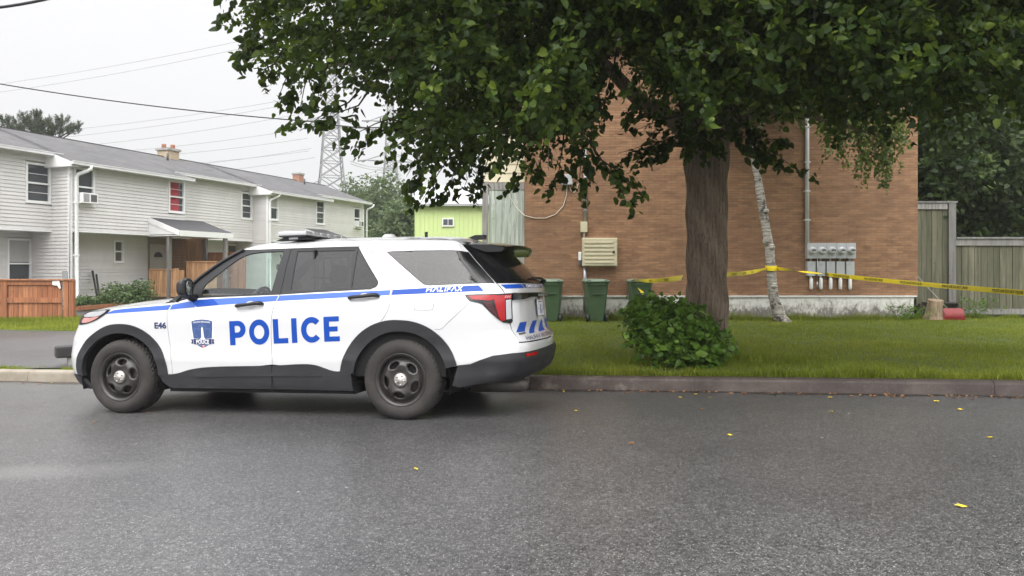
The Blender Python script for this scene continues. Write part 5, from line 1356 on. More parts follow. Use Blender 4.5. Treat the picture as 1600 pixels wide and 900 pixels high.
top_strip('roof', -1.80, .98, 60, M_paint, lambda s: float(np.interp(s, [-1.8, -1.2, .3, 1.0], [.06, .062, .062, .055])), lambda s: float(np.interp(s, [-1.8, -1.2, 0], [.16, .04, 0])))
cw = MB(); cw.add([P3(-2.47, 1.13, .0)+Vector((0, 0, .015)), P3(-2.30, 1.16, -.01)+Vector((0, 0, .02)), P3(-2.30, 1.262, .012), P3(-2.47, 1.125, .012)], [(0, 1, 2, 3)])
S_ = np.linspace(-1, 1, 15); vs = [(-2.50-.17*(1-q*q), .99+.90*q, 1.135+.06*(1-abs(q)**2.6)) for q in S_]+[(-2.30-.22*(1-q*q), .99+.86*q, 1.215+.05*(1-abs(q)**2.6)) for q in S_]
cw.add(vs, [(i, i+15, i+16, i+1) for i in range(14)], smooth=True); carb('cowl', cw, M_black)
panel('cowl_corner', [(-2.52, 1.116), (-2.28, 1.158), (-2.235, 1.30), (-2.30, 1.26), (-2.40, 1.145)], [], .006, .02, M_black, step=.04, both=True)
# A-pillar outer strip
for sg in (0, 1):
    pts_ = [P3(s, float(zt(s))-.008, .004) for s in np.linspace(-2.39, -1.78, 10)]
    if sg: pts_ = [Vector((p.x, 1.98-p.y, p.z)) for p in pts_]
    carb('pillar_strip', MB().tube(pts_, .016, 8), M_pillar)
# rear spoiler
sp = MB(); n = 22; vs = []
for i in range(n+1):
    q = -1+2*i/n; v = .99+.66*q; e = 1-abs(q)**6
    xb_ = 1.02-.10*q*q; xf = .52
    zc = 1.690-.040*abs(q)**2.6
    vs += [(xf, v, zc-.012), (.80, v, zc-.022), (xb_, v, zc-.052-.005), (xb_+.01, v, zc-.068), (xb_-.02, v, zc-.095), (.75, v, zc-.095)]
sp.add(vs, [(i*6+j, i*6+(j+1) % 6, (i+1)*6+(j+1) % 6, (i+1)*6+j) for i in range(n) for j in range(6)]+[(0, 1, 2, 3, 4, 5), tuple(n*6+j for j in range(6))[::-1]], smooth=False)
carb('rear_spoiler', sp, M_gblack)
panel('spoiler_end', [(.845, 1.637), (.915, 1.560), (1.0, 1.600), (1.25, 1.60), (1.25, 1.625), (.95, 1.628)], [], .003, .03, M_gblack, step=.04, both=True)
# light bar
lb = MB(); lb.box((-1.40, .27, 1.760), (-1.10, 1.71, 1.774), bev=.006)
for y_ in (.36, 1.62): lb.add([(-1.46, y_-.05, 1.728), (-1.04, y_-.05, 1.735), (-1.14, y_-.05, 1.761), (-1.36, y_-.05, 1.761), (-1.46, y_+.05, 1.728), (-1.04, y_+.05, 1.735), (-1.14, y_+.05, 1.761), (-1.36, y_+.05, 1.761)], [(0, 1, 2, 3), (7, 6, 5, 4), (0, 4, 5, 1), (1, 5, 6, 2), (2, 6, 7, 3), (3, 7, 4, 0)])
lbo = carb('light_bar', lb, M_black)
M_lbl = NT('clear_light_bar_lens'); M_lbl.set(color=(.62, .62, .63), rough=.15, spec=.6, Transmission_Weight=.15, Coat_Weight=1.0); M_lbl = M_lbl.mat
seg = 9
for k_ in range(seg):
    y0 = .26+1.46*k_/seg; m_ = MB(); m_.box((-1.405, y0+.004, 1.7745), (-1.095, y0+1.46/seg-.004, 1.820), bev=.014); lo = m_.build('lens', M_lbl, lbo)
    m_ = MB(); m_.box((-1.38, y0+.02, 1.779), (-1.33, y0+.14, 1.811)); m_.box((-1.17, y0+.02, 1.779), (-1.12, y0+.14, 1.811)); m_.box((-1.31, y0+.03, 1.779), (-1.19, y0+.13, 1.804)); m_.build('led_module', M_dkgrey, lo)
m_ = MB(); m_.box((-1.30, .295, 1.738), (-1.20, .302, 1.757)); m_.build('mount_plate', M_metal, lbo)
carb('roof_dome', MB().lathe([(.0, 1.815), (.05, 1.812), (.075, 1.79), (.078, 1.745)], Matrix.Translation((-.50, .99, 0)), 24), M_white)
carb('antenna_stub', MB().tube([(-.03, .85, 1.745), (-.03, .85, 1.812)], .016, 10), M_black)
af = MB(); pf = [(.34, 0), (.42, .03), (.47, .048), (.58, .048), (.575, .015), (.59, 0)]
af.add([(x, .95, 1.722+z) for x, z in pf]+[(x, 1.03, 1.722+z) for x, z in pf], [tuple(range(6)), tuple(range(6, 12))[::-1]]+[(i, 6+i, 6+(i+1) % 6, (i+1) % 6) for i in range(6)]); carb('shark_fin_antenna', af, M_gblack)
# roof joint strip in front of the light bar feet
seamo = seam([(-1.235, 1.641), (-1.215, 1.66), (-1.20, 1.69), (-1.195, 1.703)], .003, M_metal)
# door mirror
def mirror_(sg):
    hs = MB(); bm = bmesh.new(); bmesh.ops.create_uvsphere(bm, u_segments=24, v_segments=16, radius=1)
    C_ = Vector((-2.215, -.075, 1.262))
    vs = []
    for v in bm.verts:
        x, y, z = v.co; f = lambda t: math.copysign(abs(t)**.62, t)
        x2 = f(x)*.060*(1.0 if x < 0 else .55); y2 = f(y)*.074; z2 = f(z)*(.082+.018*(y > 0 and 1))-.004*y
        vs.append(Vector((x2+.02*y, y2, z2))+C_)
    bm.verts.index_update(); fs = [[v.index for v in f.verts] for f in bm.faces]; bm.free()
    if sg: vs = [Vector((v.x, 1.98-v.y, v.z)) for v in vs]; fs = [f[::-1] for f in fs]
    hs.add(vs, fs, smooth=True); o = hs.build('door_mirror', M_black, CAR)
    ar = MB(); pts_ = [P3(-2.20, 1.165, -.01), Vector((-2.22, .0, 1.170)), Vector((-2.22, -.04, 1.195))]
    if sg: pts_ = [Vector((p.x, 1.98-p.y, p.z)) for p in pts_]
    ar.tube(pts_, [.045, .035, .03], 10); ar.build('mirror_arm', M_black, o)
    g = MB(); n = 20; vs = []
    for k_ in range(n):
        t = 2*math.pi*k_/n; f = lambda t_: math.copysign(abs(t_)**.6, t_); p = C_+Vector((.042-.012*f(math.cos(t)), f(math.cos(t))*.060, f(math.sin(t))*.068)); vs.append(p)
    vs = [Vector((p.x, 1.98-p.y, p.z)) for p in vs] if sg else vs
    g.add(vs+[v+Vector((.004, 0, 0)) for v in vs], [tuple(range(n)), tuple(range(n, 2*n))[::-1]]+[(i, (i+1) % n, n+(i+1) % n, n+i) for i in range(n)]); g.build('mirror_glass', M_mirror, o)
mirror_(0); mirror_(1)
# head lamps
hl = [(-3.20, 1.058), (-3.42, 1.046), (-3.60, 1.040), (-3.74, 1.018), (-3.78, .955), (-3.76, .905), (-3.63, .905), (-3.47, .932), (-3.32, .985)]
for sg in (False, True):
    h_ = panel('head_lamp', smooth_poly(hl, closed=True, n=2), [], .008, .02, M_gblack, step=.03, mirror=sg)
    if not sg:
        panel('lens', smooth_poly([(-3.26, 1.050), (-3.42, 1.038), (-3.56, 1.032), (-3.66, 1.012), (-3.68, .985), (-3.52, .982), (-3.36, .995)], closed=True, n=2), [], .011, .004, M_lens, h_, step=.03)
        panel('indicator', smooth_poly([(-3.36, .988), (-3.52, .974), (-3.66, .972), (-3.68, .925), (-3.58, .922), (-3.47, .942)], closed=True, n=2), [], .0105, .004, M_pink, h_, step=.03)
# front grille and number-less nose bar
panel('grille', [(-4.32, .96), (SF, .965), (2*SF+4.32, .96), (2*SF+4.28, .62), (SF, .60), (-4.28, .62)], [], .008, .03, M_gblack, step=.05)
# ------------------------------------------------------------------ inner body, floor, seats
inner = MB(); inner.box((-3.45, .28, .24), (-2.50, 1.70, .62)); inner.box((-2.52, .09, .22), (-.50, 1.89, .40)); inner.box((-.52, .36, .28), (.50, 1.62, .55)); inner.box((.48, .14, .40), (1.05, 1.84, .70))
inner.box((-2.40, .12, .38), (.95, 1.86, .46)); inner.box((-3.62, .50, .25), (-3.45, 1.48, .5))
# bulkheads that keep daylight out of the shell
inner.box((-2.62, .10, .40), (-2.56, 1.88, 1.05)); inner.box((-.56, .05, .40), (.42, .30, .98)); inner.box((-.56, 1.68, .40), (.42, 1.93, .98)); inner.box((.60, .12, .55), (.62, 1.86, 1.18))
for sg in (0, 1):
    for a_, b_ in ((-2.42, -.60),):
        y0 = .045 if not sg else 1.935-.02; inner.box((a_, y0, .42), (b_, y0+.02, 1.13))
carb('inner_body', inner, M_lining)
for c in (FC, RC):
    for sg in (0, 1):
        w_ = MB(); r0 = .47; n = 20; vs = []
        for y_ in (.035, .42):
            for k_ in range(n+1):
                t = -.28+(math.pi+.56)*k_/n; vs.append((c[0]+r0*math.cos(t)*(1.06 if math.cos(t) < 0 else 1), y_ if not sg else 1.98-y_, c[1]+r0*math.sin(t)))
        w_.add(vs, [(k_, k_+1, n+2+k_, n+1+k_) for k_ in range(n)]); w_.add([vs[k_] for k_ in range(n+1, 2*n+2)], [tuple(range(n+1))]); w_.build('wheel_housing', M_lining, CAR)
def seat(x, y, parent=None, rear=False):
    s_ = MB(); s_.box((x-.28, y-.25, .46), (x+.22, y+.25, .72), bev=.05)
    st2 = MB(); st2.box((-.07, -.25, 0), (.07, .25, .62), bev=.05); st2.box((-.05, -.13, .63), (.05, .13, .82), bev=.04)
    Mx = Matrix.Translation((x+.25, y, .68)) @ Matrix.Rotation(math.radians(14), 4, 'Y')
    s_.add([Mx @ Vector(v) for v in st2.v], st2.f); carb('seat', s_, M_seat)
M_seat = plain('dark_seat_cloth', (.035, .035, .038), .9, .2, 10)
seat(-1.30, .55); seat(-1.30, 1.43); seat(-.35, .55, rear=True); seat(-.35, 1.43, rear=True)
dsh = MB(); dsh.box((-2.45, .13, .75), (-1.98, 1.85, 1.10), bev=.05); dsh.box((-2.02, .85, .8), (-1.93, 1.12, 1.17), bev=.01); dsh.box((-1.90, .86, .46), (-1.1, 1.10, .80), bev=.02); dsh.box((-1.86, .90, .95), (-1.80, 1.20, 1.17), bev=.01); carb('dashboard', dsh, M_seat)
sw = MB(); Mx = Matrix.Translation((-1.80, .55, 1.085)) @ Matrix.Rotation(math.radians(-68), 4, 'Y')
sw.tube([Mx @ Vector((.185*math.cos(t), .185*math.sin(t), 0)) for t in np.linspace(0, 2*math.pi, 33)], .017, 8, cap=False)
for t in (0, math.pi, -pi/2): sw.bar(Mx @ Vector((0, 0, 0)), Mx @ Vector((.18*math.sin(t+pi/2), .18*math.cos(t+pi/2), 0)), .03, .015)
sw.lathe([(0, .03), (.06, .025), (.07, 0), (0, -.02)], Mx, 16); sw.tube([Mx @ Vector((0, 0, 0)), Mx @ Vector((0, 0, -.25))], .03, 8); carb('steering_wheel', sw, M_black)
im = MB(); im.box((-1.78, .86, 1.455), (-1.75, 1.12, 1.515), bev=.01); im.tube([(-1.76, .99, 1.515), (-1.80, .99, 1.62)], .01, 6); carb('inner_mirror', im, M_black)
cg = MB(); cg.box((-.98, .14, .5), (-.96, 1.84, 1.12)); 
for k_ in range(9): cg.box((-.98, .20+.19*k_, 1.10), (-.965, .215+.19*k_, 1.60))
cg.box((-.98, .14, 1.33), (-.965, 1.84, 1.35)); cg.box((-.98, .2, 1.58), (-.965, 1.78, 1.62)); carb('prisoner_partition', cg, M_black)
hd = MB(); hd.box((-1.72, .36, 1.655), (.55, 1.62, 1.665)); carb('headlining', hd, plain('headlining', (.16, .16, .165), .9))
# exhaust
ex_ = MB(); ex_.tube([(.55, .52, .27), (1.02, .52, .275), (1.10, .53, .27)], [.075, .075, .04], 14); ex_.tube([(.55, .80, .30), (1.05, .80, .30)], .05, 12); carb('exhaust', ex_, plain('sooty_steel', (.12, .11, .10), .55, .3, 14, metal=.6))

# ------------------------------------------------------------------ wheels
def make_wheel():
    w_ = empty('wheel', (0, 0, 0)); w_.parent = CAR
    R = .378
    MX = Matrix.Rotation(math.radians(90), 4, 'X')       # local z -> -y (outwards, towards the camera)
    t = MB(); prof = [(.240, -.02), (.246, .004), (.262, .012), (.285, .019), (.300, .0205), (.312, .020), (.325, .0175), (.345, .008), (.358, -.004), (.367, -.016), (.3745, -.032)]
    rib = [(-.032, -.052), (-.060, -.098), (-.106, -.150), (-.158, -.196), (-.204, -.224)]
    for i, (a, b) in enumerate(rib):
        if i: prof += [(.3665, a)]
        prof += [(.3765-.001*(i in (0, 4)), a-.001), (.378-.002*(i in (0, 4)), b)]
        if i < 4: prof += [(.3665, b-.001)]
    prof += [(.367, -.240), (.345, -.262), (.30, -.272), (.25, -.262), (.235, -.24)]
    seg_ = 150; vs = []
    for r, h in prof:
        for k_ in range(seg_):
            th_ = 2*math.pi*k_/seg_; rr = r
            if r > .372 and (k_+int(h*60)) % 3 == 0: rr = r-.0075
            if abs(r-.367) < .0008 and -.02 < h < 0 and k_ % 3 == 0: rr = r-.004
            vs.append(MX @ Vector((rr*math.cos(th_), rr*math.sin(th_), h)))
    n = len(prof); t.add(vs, [(i*seg_+k_, i*seg_+(k_+1) % seg_, (i+1)*seg_+(k_+1) % seg_, (i+1)*seg_+k_) for i in range(n-1) for k_ in range(seg_)], smooth=True)
    tt = t.build('tyre', M_tyre, w_)
    for p_ in tt.data.polygons:
        c = p_.center; 
        if math.hypot(c.x, c.z) > .362: p_.use_smooth = False
    # rim: barrel and lip by lathe, disc cut with five windows
    r_ = MB(); r_.lathe([(.236, -.20), (.225, -.16), (.215, -.02), (.222, -.002), (.236, .004), (.243, .010), (.248, .006), (.246, -.01)], MX, 64)
    dep = lambda r: np.interp(r, [0, .055, .075, .10, .135, .165, .185, .198, .215], [.004, .004, -.002, .008, .012, -.004, -.024, -.038, -.045])
    holes = []
    for k_ in range(5):
        a = math.radians(90+18+72*k_); pts_ = []
        for q in np.linspace(0, 2*math.pi, 18, endpoint=False):
            rr = .147+.030*math.cos(q)*(1.0); ta = a+(.042*math.sin(q)*(1.15+.25*math.cos(q)))/.147*1.05
            pts_.append((rr*math.cos(ta), rr*math.sin(ta)))
        holes.append(pts_)
    V, T = cdt(ell(0, 0, .216, .216, n=72), holes, .010)
    rr = np.hypot(V[:, 0], V[:, 1]); Hh = dep(rr)
    dmin = np.min([np.min(np.hypot(V[:, None, 0]-np.array(h)[None, :, 0], V[:, None, 1]-np.array(h)[None, :, 1]), 1) for h in holes], 0)
    Hh = Hh-.010*np.exp(-(dmin/.006)**2)+.004*np.exp(-((dmin-.014)/.006)**2)
    r_.add([MX @ Vector((x, y, z)) for (x, y), z in zip(V, Hh)], [tuple(t_) for t_ in T], smooth=True)
    for h in holes:
        A_ = [MX @ Vector((x, y, float(dep(math.hypot(x, y)))-.010)) for x, y in h]; B_ = [MX @ Vector((x*.985, y*.985, float(dep(math.hypot(x, y)))-.035)) for x, y in h]; m = len(h)
        r_.add(A_+B_, [(i, (i+1) % m, m+(i+1) % m, m+i) for i in range(m)], smooth=True)
    r_.build('rim', M_rim, w_)
    br_ = MB(); br_.lathe([(.04, -.07), (.17, -.07), (.17, -.09), (.04, -.09)], MX, 40); br_.box((-.10, .08, .10), (.03, .15, .20)); br_.lathe([(0, -.10), (.20, -.105), (.21, -.2)], MX, 32); br_.build('brake_disc', plain('rusty_disc', (.07, .055, .045), .6, .3, 20), w_)
    c_ = MB(); c_.lathe([(0, .030), (.026, .030), (.030, .024), (.050, .022), (.060, .017), (.064, .008), (.064, -.002)], MX, 40)
    for k_ in range(5):
        a = math.radians(90+72*k_+36); c_.lathe([(0, .034), (.006, .033), (.009, .028), (.010, .018)], MX @ Matrix.Translation((.043*math.cos(a), .043*math.sin(a), 0)), 12)
    c_.build('hub_cap', M_cap, w_)
    return w_
wh = make_wheel(); wh.location = (FC[0], -.004, .372); wh.rotation_euler = (0, .4, 0)
w2 = copy_tree(wh, CAR); w2.location = (RC[0]+.0, -.004, .372); w2.rotation_euler = (0, 1.1, 0)
for c in (FC, RC):
    w3 = copy_tree(wh, CAR); w3.location = (c[0], 1.984, .372); w3.rotation_euler = (0, 0, math.pi)
# ================================================================== trees and plants
def px_of(P):
    return 800+F*P[:, 0]/P[:, 1], HY-F*(P[:, 2]-CH)/P[:, 1]
def leaves_mesh(name, C, D, size, mat, parent, fold=.25, wid=.8, attr=None, droop=.6, heart=True):
    """C leaf base points, D leaf axis directions; heart-shaped folded leaves"""
    n = len(C); L = np.asarray(size)*RNG.uniform(.65, 1.25, n)
    D = D/np.linalg.norm(D, axis=1, keepdims=True); D[:, 2] -= droop*RNG.uniform(.3, 1.3, n); D /= np.linalg.norm(D, axis=1, keepdims=True)
    R = RNG.normal(size=(n, 3)); S = np.cross(D, R); S /= np.linalg.norm(S, axis=1, keepdims=True); N = np.cross(S, D)
    l = L[:, None]; w = l*wid*.5
    f = fold*RNG.uniform(.3, 1.6, n)[:, None]*w
    V = np.empty((n, 8, 3)); cur = l*RNG.uniform(-.05, .18, n)[:, None]
    V[:, 0] = C; V[:, 1] = C-S*w*.62-D*l*.06+N*f*.6; V[:, 2] = C-S*w+D*l*.30+N*f; V[:, 3] = C-S*w*.62+D*l*.68+N*(f*.6-cur*.5)
    V[:, 4] = C+D*l-N*cur; V[:, 5] = C+S*w*.62+D*l*.68+N*(f*.6-cur*.5); V[:, 6] = C+S*w+D*l*.30+N*f; V[:, 7] = C+S*w*.62-D*l*.06+N*f*.6
    i = np.arange(n)[:, None]*8
    q = np.concatenate([i+[0, 1, 2, 3], i+[0, 3, 4, 4], i+[0, 5, 6, 7], i+[0, 4, 4, 5]], 0) if False else None
    tri = np.concatenate([i+[0, 2, 1], i+[0, 3, 2], i+[0, 4, 3], i+[0, 5, 4], i+[0, 6, 5], i+[0, 7, 6]], 0)
    a = RNG.beta(2, 3, n) if attr is None else attr
    return np_mesh(name, V.reshape(-1, 3), tri, 3, mat, parent, attr=np.repeat(a, 8))
def twigs(cent, dirs, length, nleaf, spread=.05, sag=.35):
    """leaf positions along drooping shoots"""
    n = len(cent); t = np.linspace(.08, 1, nleaf)
    d = dirs/np.linalg.norm(dirs, axis=1, keepdims=True); L = length*RNG.uniform(.6, 1.3, n)
    P = cent[:, None, :]+d[:, None, :]*L[:, None, None]*t[None, :, None]
    P[:, :, 2] -= (sag*L)[:, None]*t[None, :]**2
    side = np.cross(d, np.array([0, 0, 1.0])+RNG.normal(size=(n, 3))*.3); side /= np.linalg.norm(side, axis=1, keepdims=True)
    sg = np.where(np.arange(nleaf) % 2 == 0, 1, -1)[None, :, None]
    D = side[:, None, :]*sg*RNG.uniform(.5, 1.1, (n, nleaf, 1))+d[:, None, :]*.5+RNG.normal(size=(n, nleaf, 3))*.35
    P = P+RNG.normal(size=P.shape)*spread
    return P.reshape(-1, 3), D.reshape(-1, 3), np.repeat(RNG.uniform(-.18, .18, n), nleaf)
def twig_sticks(mb, cent, dirs, length, r, sag=.35):
    for c, d in zip(cent, dirs):
        d = d/np.linalg.norm(d); pts = [Vector(c+d*length*t)-Vector((0, 0, sag*length*t*t)) for t in (0, .33, .66, 1)]; mb.tube(pts, [r, r*.8, r*.6, r*.35], 4, cap=False)
def bark_mat(name, dark, light, stretch=(7, 7, 1.1)):
    t = NT(name); n = t.noise(1.0, 3, .6); r = t.noise(5, 8, .75, stretch=stretch, dist=1.2); lich = t.noise(3.5, 6, .7)
    c = t.ramp(r, [(.32, dark), (.52, light), (.75, tuple(x*1.25 for x in light))])
    c = t.mix(t.ramp(lich, [(.58, 0), (.72, .35)]), c, (.20, .21, .16)); c = t.mix(t.ramp(n, [(.4, .3), (.6, 0)]), c, dark)
    t.set(color=c, rough=.92); t.bump(r, 1.0, .035); return t.mat
M_bark = bark_mat('linden_bark', (.085, .058, .042), (.33, .25, .185))
M_barkd = bark_mat('dark_bark', (.02, .017, .014), (.06, .05, .042))
M_linden = leaf_mat('linden_leaf', (.013, .030, .005), (.036, .070, .009), (.13, .18, .02), .42, .5)
M_shrub = leaf_mat('shrub_leaf', (.05, .105, .012), (.105, .21, .024), (.20, .32, .05), .30, .38)
M_birchl = leaf_mat('birch_leaf', (.045, .068, .012), (.09, .125, .022), (.17, .21, .045), .35, .4)
M_dist = leaf_mat('far_leaf', (.045, .075, .028), (.09, .135, .05), (.17, .22, .09), .35, .5)
M_wood = leaf_mat('woodland_leaf', (.018, .036, .010), (.045, .075, .018), (.10, .15, .035), .35, .45)
M_pine = leaf_mat('pine_needles', (.035, .055, .030), (.07, .09, .05), (.11, .13, .07), .1, .6)

# ------------------------------------------------------------------ the big linden
TX, TY = 2.80, 10.45
lin = empty('linden_tree', (TX, TY, .1), label='huge dark linden tree with a thick ridged trunk spreading over the street', cat='tree')
IVL = Matrix.Translation((-TX, -TY, -.1))
def ridged_trunk(pts, rad, seg, rows, amp, nr, seed):
    """tapered trunk swept along pts with vertical bark ridges modelled in the mesh"""
    P = [Vector(p) for p in pts]; acc = [0]
    for a, b in zip(P[:-1], P[1:]): acc.append(acc[-1]+(b-a).length)
    V = []
    for i in range(rows+1):
        s = acc[-1]*i/rows; c = [np.interp(s, acc, [p[k] for p in P]) for k in range(3)]; r = float(np.interp(s, acc, rad))
        for k in range(seg):
            t = 2*math.pi*k/seg
            w = math.sin(nr*t+1.6*math.sin(s*2.1+seed)+.9*math.sin(3*t+s*1.3))+.6*math.sin(nr*2.13*t+2.2*math.sin(s*3.7+seed*2))
            rr = r*(1+.035*math.sin(3*t+s*.6+seed)+.02*math.sin(5*t-s))+amp*w*min(1, r/.25)*(.7+.5*math.sin(s*9+t*4))
            V.append((c[0]+rr*math.cos(t), c[1]+rr*math.sin(t), c[2]))
    F_ = [(i*seg+k, i*seg+(k+1) % seg, (i+1)*seg+(k+1) % seg, (i+1)*seg+k) for i in range(rows) for k in range(seg)]
    return V, F_
tk = MB()
V, F_ = ridged_trunk([(TX-.02, TY, -.1), (TX, TY, .15), (TX, TY, .45), (TX+.01, TY, 1.2), (TX-.0, TY, 2.6), (TX-.02, TY, 3.4), (TX-.10, TY, 5.2), (TX-.05, TY+.1, 7.5), (TX+.1, TY, 10.5)],
                     [.45, .36, .31, .272, .280, .33, .27, .19, .07], 150, 240, .015, 24, 1.0)
tk.add(V, F_, smooth=True)
def limb(pts, r0, r1, seg=12):
    P = smooth_poly3(pts, 5); n = len(P); tk.tube(P, list(np.linspace(r0, r1, n)), seg, cap=False)
def smooth_poly3(pts, n=5):
    P = [np.array(p, float) for p in pts]; out = []
    for i in range(len(P)-1):
        a, b, c, d = P[max(0, i-1)], P[i], P[i+1], P[min(len(P)-1, i+2)]
        for t in np.linspace(0, 1, n, endpoint=False): out.append(Vector(.5*((2*b)+(c-a)*t+(2*a-5*b+4*c-d)*t*t+(3*b-a-3*c+d)*t**3)))
    out.append(Vector(P[-1])); return out
limbs = [([(TX-.1, TY, 2.95), (TX-.42, TY-.1, 3.45), (TX-1.0, TY-.3, 3.75), (TX-1.7, TY-.7, 4.25), (TX-2.9, TY-1.4, 4.5), (TX-4.4, TY-1.9, 4.35)], .15, .03),
         ([(TX+.1, TY, 3.1), (TX+.45, TY-.1, 3.9), (TX+1.3, TY-.6, 4.6), (TX+2.8, TY-1.3, 5.0), (TX+4.6, TY-2.0, 4.9)], .16, .03),
         ([(TX, TY, 3.6), (TX-.5, TY-.9, 4.6), (TX-1.1, TY-2.6, 5.2), (TX-1.7, TY-4.2, 5.0)], .14, .03),
         ([(TX, TY, 3.9), (TX+.6, TY-1.1, 4.9), (TX+1.4, TY-3.0, 5.3), (TX+2.4, TY-4.6, 5.0)], .13, .03),
         ([(TX, TY, 3.7), (TX-.7, TY+1.0, 5.0), (TX-1.8, TY+3.0, 6.0)], .12, .03), ([(TX, TY, 4.1), (TX+.9, TY+1.2, 5.3), (TX+2.2, TY+3.0, 6.1)], .12, .03),
         ([(TX-.05, TY, 4.6), (TX-1.4, TY-.5, 5.9), (TX-3.4, TY-1.0, 6.6), (TX-5.2, TY-1.4, 6.5)], .11, .025), ([(TX-.05, TY, 5.0), (TX+1.5, TY+.2, 6.6), (TX+3.6, TY+.3, 7.6)], .10, .025),
         ([(TX-.1, TY, 5.6), (TX-.9, TY-1.3, 7.2), (TX-1.6, TY-2.4, 8.6)], .09, .02), ([(TX-1.7, TY-.7, 4.25), (TX-2.6, TY-.2, 3.75), (TX-3.8, TY+.1, 3.35)], .05, .012),
         ([(TX-2.9, TY-1.4, 4.5), (TX-3.9, TY-1.9, 3.95), (TX-5.1, TY-2.0, 3.75)], .045, .010), ([(TX+.3, TY-.1, 3.5), (TX+1.1, TY-.4, 3.55), (TX+2.2, TY-.6, 3.2)], .06, .012)]
for p, a, b in limbs: limb(p, a, b)
tko = tk.build('trunk', M_bark); kid(tko, lin, IVL)

# lower outline of the crown, measured in the photograph, turned into an underside that climbs away from the street
fx_ = np.array([300, 352, 372, 395, 420, 450, 478, 505, 525, 560, 600, 640, 655, 680, 720, 760, 800, 840, 880, 920, 935, 955, 985, 1010, 1040, 1065, 1100, 1140, 1170, 1215, 1250, 1290, 1330, 1380, 1420, 1470, 1520, 1600, 1750])
fy_ = np.array([-60, -10, 45, 88, 128, 142, 158, 150, 168, 180, 178, 205, 262, 285, 278, 262, 252, 236, 240, 232, 180, 70, 60, 150, 175, 165, 210, 190, 176, 188, 172, 190, 188, 188, 196, 190, 190, 190, 190])
def crown_pts(n, c, r, shell=.55):
    d = RNG.normal(size=(n, 3)); d /= np.linalg.norm(d, axis=1, keepdims=True)
    rr = shell+(1-shell)*RNG.uniform(0, 1, n)**.6
    return np.array(c)+d*rr[:, None]*np.array(r), d
# clumps scattered through the crown give it an uneven outline
CL = []
for i in range(330):
    p, d = crown_pts(1, (TX-.4, TY-1.3, 5.6), (6.4, 4.9, 3.0), .25); CL.append((p[0], RNG.uniform(.65, 1.35)))
cen, dr = [], []
for p, r in CL:
    m = int(26*r*r); q, d = crown_pts(m, p, (r, r, r*.72), .45); cen.append(q); dr.append(d*.8+np.array([0, 0, -.1])+(p-np.array([TX, TY, 5.5]))*.10)
cen = np.concatenate(cen); dr = np.concatenate(dr)
# inner filling so that the crown closes towards its middle
q, d = crown_pts(2400, (TX, TY-1.2, 5.5), (5.6, 4.2, 2.6), .0); cen = np.concatenate([cen, q]); dr = np.concatenate([dr, d])
q = np.stack([RNG.uniform(-3.6, 9.2, 5200), RNG.uniform(5.0, 13.6, 5200), RNG.uniform(2.6, 5.8, 5200)], 1)
q = q[np.hypot((q[:, 0]-TX)/6.6, (q[:, 1]-TY+.9)/4.4) < 1]; cen = np.concatenate([cen, q]); dr = np.concatenate([dr, RNG.normal(size=q.shape)*[1, 1, .4]+(q-[TX, TY, 4])*.3])
X_, Y_ = px_of(cen); lim = np.interp(X_-24*(X_ < 620), fx_, fy_)-np.interp(X_, [300, 440, 480, 630, 660, 780, 900], [20, 24, 44, 48, 44, 42, 32])-RNG.uniform(0, 1, len(cen))**2*26
ok = (Y_ < lim) & (cen[:, 1] > 5.7) & (cen[:, 2] > 2.35)
cen, dr = cen[ok], dr[ok]
print('linden shoots', len(cen))
P, D, v = twigs(cen, dr, .42, 24, .04, .30)
# hanging outer shoots, one by one where the photograph has them: (px, py, depth, px_end, py_end, leaves)
hang = [(545, 160, 7.6, 468, 205, 30), (560, 165, 7.6, 500, 195, 26), (640, 175, 7.6, 530, 222, 34), (660, 180, 7.8, 575, 222, 34), (690, 190, 8, 610, 235, 30),
        (700, 240, 9, 630, 335, 44), (715, 250, 9, 655, 345, 46), (735, 250, 9, 690, 335, 44), (755, 240, 9, 725, 318, 40), (775, 240, 9, 745, 325, 34), (700, 235, 9, 650, 275, 40), (790, 235, 9, 770, 300, 36), (680, 230, 9, 635, 300, 26),
        (820, 225, 8.6, 800, 285, 34), (850, 225, 8.6, 842, 268, 30), (880, 225, 8.4, 870, 292, 30), (910, 225, 8.2, 905, 290, 36), (930, 240, 8, 960, 280, 30), (940, 250, 8, 1003, 303, 40), (900, 230, 8, 925, 275, 30),
        (1060, 200, 9.6, 985, 262, 46), (1070, 215, 9.6, 965, 240, 46), (1075, 205, 9.8, 1010, 235, 46), (1065, 180, 9.8, 990, 205, 40), (1060, 225, 9.6, 1020, 258, 36),
        (1140, 200, 9.4, 1205, 250, 46), (1150, 200, 9.4, 1248, 268, 50), (1165, 200, 9.4, 1225, 232, 46), (1120, 180, 9.2, 1170, 240, 40), (1160, 190, 9.5, 1190, 262, 30),
        (1072, 190, 9.6, 1098, 238, 34), (1092, 200, 9.5, 1125, 240, 34), (1110, 195, 9.5, 1075, 240, 34),
        (372, -5, 8, 352, 28, 22), (395, 40, 8, 374, 80, 30), (410, 60, 8, 384, 84, 24), (430, 100, 8, 402, 122, 28), (455, 110, 8, 436, 150, 30), (480, 120, 8, 470, 165, 26), (505, 125, 8, 495, 160, 26),
        (960, 100, 8.5, 940, 178, 30), (1010, 120, 8.5, 975, 190, 36)]
hp, hd, hv = [], [], []
stk = MB()
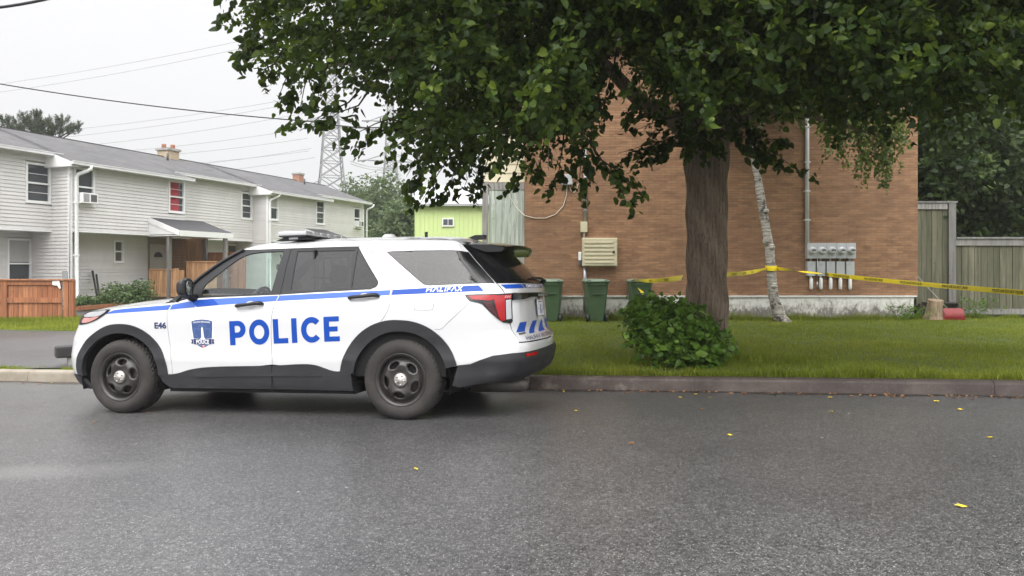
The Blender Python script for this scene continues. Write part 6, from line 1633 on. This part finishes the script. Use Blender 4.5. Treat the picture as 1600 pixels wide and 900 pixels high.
for a, b, dep_, c, d_, nl in hang:
    if 625 < c < 790: b -= 22; d_ -= 24
    A = np.array(at(a, b, dep_)); B = np.array(at(c, d_, dep_-.25)); cc = np.stack([A, A*.75+B*.25+[0, .05, .04]], 0)
    k_ = max(3, nl//8)
    st_ = np.array([A+(B-A)*t for t in np.linspace(0, .80, k_)])+RNG.normal(size=(k_, 3))*.05
    L_ = np.linalg.norm(B-A); p, q, vv = twigs(st_, np.tile((B-A)/L_, (k_, 1))+RNG.normal(size=(k_, 3))*.25, max(.22, L_*.30), 15, .03, .25); hp.append(p); hd.append(q); hv.append(vv)
    stk.tube([Vector(A+np.array([(A[0]-B[0])*.3, .2, .25])), Vector(A), Vector(A*.5+B*.5+[0, 0, .03]), Vector(B)], [.012, .009, .006, .003], 5, cap=False)
nmain = len(P); P = np.concatenate([P]+hp); D = np.concatenate([D]+hd); v = np.concatenate([v]+hv)
print('linden leaves', len(P))
# leaf tone at random, shifted per shoot, with a few of the palest
tone = np.clip(RNG.beta(2.2, 3.0, len(P))+v, 0, 1); yo = RNG.random(len(P)) < .012; tone[yo] = .98
lf = leaves_mesh('crown', P, D, np.where(np.arange(len(P)) < nmain, .074, .088), M_linden, None, attr=tone); kid(lf, lin, IVL)
twig_sticks(stk, cen[::9], dr[::9], .5, .006); tw = stk.build('twigs', M_barkd); kid(tw, lin, IVL)

# ------------------------------------------------------------------ leafy shrub round the trunk foot
def shrub(name, c, rad, n, label, size, mat, cat='shrub', parent_iv=None):
    r = empty(name, c, label=label, cat=cat)
    return r
sh = empty('leafy_shrub', (2.42, 9.75, .12), label='bright green broad-leaved shrub growing round the foot of the big trunk', cat='shrub')
ivs = Matrix.Translation((-2.42, -9.75, -.12)); cs, ds = [], []
for px_, py_, dep_, r in ((1003, 492, 9.7, .16), (1018, 508, 9.6, .2), (1022, 486, 9.9, .15), (1038, 524, 9.45, .22), (1045, 503, 9.8, .19), (1060, 528, 9.4, .24), (1065, 545, 9.2, .24), (1040, 545, 9.25, .20), (1085, 520, 9.5, .25), (1090, 545, 9.25, .24), (1103, 527, 9.6, .20), (1108, 550, 9.3, .18), (1122, 545, 9.6, .12), (1120, 558, 9.3, .10), (1052, 487, 10.1, .12), (1010, 525, 9.4, .18), (1075, 500, 9.7, .2), (1034, 474, 9.9, .09), (997, 478, 9.8, .08)):
    q, d = crown_pts(int(700*r*r)+7, at(px_, py_, dep_), (r, r, r*.85), .3); cs.append(q); ds.append(d+np.array([0, -.3, .15]))
cs = np.concatenate(cs); ds = np.concatenate(ds); p, q, vv = twigs(cs, ds, .17, 7, .02, .25)
kk = p[:, 2] > ground_z(p[:, 0], p[:, 1])+.01; p, q, vv = p[kk], q[kk], vv[kk]
kid(leaves_mesh('foliage', p, q, .082, M_shrub, None, attr=np.clip(RNG.beta(2.2, 2.4, len(p))+vv, 0, 1), droop=.3, fold=.18, wid=.9), sh, ivs)
sk = MB()
for i in range(26):
    a = RNG.uniform(-1, .25); b = Vector((2.35+a*.35, 9.75+RNG.uniform(-.15, .3), .1)); sk.tube([b, b+Vector((a*.25, -.1, .35)), b+Vector((a*.55, -.2, .62))], [.012, .009, .004], 5, cap=False)
kid(sk.build('stems', M_barkd), sh, ivs)

# ------------------------------------------------------------------ birch by the wall
bi = empty('birch_tree', (6.75, 18.1, .05), label='slender white birch leaning in front of the brick wall with yellow tape round it', cat='tree')
ivb = Matrix.Translation((-6.75, -18.1, -.05))
t = NT('birch_bark'); n_ = t.noise(4, 6, .7, stretch=(1, 1, 7)); n2_ = t.noise(2.2, 5, .8)
t.set(color=t.mix(t.ramp(n2_, [(.52, 0), (.60, 1)]), t.ramp(n_, [(.34, (.05, .045, .04)), (.46, (.27, .245, .21)), (.60, (.48, .45, .40))]), (.06, .048, .04)), rough=.8); t.bump(n_, .5, .01); M_birch = t.mat
def atb(px_, py_): return at(px_, py_, 18.1)
pts = [atb(1228, 508), atb(1217, 492), atb(1208, 462), atb(1205, 425), atb(1202, 385), atb(1193, 335), atb(1186, 290), atb(1179, 250), atb(1172, 205), atb(1162, 160), atb(1158, 120), atb(1150, 40), atb(1152, -60)]
rad = [.23, .155, .125, .112, .108, .106, .100, .088, .078, .066, .058, .045, .02]
V, F_ = ridged_trunk(pts, rad, 28, 90, .006, 9, 3.0)
bt = MB(); bt.add(V, F_, smooth=True); bt.tube([atb(1180, 206), atb(1190, 196), atb(1198, 178), atb(1203, 150), atb(1215, 100)], [.055, .05, .042, .035, .02], 10)
for py_, s_ in ((386, 1), (377, -1), (447, -.3), (330, .6)):
    c = atb(np.interp(py_, [290, 330, 380, 460], [1186, 1192, 1199, 1210])+s_*4, py_); bt.lathe([(.0, .05), (.05, .045), (.085, .0)], Matrix.Translation(c+Vector((0, -.10, 0))) @ Matrix.Rotation(math.radians(90), 4, 'X'), 10)
kid(bt.build('trunk', M_birch), bi, ivb)
cs, ds = [], []
for px_, py_, dep_, r in ((1310, 185, 16.2, .40), (1360, 188, 16.2, .42), (1330, 170, 16.5, .5), (1395, 195, 16.5, .3), (1150, 60, 18, 1.4), (1200, 90, 17.6, 1.3), (1120, 90, 18, 1.1), (1180, 130, 17.5, .9), (1260, 120, 17, 1.2), (1240, 60, 17.5, 1.4)):
    q, d = crown_pts(int(210*r*r)+14, at(px_, py_, dep_), (r, r, r*.9), .2); cs.append(q); ds.append(d*[.6, .6, .2]+np.array([0, 0, -.75]))
for i in range(46):      # thin hanging strands
    x0_ = RNG.uniform(1288, 1412); ye = np.interp(x0_, [1285, 1296, 1310, 1330, 1345, 1362, 1385, 1400, 1415], [222, 262, 268, 250, 292, 262, 305, 262, 228])*RNG.uniform(.86, 1.0)+4; dd_ = RNG.uniform(15.8, 16.8)
    A = np.array(at(x0_-RNG.uniform(-8, 12), 172, dd_)); B = np.array(at(x0_+RNG.uniform(-4, 8), ye-16, dd_)); k_ = max(3, int((ye-170)/16))
    st_ = np.array([A+(B-A)*t_ for t_ in np.linspace(0, 1, k_)])+RNG.normal(size=(k_, 3))*.035; cs.append(st_); ds.append(np.tile((B-A)/np.linalg.norm(B-A), (k_, 1))*.5+RNG.normal(size=(k_, 3))*.30+[0, 0, -.5])
cs = np.concatenate(cs); ds = np.concatenate(ds); p, q, vv = twigs(cs, ds, .26, 9, .035, .1)
kid(leaves_mesh('crown', p, q, .080, M_birchl, None, attr=np.clip(RNG.beta(2, 3, len(p))+vv, 0, 1), droop=.7, wid=.75), bi, ivb)
bs = MB(); bs.tube([atb(1155, 100), at(1200, 40, 17.5), at(1270, 60, 16.8), at(1330, 130, 16.3), at(1365, 210, 16.2)], [.05, .04, .03, .018, .008], 8); bs.tube([at(1300, 90, 16.5), at(1320, 160, 16.3), at(1312, 240, 16.1)], [.02, .014, .006], 6); kid(bs.build('branches', M_barkd), bi, ivb)

# ------------------------------------------------------------------ a general tree: tapered trunk, limbs, uneven leafy crown
def tree(name, x, y, h, r, label, mat, leaf=.16, nclump=40, per=26, trunk_r=.2, low=.35, group=None, cat='tree', barkm=None, tnleaf=9):
    g = float(ground_z(x, y)) if y < 60 else -.1
    root = empty(name, (x, y, g), RNG.uniform(0, 6), label, cat, group)
    tm = MB(); tm.tube([(0, 0, -.2), (.02, 0, h*.25), (-.05, .05, h*.55), (0, 0, h*.9)], [trunk_r*1.3, trunk_r, trunk_r*.7, trunk_r*.15], 10)
    cs, ds = [], []
    for i in range(nclump):
        a = RNG.uniform(0, 2*math.pi); t_ = RNG.uniform(0, 1); zz = h*(low+(1-low)*t_); rr = r*math.sin(math.pi*min(.97, .22+.76*t_))**.7*RNG.uniform(.35, 1.0)
        c = np.array([rr*math.cos(a), rr*math.sin(a), zz]); cr = r*RNG.uniform(.20, .36)
        q, d = crown_pts(per, c, (cr, cr, cr*.7), .3); cs.append(q); ds.append(d+c*[.1, .1, 0])
        if i % 3 == 0: z0 = zz*RNG.uniform(.45, .7); tm.tube([(0, 0, z0), tuple(c*[.5, .5, 0]+[0, 0, (z0+zz)/2]), tuple(c)], [trunk_r*.38, trunk_r*.25, trunk_r*.08], 6, cap=False)
    tm.build('trunk', barkm or M_barkd, root)
    cs = np.concatenate(cs); ds = np.concatenate(ds); p, q, vv = twigs(cs, ds, leaf*4, tnleaf, leaf*.5, .25)
    leaves_mesh('crown', p, q, leaf, mat, root, attr=np.clip(RNG.beta(2, 2.8, len(p))+vv*1.3, 0, 1))
    return root
woods = [(11.9, 22.5, 8.0, 3.0, 'dark leafy tree just behind the tall fence section'), (14.8, 24.0, 9.5, 3.6, 'dark leafy tree behind the lower fence at the right edge'), (13.2, 27.5, 11, 4.0, 'tall woodland tree between the two trees behind the fence'),
         (17.5, 28, 12, 4.5, 'tall woodland tree beyond the right end of the fence'), (20, 24, 11, 4.2, 'broad woodland tree outside the right edge of the fence'), (16.5, 33, 13, 5, 'farthest woodland tree behind the fence')]
for i, (x, y, h, r, lab) in enumerate(woods):
    tree('woodland_tree', x, y, h, r, lab, M_wood, leaf=.17 if y < 26 else .22, nclump=62, per=24, trunk_r=.17+.02*(i % 3), low=.16 if i in (2, 5, 3) else .34, group='trees behind the board fence')
# undergrowth behind the fence reads as one mass
cs = []
for i in range(90):
    q, d = crown_pts(26, (RNG.uniform(10.8, 21), RNG.uniform(21.5, 31), RNG.uniform(.3, 3.4)), (1.1, 1.0, .8), .2); cs.append(q)
cs = np.concatenate(cs); p, q, vv = twigs(cs, RNG.normal(size=cs.shape), .6, 8, .1, .2)
tag(leaves_mesh('undergrowth', p, q, .20, M_wood, None, attr=np.clip(RNG.beta(2, 3, len(p))+vv, 0, 1)), 'dark tangled undergrowth behind the board fence', 'undergrowth', kind='stuff')
# trees beyond the row, in the haze
def atx(px_, Y): return (px_-800)/F*Y
far = [(608, 62, 8.6, 3.6, 'hazy round tree between the townhouses and the green building'), (560, 75, 9.8, 3.2, 'hazy pale tree rising behind the far end of the townhouses'), (640, 52, 5.4, 2.6, 'lower hazy tree beside the green building'), (585, 66, 7.2, 3.0, 'mid-height hazy tree beside the last townhouse')]
for px_, Y, h, r, lab in far: tree('deciduous_tree', atx(px_, Y), Y, h, r, lab, M_dist, leaf=.26, nclump=54, per=20, trunk_r=.2, low=.15, group='trees beyond the townhouses', tnleaf=8)
# pine behind the left roof
pn = empty('pine_tree', (atx(50, 44), 44, -.1), label='grey-green pine showing over the left end of the townhouse roof', cat='tree')
tm = MB(); tm.tube([(0, 0, -.2), (0, 0, 5), (.2, 0, 9.2)], [.3, .22, .06], 10); cs, ds = [], []
for px_, py_, r in ((58, 196, .75), (48, 187, .45), (35, 195, .5), (70, 205, .7), (90, 200, .5), (98, 190, .3), (84, 208, .5), (25, 203, .35), (8, 190, .22), (12, 198, .25), (104, 208, .25), (115, 206, .3), (119, 200, .14), (55, 182, .22), (60, 210, .8), (40, 210, .8), (20, 212, .6)):
    c = np.array(at(px_, py_, 44))-np.array([atx(50, 44), 44, -.1]); q, d = crown_pts(int(70*r*r)+14, c, (r, r, r*.75), .3); cs.append(q); ds.append(d*.5+[0, 0, .8])
    tm.tube([(0, 0, c[2]-1.5), tuple(c)], [.07, .03], 5, cap=False)
tm.build('trunk', M_barkd, pn)
cs = np.concatenate(cs); ds = np.concatenate(ds); n = len(cs)
P_ = np.repeat(cs, 34, 0); Dd = np.repeat(ds/np.linalg.norm(ds, axis=1, keepdims=True), 34, 0); P_ = P_+Dd*RNG.uniform(0, .35, (len(P_), 1)); Dn = Dd*.5+RNG.normal(size=P_.shape)*.6
leaves_mesh('crown', P_, Dn, .15, M_pine, pn, droop=-.2, wid=.14, fold=.1)
# weeds in the bed by the townhouse
wd = empty('weedy_plants', at(185, 470, 25.5), label='patch of tall green weeds along the grey siding behind the car bonnet', cat='weeds')
ivw = Matrix.Translation(-wd.location); cs, ds = [], []
for i in range(60):
    px_ = RNG.uniform(124, 232); hgt = np.interp(px_, [124, 150, 165, 190, 205, 232], [.35, .40, .62, .85, .75, .9])
    b = np.array(at(px_, np.interp(px_, [124, 232], [479, 470]), 24.6+1.6*(px_-124)/108)); b[2] = GZ
    m = 16; zz = RNG.uniform(.05, 1, m)*hgt*RNG.uniform(.7, 1.2); cs.append(b+np.stack([RNG.normal(0, .12, m), RNG.normal(0, .15, m), zz], 1)); ds.append(RNG.normal(size=(m, 3))*[.6, .6, .2]+[0, 0, .7])
cs = np.concatenate(cs); ds = np.concatenate(ds); p, q, vv = twigs(cs, ds, .25, 8, .03, .3)
M_weed = leaf_mat('weed_leaf', (.05, .09, .03), (.10, .17, .05), (.22, .28, .12), .3, .5)
kid(leaves_mesh('foliage', p, q, .085, M_weed, None, attr=np.clip(RNG.beta(2, 2.4, len(p))+vv, 0, 1), wid=.55), wd, ivw)
# small weeds by the fence foot at the right and along the foundation
for i, (x, y, h, lab) in enumerate(((12.3, 19.1, .5, 'weeds growing at the foot of the lower board fence'), (10.2, 18.62, .35, 'small weed clump at the corner of the foundation'), (4.9, 18.6, .25, 'low weeds at the foundation left of the big trunk'))):
    w_ = empty('weed_clump', (x, y, .04), label=lab, cat='weeds'); m = 90; c = RNG.normal(size=(m, 3))*[.30, .08, 0]+[0, 0, 0]; c[:, 2] = RNG.uniform(0, h, m)
    p, q, vv = twigs(c, RNG.normal(size=(m, 3))*[.5, .5, .2]+[0, 0, .7], .16, 7, .02, .3); leaves_mesh('foliage', p, q, .05, M_shrub, w_, attr=np.clip(RNG.beta(2, 3, len(p)), 0, 1), wid=.5)

# ================================================================== pylons and wires in the haze
M_steel = plain('pylon_steel', (.22, .22, .23), .6, .1, metal=.2)
def pylon(px_, Y, lab, h=46.0, base=8.4, rot=.35):
    x = atx(px_, Y); r = empty('lattice_pylon', (x, Y, -.5), rot, lab, 'pylon', 'lattice pylons of the power line')
    W = lambda z: np.interp(z, [0, 19, 30, h], [base/2, base/2*.46, base/2*.27, .5])
    m = MB(); lv = [0, 4.6, 9.0, 12.6, 15.6, 18.4, 21, 23.4, 25.6, 27.6, 29.6, 31.5, 33.4, 35.3, 37.2, 39, 41, 43, h]
    cs_ = ((-1, -1), (1, -1), (1, 1), (-1, 1)); Cn = lambda k, z: Vector((cs_[k % 4][0]*W(z), cs_[k % 4][1]*W(z), z))
    for a, b in zip(lv[:-1], lv[1:]):
        th_ = .26 if a < 16 else .19
        for k in range(4):
            m.bar(Cn(k, a), Cn(k, b), th_, th_)
            m.bar(Cn(k, a), Cn(k+1, b), .13, .13); m.bar(Cn(k+1, a), Cn(k, b), .13, .13)
            if a > 0: m.bar(Cn(k, a), Cn(k+1, a), .13, .13)
            if a < 13:
                mid = (Cn(k, a)+Cn(k+1, b))/2; m.bar(mid, (Cn(k, b)+Cn(k, a))/2, .09, .09); m.bar(mid, (Cn(k+1, b)+Cn(k+1, a))/2, .09, .09)
    m.build('lattice', M_steel, r)
    for z, L in ((15.6, 6.6), (27.6, 6.0), (37.2, 5.0)):
        for sg in (-1, 1):
            a_ = MB(); tip = Vector((sg*L, 0, z)); w = W(z)
            for q in (-1, 1): a_.bar(Vector((sg*w, q*w, z)), tip, .16, .16); a_.bar(Vector((sg*w, q*w, z+1.7)), tip, .12, .12)
            for t_ in (.35, .65): a_.bar(Vector((sg*(w+(L-w)*t_), w*(1-t_), z)), Vector((sg*(w+(L-w)*t_), -w*(1-t_), z)), .08, .08)
            arm = a_.build('crossarm', M_steel, r)
            i_ = MB(); i_.tube([(sg*L, 0, z), (sg*(L+.9), -.9, z-.25), (sg*(L+1.9), -1.9, z-.5)], .22, 6); i_.tube([(sg*L, 0, z), (sg*(L+.6), .9, z-.25)], .2, 6); i_.build('insulator', M_steel, arm)
    return r
PY1, PY2 = 132.0, 176.0
pylon(518, PY1, 'nearer hazy lattice pylon behind the far end of the townhouse roof')
pylon(610, PY2, 'farther fainter lattice pylon right of the nearer one', rot=.3)
M_wire = plain('power_line_wire', (.26, .26, .27), .6)
k_ = 0
for (a, b, c, d, sg) in ((100, 192, 470, 152, 2.5), (110, 203, 470, 160, 2.5), (120, 216, 480, 176, 3), (150, 222, 482, 200, 3), (190, 226, 480, 216, 3), (210, 236, 482, 236, 3), (280, 243, 486, 232, 2.5), (330, 255, 492, 246, 2), (0, 126, 430, 52, 3), (20, 136, 420, 66, 3)):
    k_ += 1
    names = ['uppermost', 'second highest', 'third', 'fourth', 'fifth', 'sixth', 'seventh', 'lowest']
    lab = ['highest faint wire over the rooftop pine', 'second faint wire over the rooftop pine', 'third faint wire from the top above the townhouse roof', 'fourth faint wire from the top above the townhouse roof', 'middle faint wire passing just over the chimney pots', 'faint wire just under the one over the chimney pots', 'faint wire low between the two roof chimneys', 'lowest faint wire, just above the far chimney', 'topmost faint wire high in the open sky', 'second faint wire from the top high in the open sky'][k_-1]
    wire('power_line', [at(a-160-900, b+24+230, 160+k_), at(a-160, b+24, 150+k_), at(c, d, PY1-2)], .036, M_wire, lab, 'power line', 'faint high-voltage wires in the grey sky', sag=sg*.4, n=16)
for (a, b, c, d, lb_) in ((548, 252, 596, 262, 'highest thin wire'), (548, 256, 596, 266, 'second highest thin wire'), (546, 285, 592, 270, 'lowest thin wire'), (545, 278, 592, 264, 'second lowest thin wire')):
    wire('power_line', [at(a, b, PY1), at(c, d, PY2), at(660, d-10, 185)], .06, M_wire, lb_+' strung between the two hazy lattice pylons', 'power line', 'wires between the two pylons', sag=.3, n=8)
wire('utility_cable', [at(-1400, 20, 22), at(-30, 126, 21), at(490, 190, 20.5), at(640, 195, 20.2), (8.0, 18.6, 5.6)], .018, M_black, 'dark utility cable crossing the sky above the townhouse roof', sag=.12)
wire('street_cable', [at(-1500, 150, 16), at(-40, 15, 14), at(75, -2, 13.6), at(400, -60, 13), at(2600, -420, 12)], .028, M_black, 'thick dark cable cutting the top left corner of the sky', sag=.03)

# ================================================================== police tape
M_tape = plain('yellow_tape', (.92, .72, .02), .4, .05, 5); M_tapeink = plain('tape_ink', (.02, .02, .015), .5)
def tape(pts, w, n, twist, label, text_at=()):
    r = empty('police_tape', pts[0], label=label, cat='barrier tape', group='police tape strips'); ivt = Matrix.Translation(-Vector(pts[0]))
    P = []; seglen = [0]
    for a, b in zip(pts[:-1], pts[1:]): seglen.append(seglen[-1]+(Vector(b)-Vector(a)).length)
    tot = seglen[-1]
    def pos(s): return Vector([float(np.interp(s, seglen, [p[k] for p in pts])) for k in range(3)])-Vector((0, 0, .03*math.sin(math.pi*s/tot)))
    def frame(s): 
        d = (pos(min(s+.05, tot))-pos(max(s-.05, 0))).normalized(); t_ = twist(s/tot); up = Vector((0, 0, 1)); side = d.cross(up).normalized(); up = side.cross(d)
        return pos(s), d, (up*math.cos(t_)+side*math.sin(t_)), (side*math.cos(t_)-up*math.sin(t_))
    V = []
    for i in range(n+1):
        p, d, u, s_ = frame(tot*i/n)
        for k in (-.5, 0, .5): V.append(p+u*k*w+s_*(.004*(k == 0)))
    m = MB(); m.add(V, [(3*i+j, 3*i+3+j, 3*i+4+j, 3*i+1+j) for i in range(n) for j in range(2)], smooth=True); kid(m.build('strip', M_tape), r, ivt)
    for s0 in text_at:
        V2, Fc = text_pts('POLICE LINE DO NOT CROSS', .025); V2 = V2-V2.min(0); V2 /= V2.max(0); vs = []
        L_ = .58
        for x, y in V2:
            p, d, u, s_ = frame(s0+x*L_); vs.append(p+u*(y-.5)*w*.52+s_*.006)
        m = MB(); m.add(vs, Fc); m2_ = MB(); m2_.add([2*0+v_ for v_ in vs], Fc) if False else None
        kid(m.build('tape_print', M_tapeink), r, ivt)
tr = Vector((TX, TY, 0)); bir = atb(1205, 419.5)
A1 = Vector(at(1618, 459, 10.6)); 
r0 = bir+Vector((.13, -.06, 0))
L1 = (A1-r0).length
tape([r0, A1], .082, 90, lambda t: -.12+.2*math.sin(t*7) if t > .28 else 1.1-.9*math.cos(t*16), 'long yellow police tape running right from the birch past the meters', [L1*.12, L1*.22]+[L1*.32+1.08*i for i in range(6)])
a_ = Vector(at(1131, 429, 10.42)); b_ = bir+Vector((-.13, -.02, 0)); tape([a_, b_], .075, 40, lambda t: .1+.35*math.sin(t*9), 'short yellow police tape between the big trunk and the birch', [1.0, 2.6, 4.2])
wr = MB(); n = 28
for rr, yc, hh in ((.138, 0, .04), (.142, .045, .035)):
    vs = []
    for i in range(n+1):
        t_ = 2*math.pi*i/n
        for k in (-.5, .5): vs.append((bir.x+rr*math.cos(t_), bir.y+.0+rr*math.sin(t_), bir.z+yc+k*hh*2+.02*math.sin(t_)))
    wr.add(vs, [(2*i, 2*i+2, 2*i+3, 2*i+1) for i in range(n)], smooth=True)
tag(wr.build('police_tape', M_tape), 'yellow police tape wound round the birch trunk', 'barrier tape')
a_ = Vector(at(1066, 434, 10.35)); b_ = Vector(at(990, 437.5, 18.1)); Lb = (b_-a_).length
tape([b_, a_], .078, 60, lambda t: .7-.7*t+.3*math.sin(t*11), 'yellow police tape from the right green bin to the big trunk', [Lb*.45, Lb*.75])
m = MB(); e = b_; vs = []
for i in range(9):
    t_ = i/8; c = e+Vector((.02+.22*t_, -.02-.02*t_, -.36*t_)); vs += [c+Vector((-.035, 0, -.012)), c+Vector((.035, .01, .012))]
m.add(vs, [(2*i, 2*i+1, 2*i+3, 2*i+2) for i in range(8)], smooth=True); tag(m.build('police_tape', M_tape), 'loose yellow tape end hanging beside the right green bin', 'barrier tape')

# ================================================================== fallen leaves and litter on the road
M_yleaf = plain('fallen_yellow_leaf', (.75, .55, .03), .6, .15, 20); M_oleaf = plain('fallen_brown_leaf', (.34, .14, .05), .7, .2, 20); M_bit = plain('pale_litter', (.55, .53, .47), .8)
def roadpt(px_, py_):
    d = Vector(((px_-800)/F, 1, -(py_-HY)/F)); Y = 5.0
    for _ in range(30):
        X = d.x*Y; z = float(road_z(X, Y)); Y = (CH-z)/((py_-HY)/F)
    return Vector((d.x*Y, Y, float(road_z(d.x*Y, Y))))
fl_ = [(1297, 622, 'y'), (1298, 644, 'y'), (1326, 647, 'b'), (1140, 681, 'y'), (1547, 685, 'y'), (1501, 793, 'y'), (650, 734, 'y'), (987, 694, 'o'), (1110, 622, 'y'), (1063, 622, 'y'), (1087, 617, 'y'), (1136, 617, 'o'), (1163, 616, 'o'), (1330, 620, 'o'), (1366, 620, 'o'), (1411, 622, 'o'), (1463, 628, 'y'), (1500, 641, 'y'), (1518, 625, 'o'), (881, 613, 'y'), (900, 643, 'y'), (1097, 640, 'o'), (1197, 667, 'b'), (912, 675, 'b'), (1284, 685, 'b'), (1553, 714, 'b'), (541, 763, 'b'), (466, 770, 'b'), (148, 661, 'o'), (232, 646, 'o'), (213, 695, 'b'), (35, 588+12, 'o'), (62, 601, 'o'), (80, 599, 'y')]
nb = 420; ub = RNG.uniform(-1.5, 10, nb); vb_ = CV-.05-abs(RNG.normal(0, .09, nb)); xb2, yb2 = xy_of(ub, vb_); zb2 = road_z(xb2, yb2)+.006
Db = RNG.normal(size=(nb, 3))*[1, 1, .12]; tag(leaves_mesh('leaf_litter', np.stack([xb2, yb2, zb2], 1), Db, .034, plain('dead_leaves', (.24, .13, .06), .8, .4, 30), None, droop=0), 'scattered dead brown leaf bits in the gutter at the foot of the kerb', 'leaf litter', kind='stuff')
words = {'y': 'small yellow fallen leaf lying on the wet road', 'o': 'small orange-brown fallen leaf near the kerb', 'b': 'tiny pale scrap of litter on the road'}
special = {(1501, 793): 'yellow fallen leaf alone on the open road at the lower right', (650, 734): 'yellow fallen leaf alone in front of the rear wheel', (1547, 685): 'curled yellow fallen leaf near the right edge of the road', (1140, 681): 'yellow fallen leaf on the road below the shrub', (987, 694): 'reddish leaf fragments on the road right of the car', (881, 613): 'yellow fallen leaf closest to the rear bumper', (148, 661): 'brown leaf scrap in front of the front wheel', (232, 646): 'orange leaf lying behind the front wheel'}
for px_, py_, kd in fl_:
    p = roadpt(px_, py_); s_ = {'y': .026, 'o': .028, 'b': .012}[kd]*RNG.uniform(.8, 1.3); a = RNG.uniform(0, 6.3); m = MB()
    out = [(-1, 0, .1), (-.4, .45, .35), (.3, .5, .25), (1.1, 0, .3), (.35, -.5, .15), (-.4, -.42, .3)]
    vs = [(p.x+s_*(x*math.cos(a)-y*math.sin(a)), p.y+s_*(x*math.sin(a)+y*math.cos(a)), p.z+.004+s_*z) for x, y, z in out]+[(p.x, p.y, p.z+.005)]
    m.add(vs, [(i, (i+1) % 6, 6) for i in range(6)])
    tag(m.build({'y': 'fallen_leaf', 'o': 'fallen_leaf', 'b': 'litter_scrap'}[kd], {'y': M_yleaf, 'o': M_oleaf, 'b': M_bit}[kd]), special.get((px_, py_), words[kd]), 'leaf' if kd != 'b' else 'litter', {'y': 'yellow leaves on the road', 'o': 'brown leaves by the kerb', 'b': 'scraps of litter on the road'}[kd])
# ================================================================== damp haze in the air
hz = MB(); hz.box((-420, -60, -9.5), (420, 420, 62)); hz_m = bpy.data.materials.new('haze'); hz_m.use_nodes = True
for n_ in list(hz_m.node_tree.nodes): hz_m.node_tree.nodes.remove(n_)
ho = hz_m.node_tree.nodes.new('ShaderNodeOutputMaterial'); hv_ = hz_m.node_tree.nodes.new('ShaderNodeVolumePrincipled')
hv_.inputs['Color'].default_value = (.55, .55, .56, 1); hv_.inputs['Density'].default_value = .0013; hv_.inputs['Anisotropy'].default_value = .2
hz_m.node_tree.links.new(hv_.outputs[0], ho.inputs['Volume'])
tag(hz.build('haze', hz_m), kind='stuff')
scene.cycles.volume_bounces = 1
print('objects', len(bpy.data.objects))
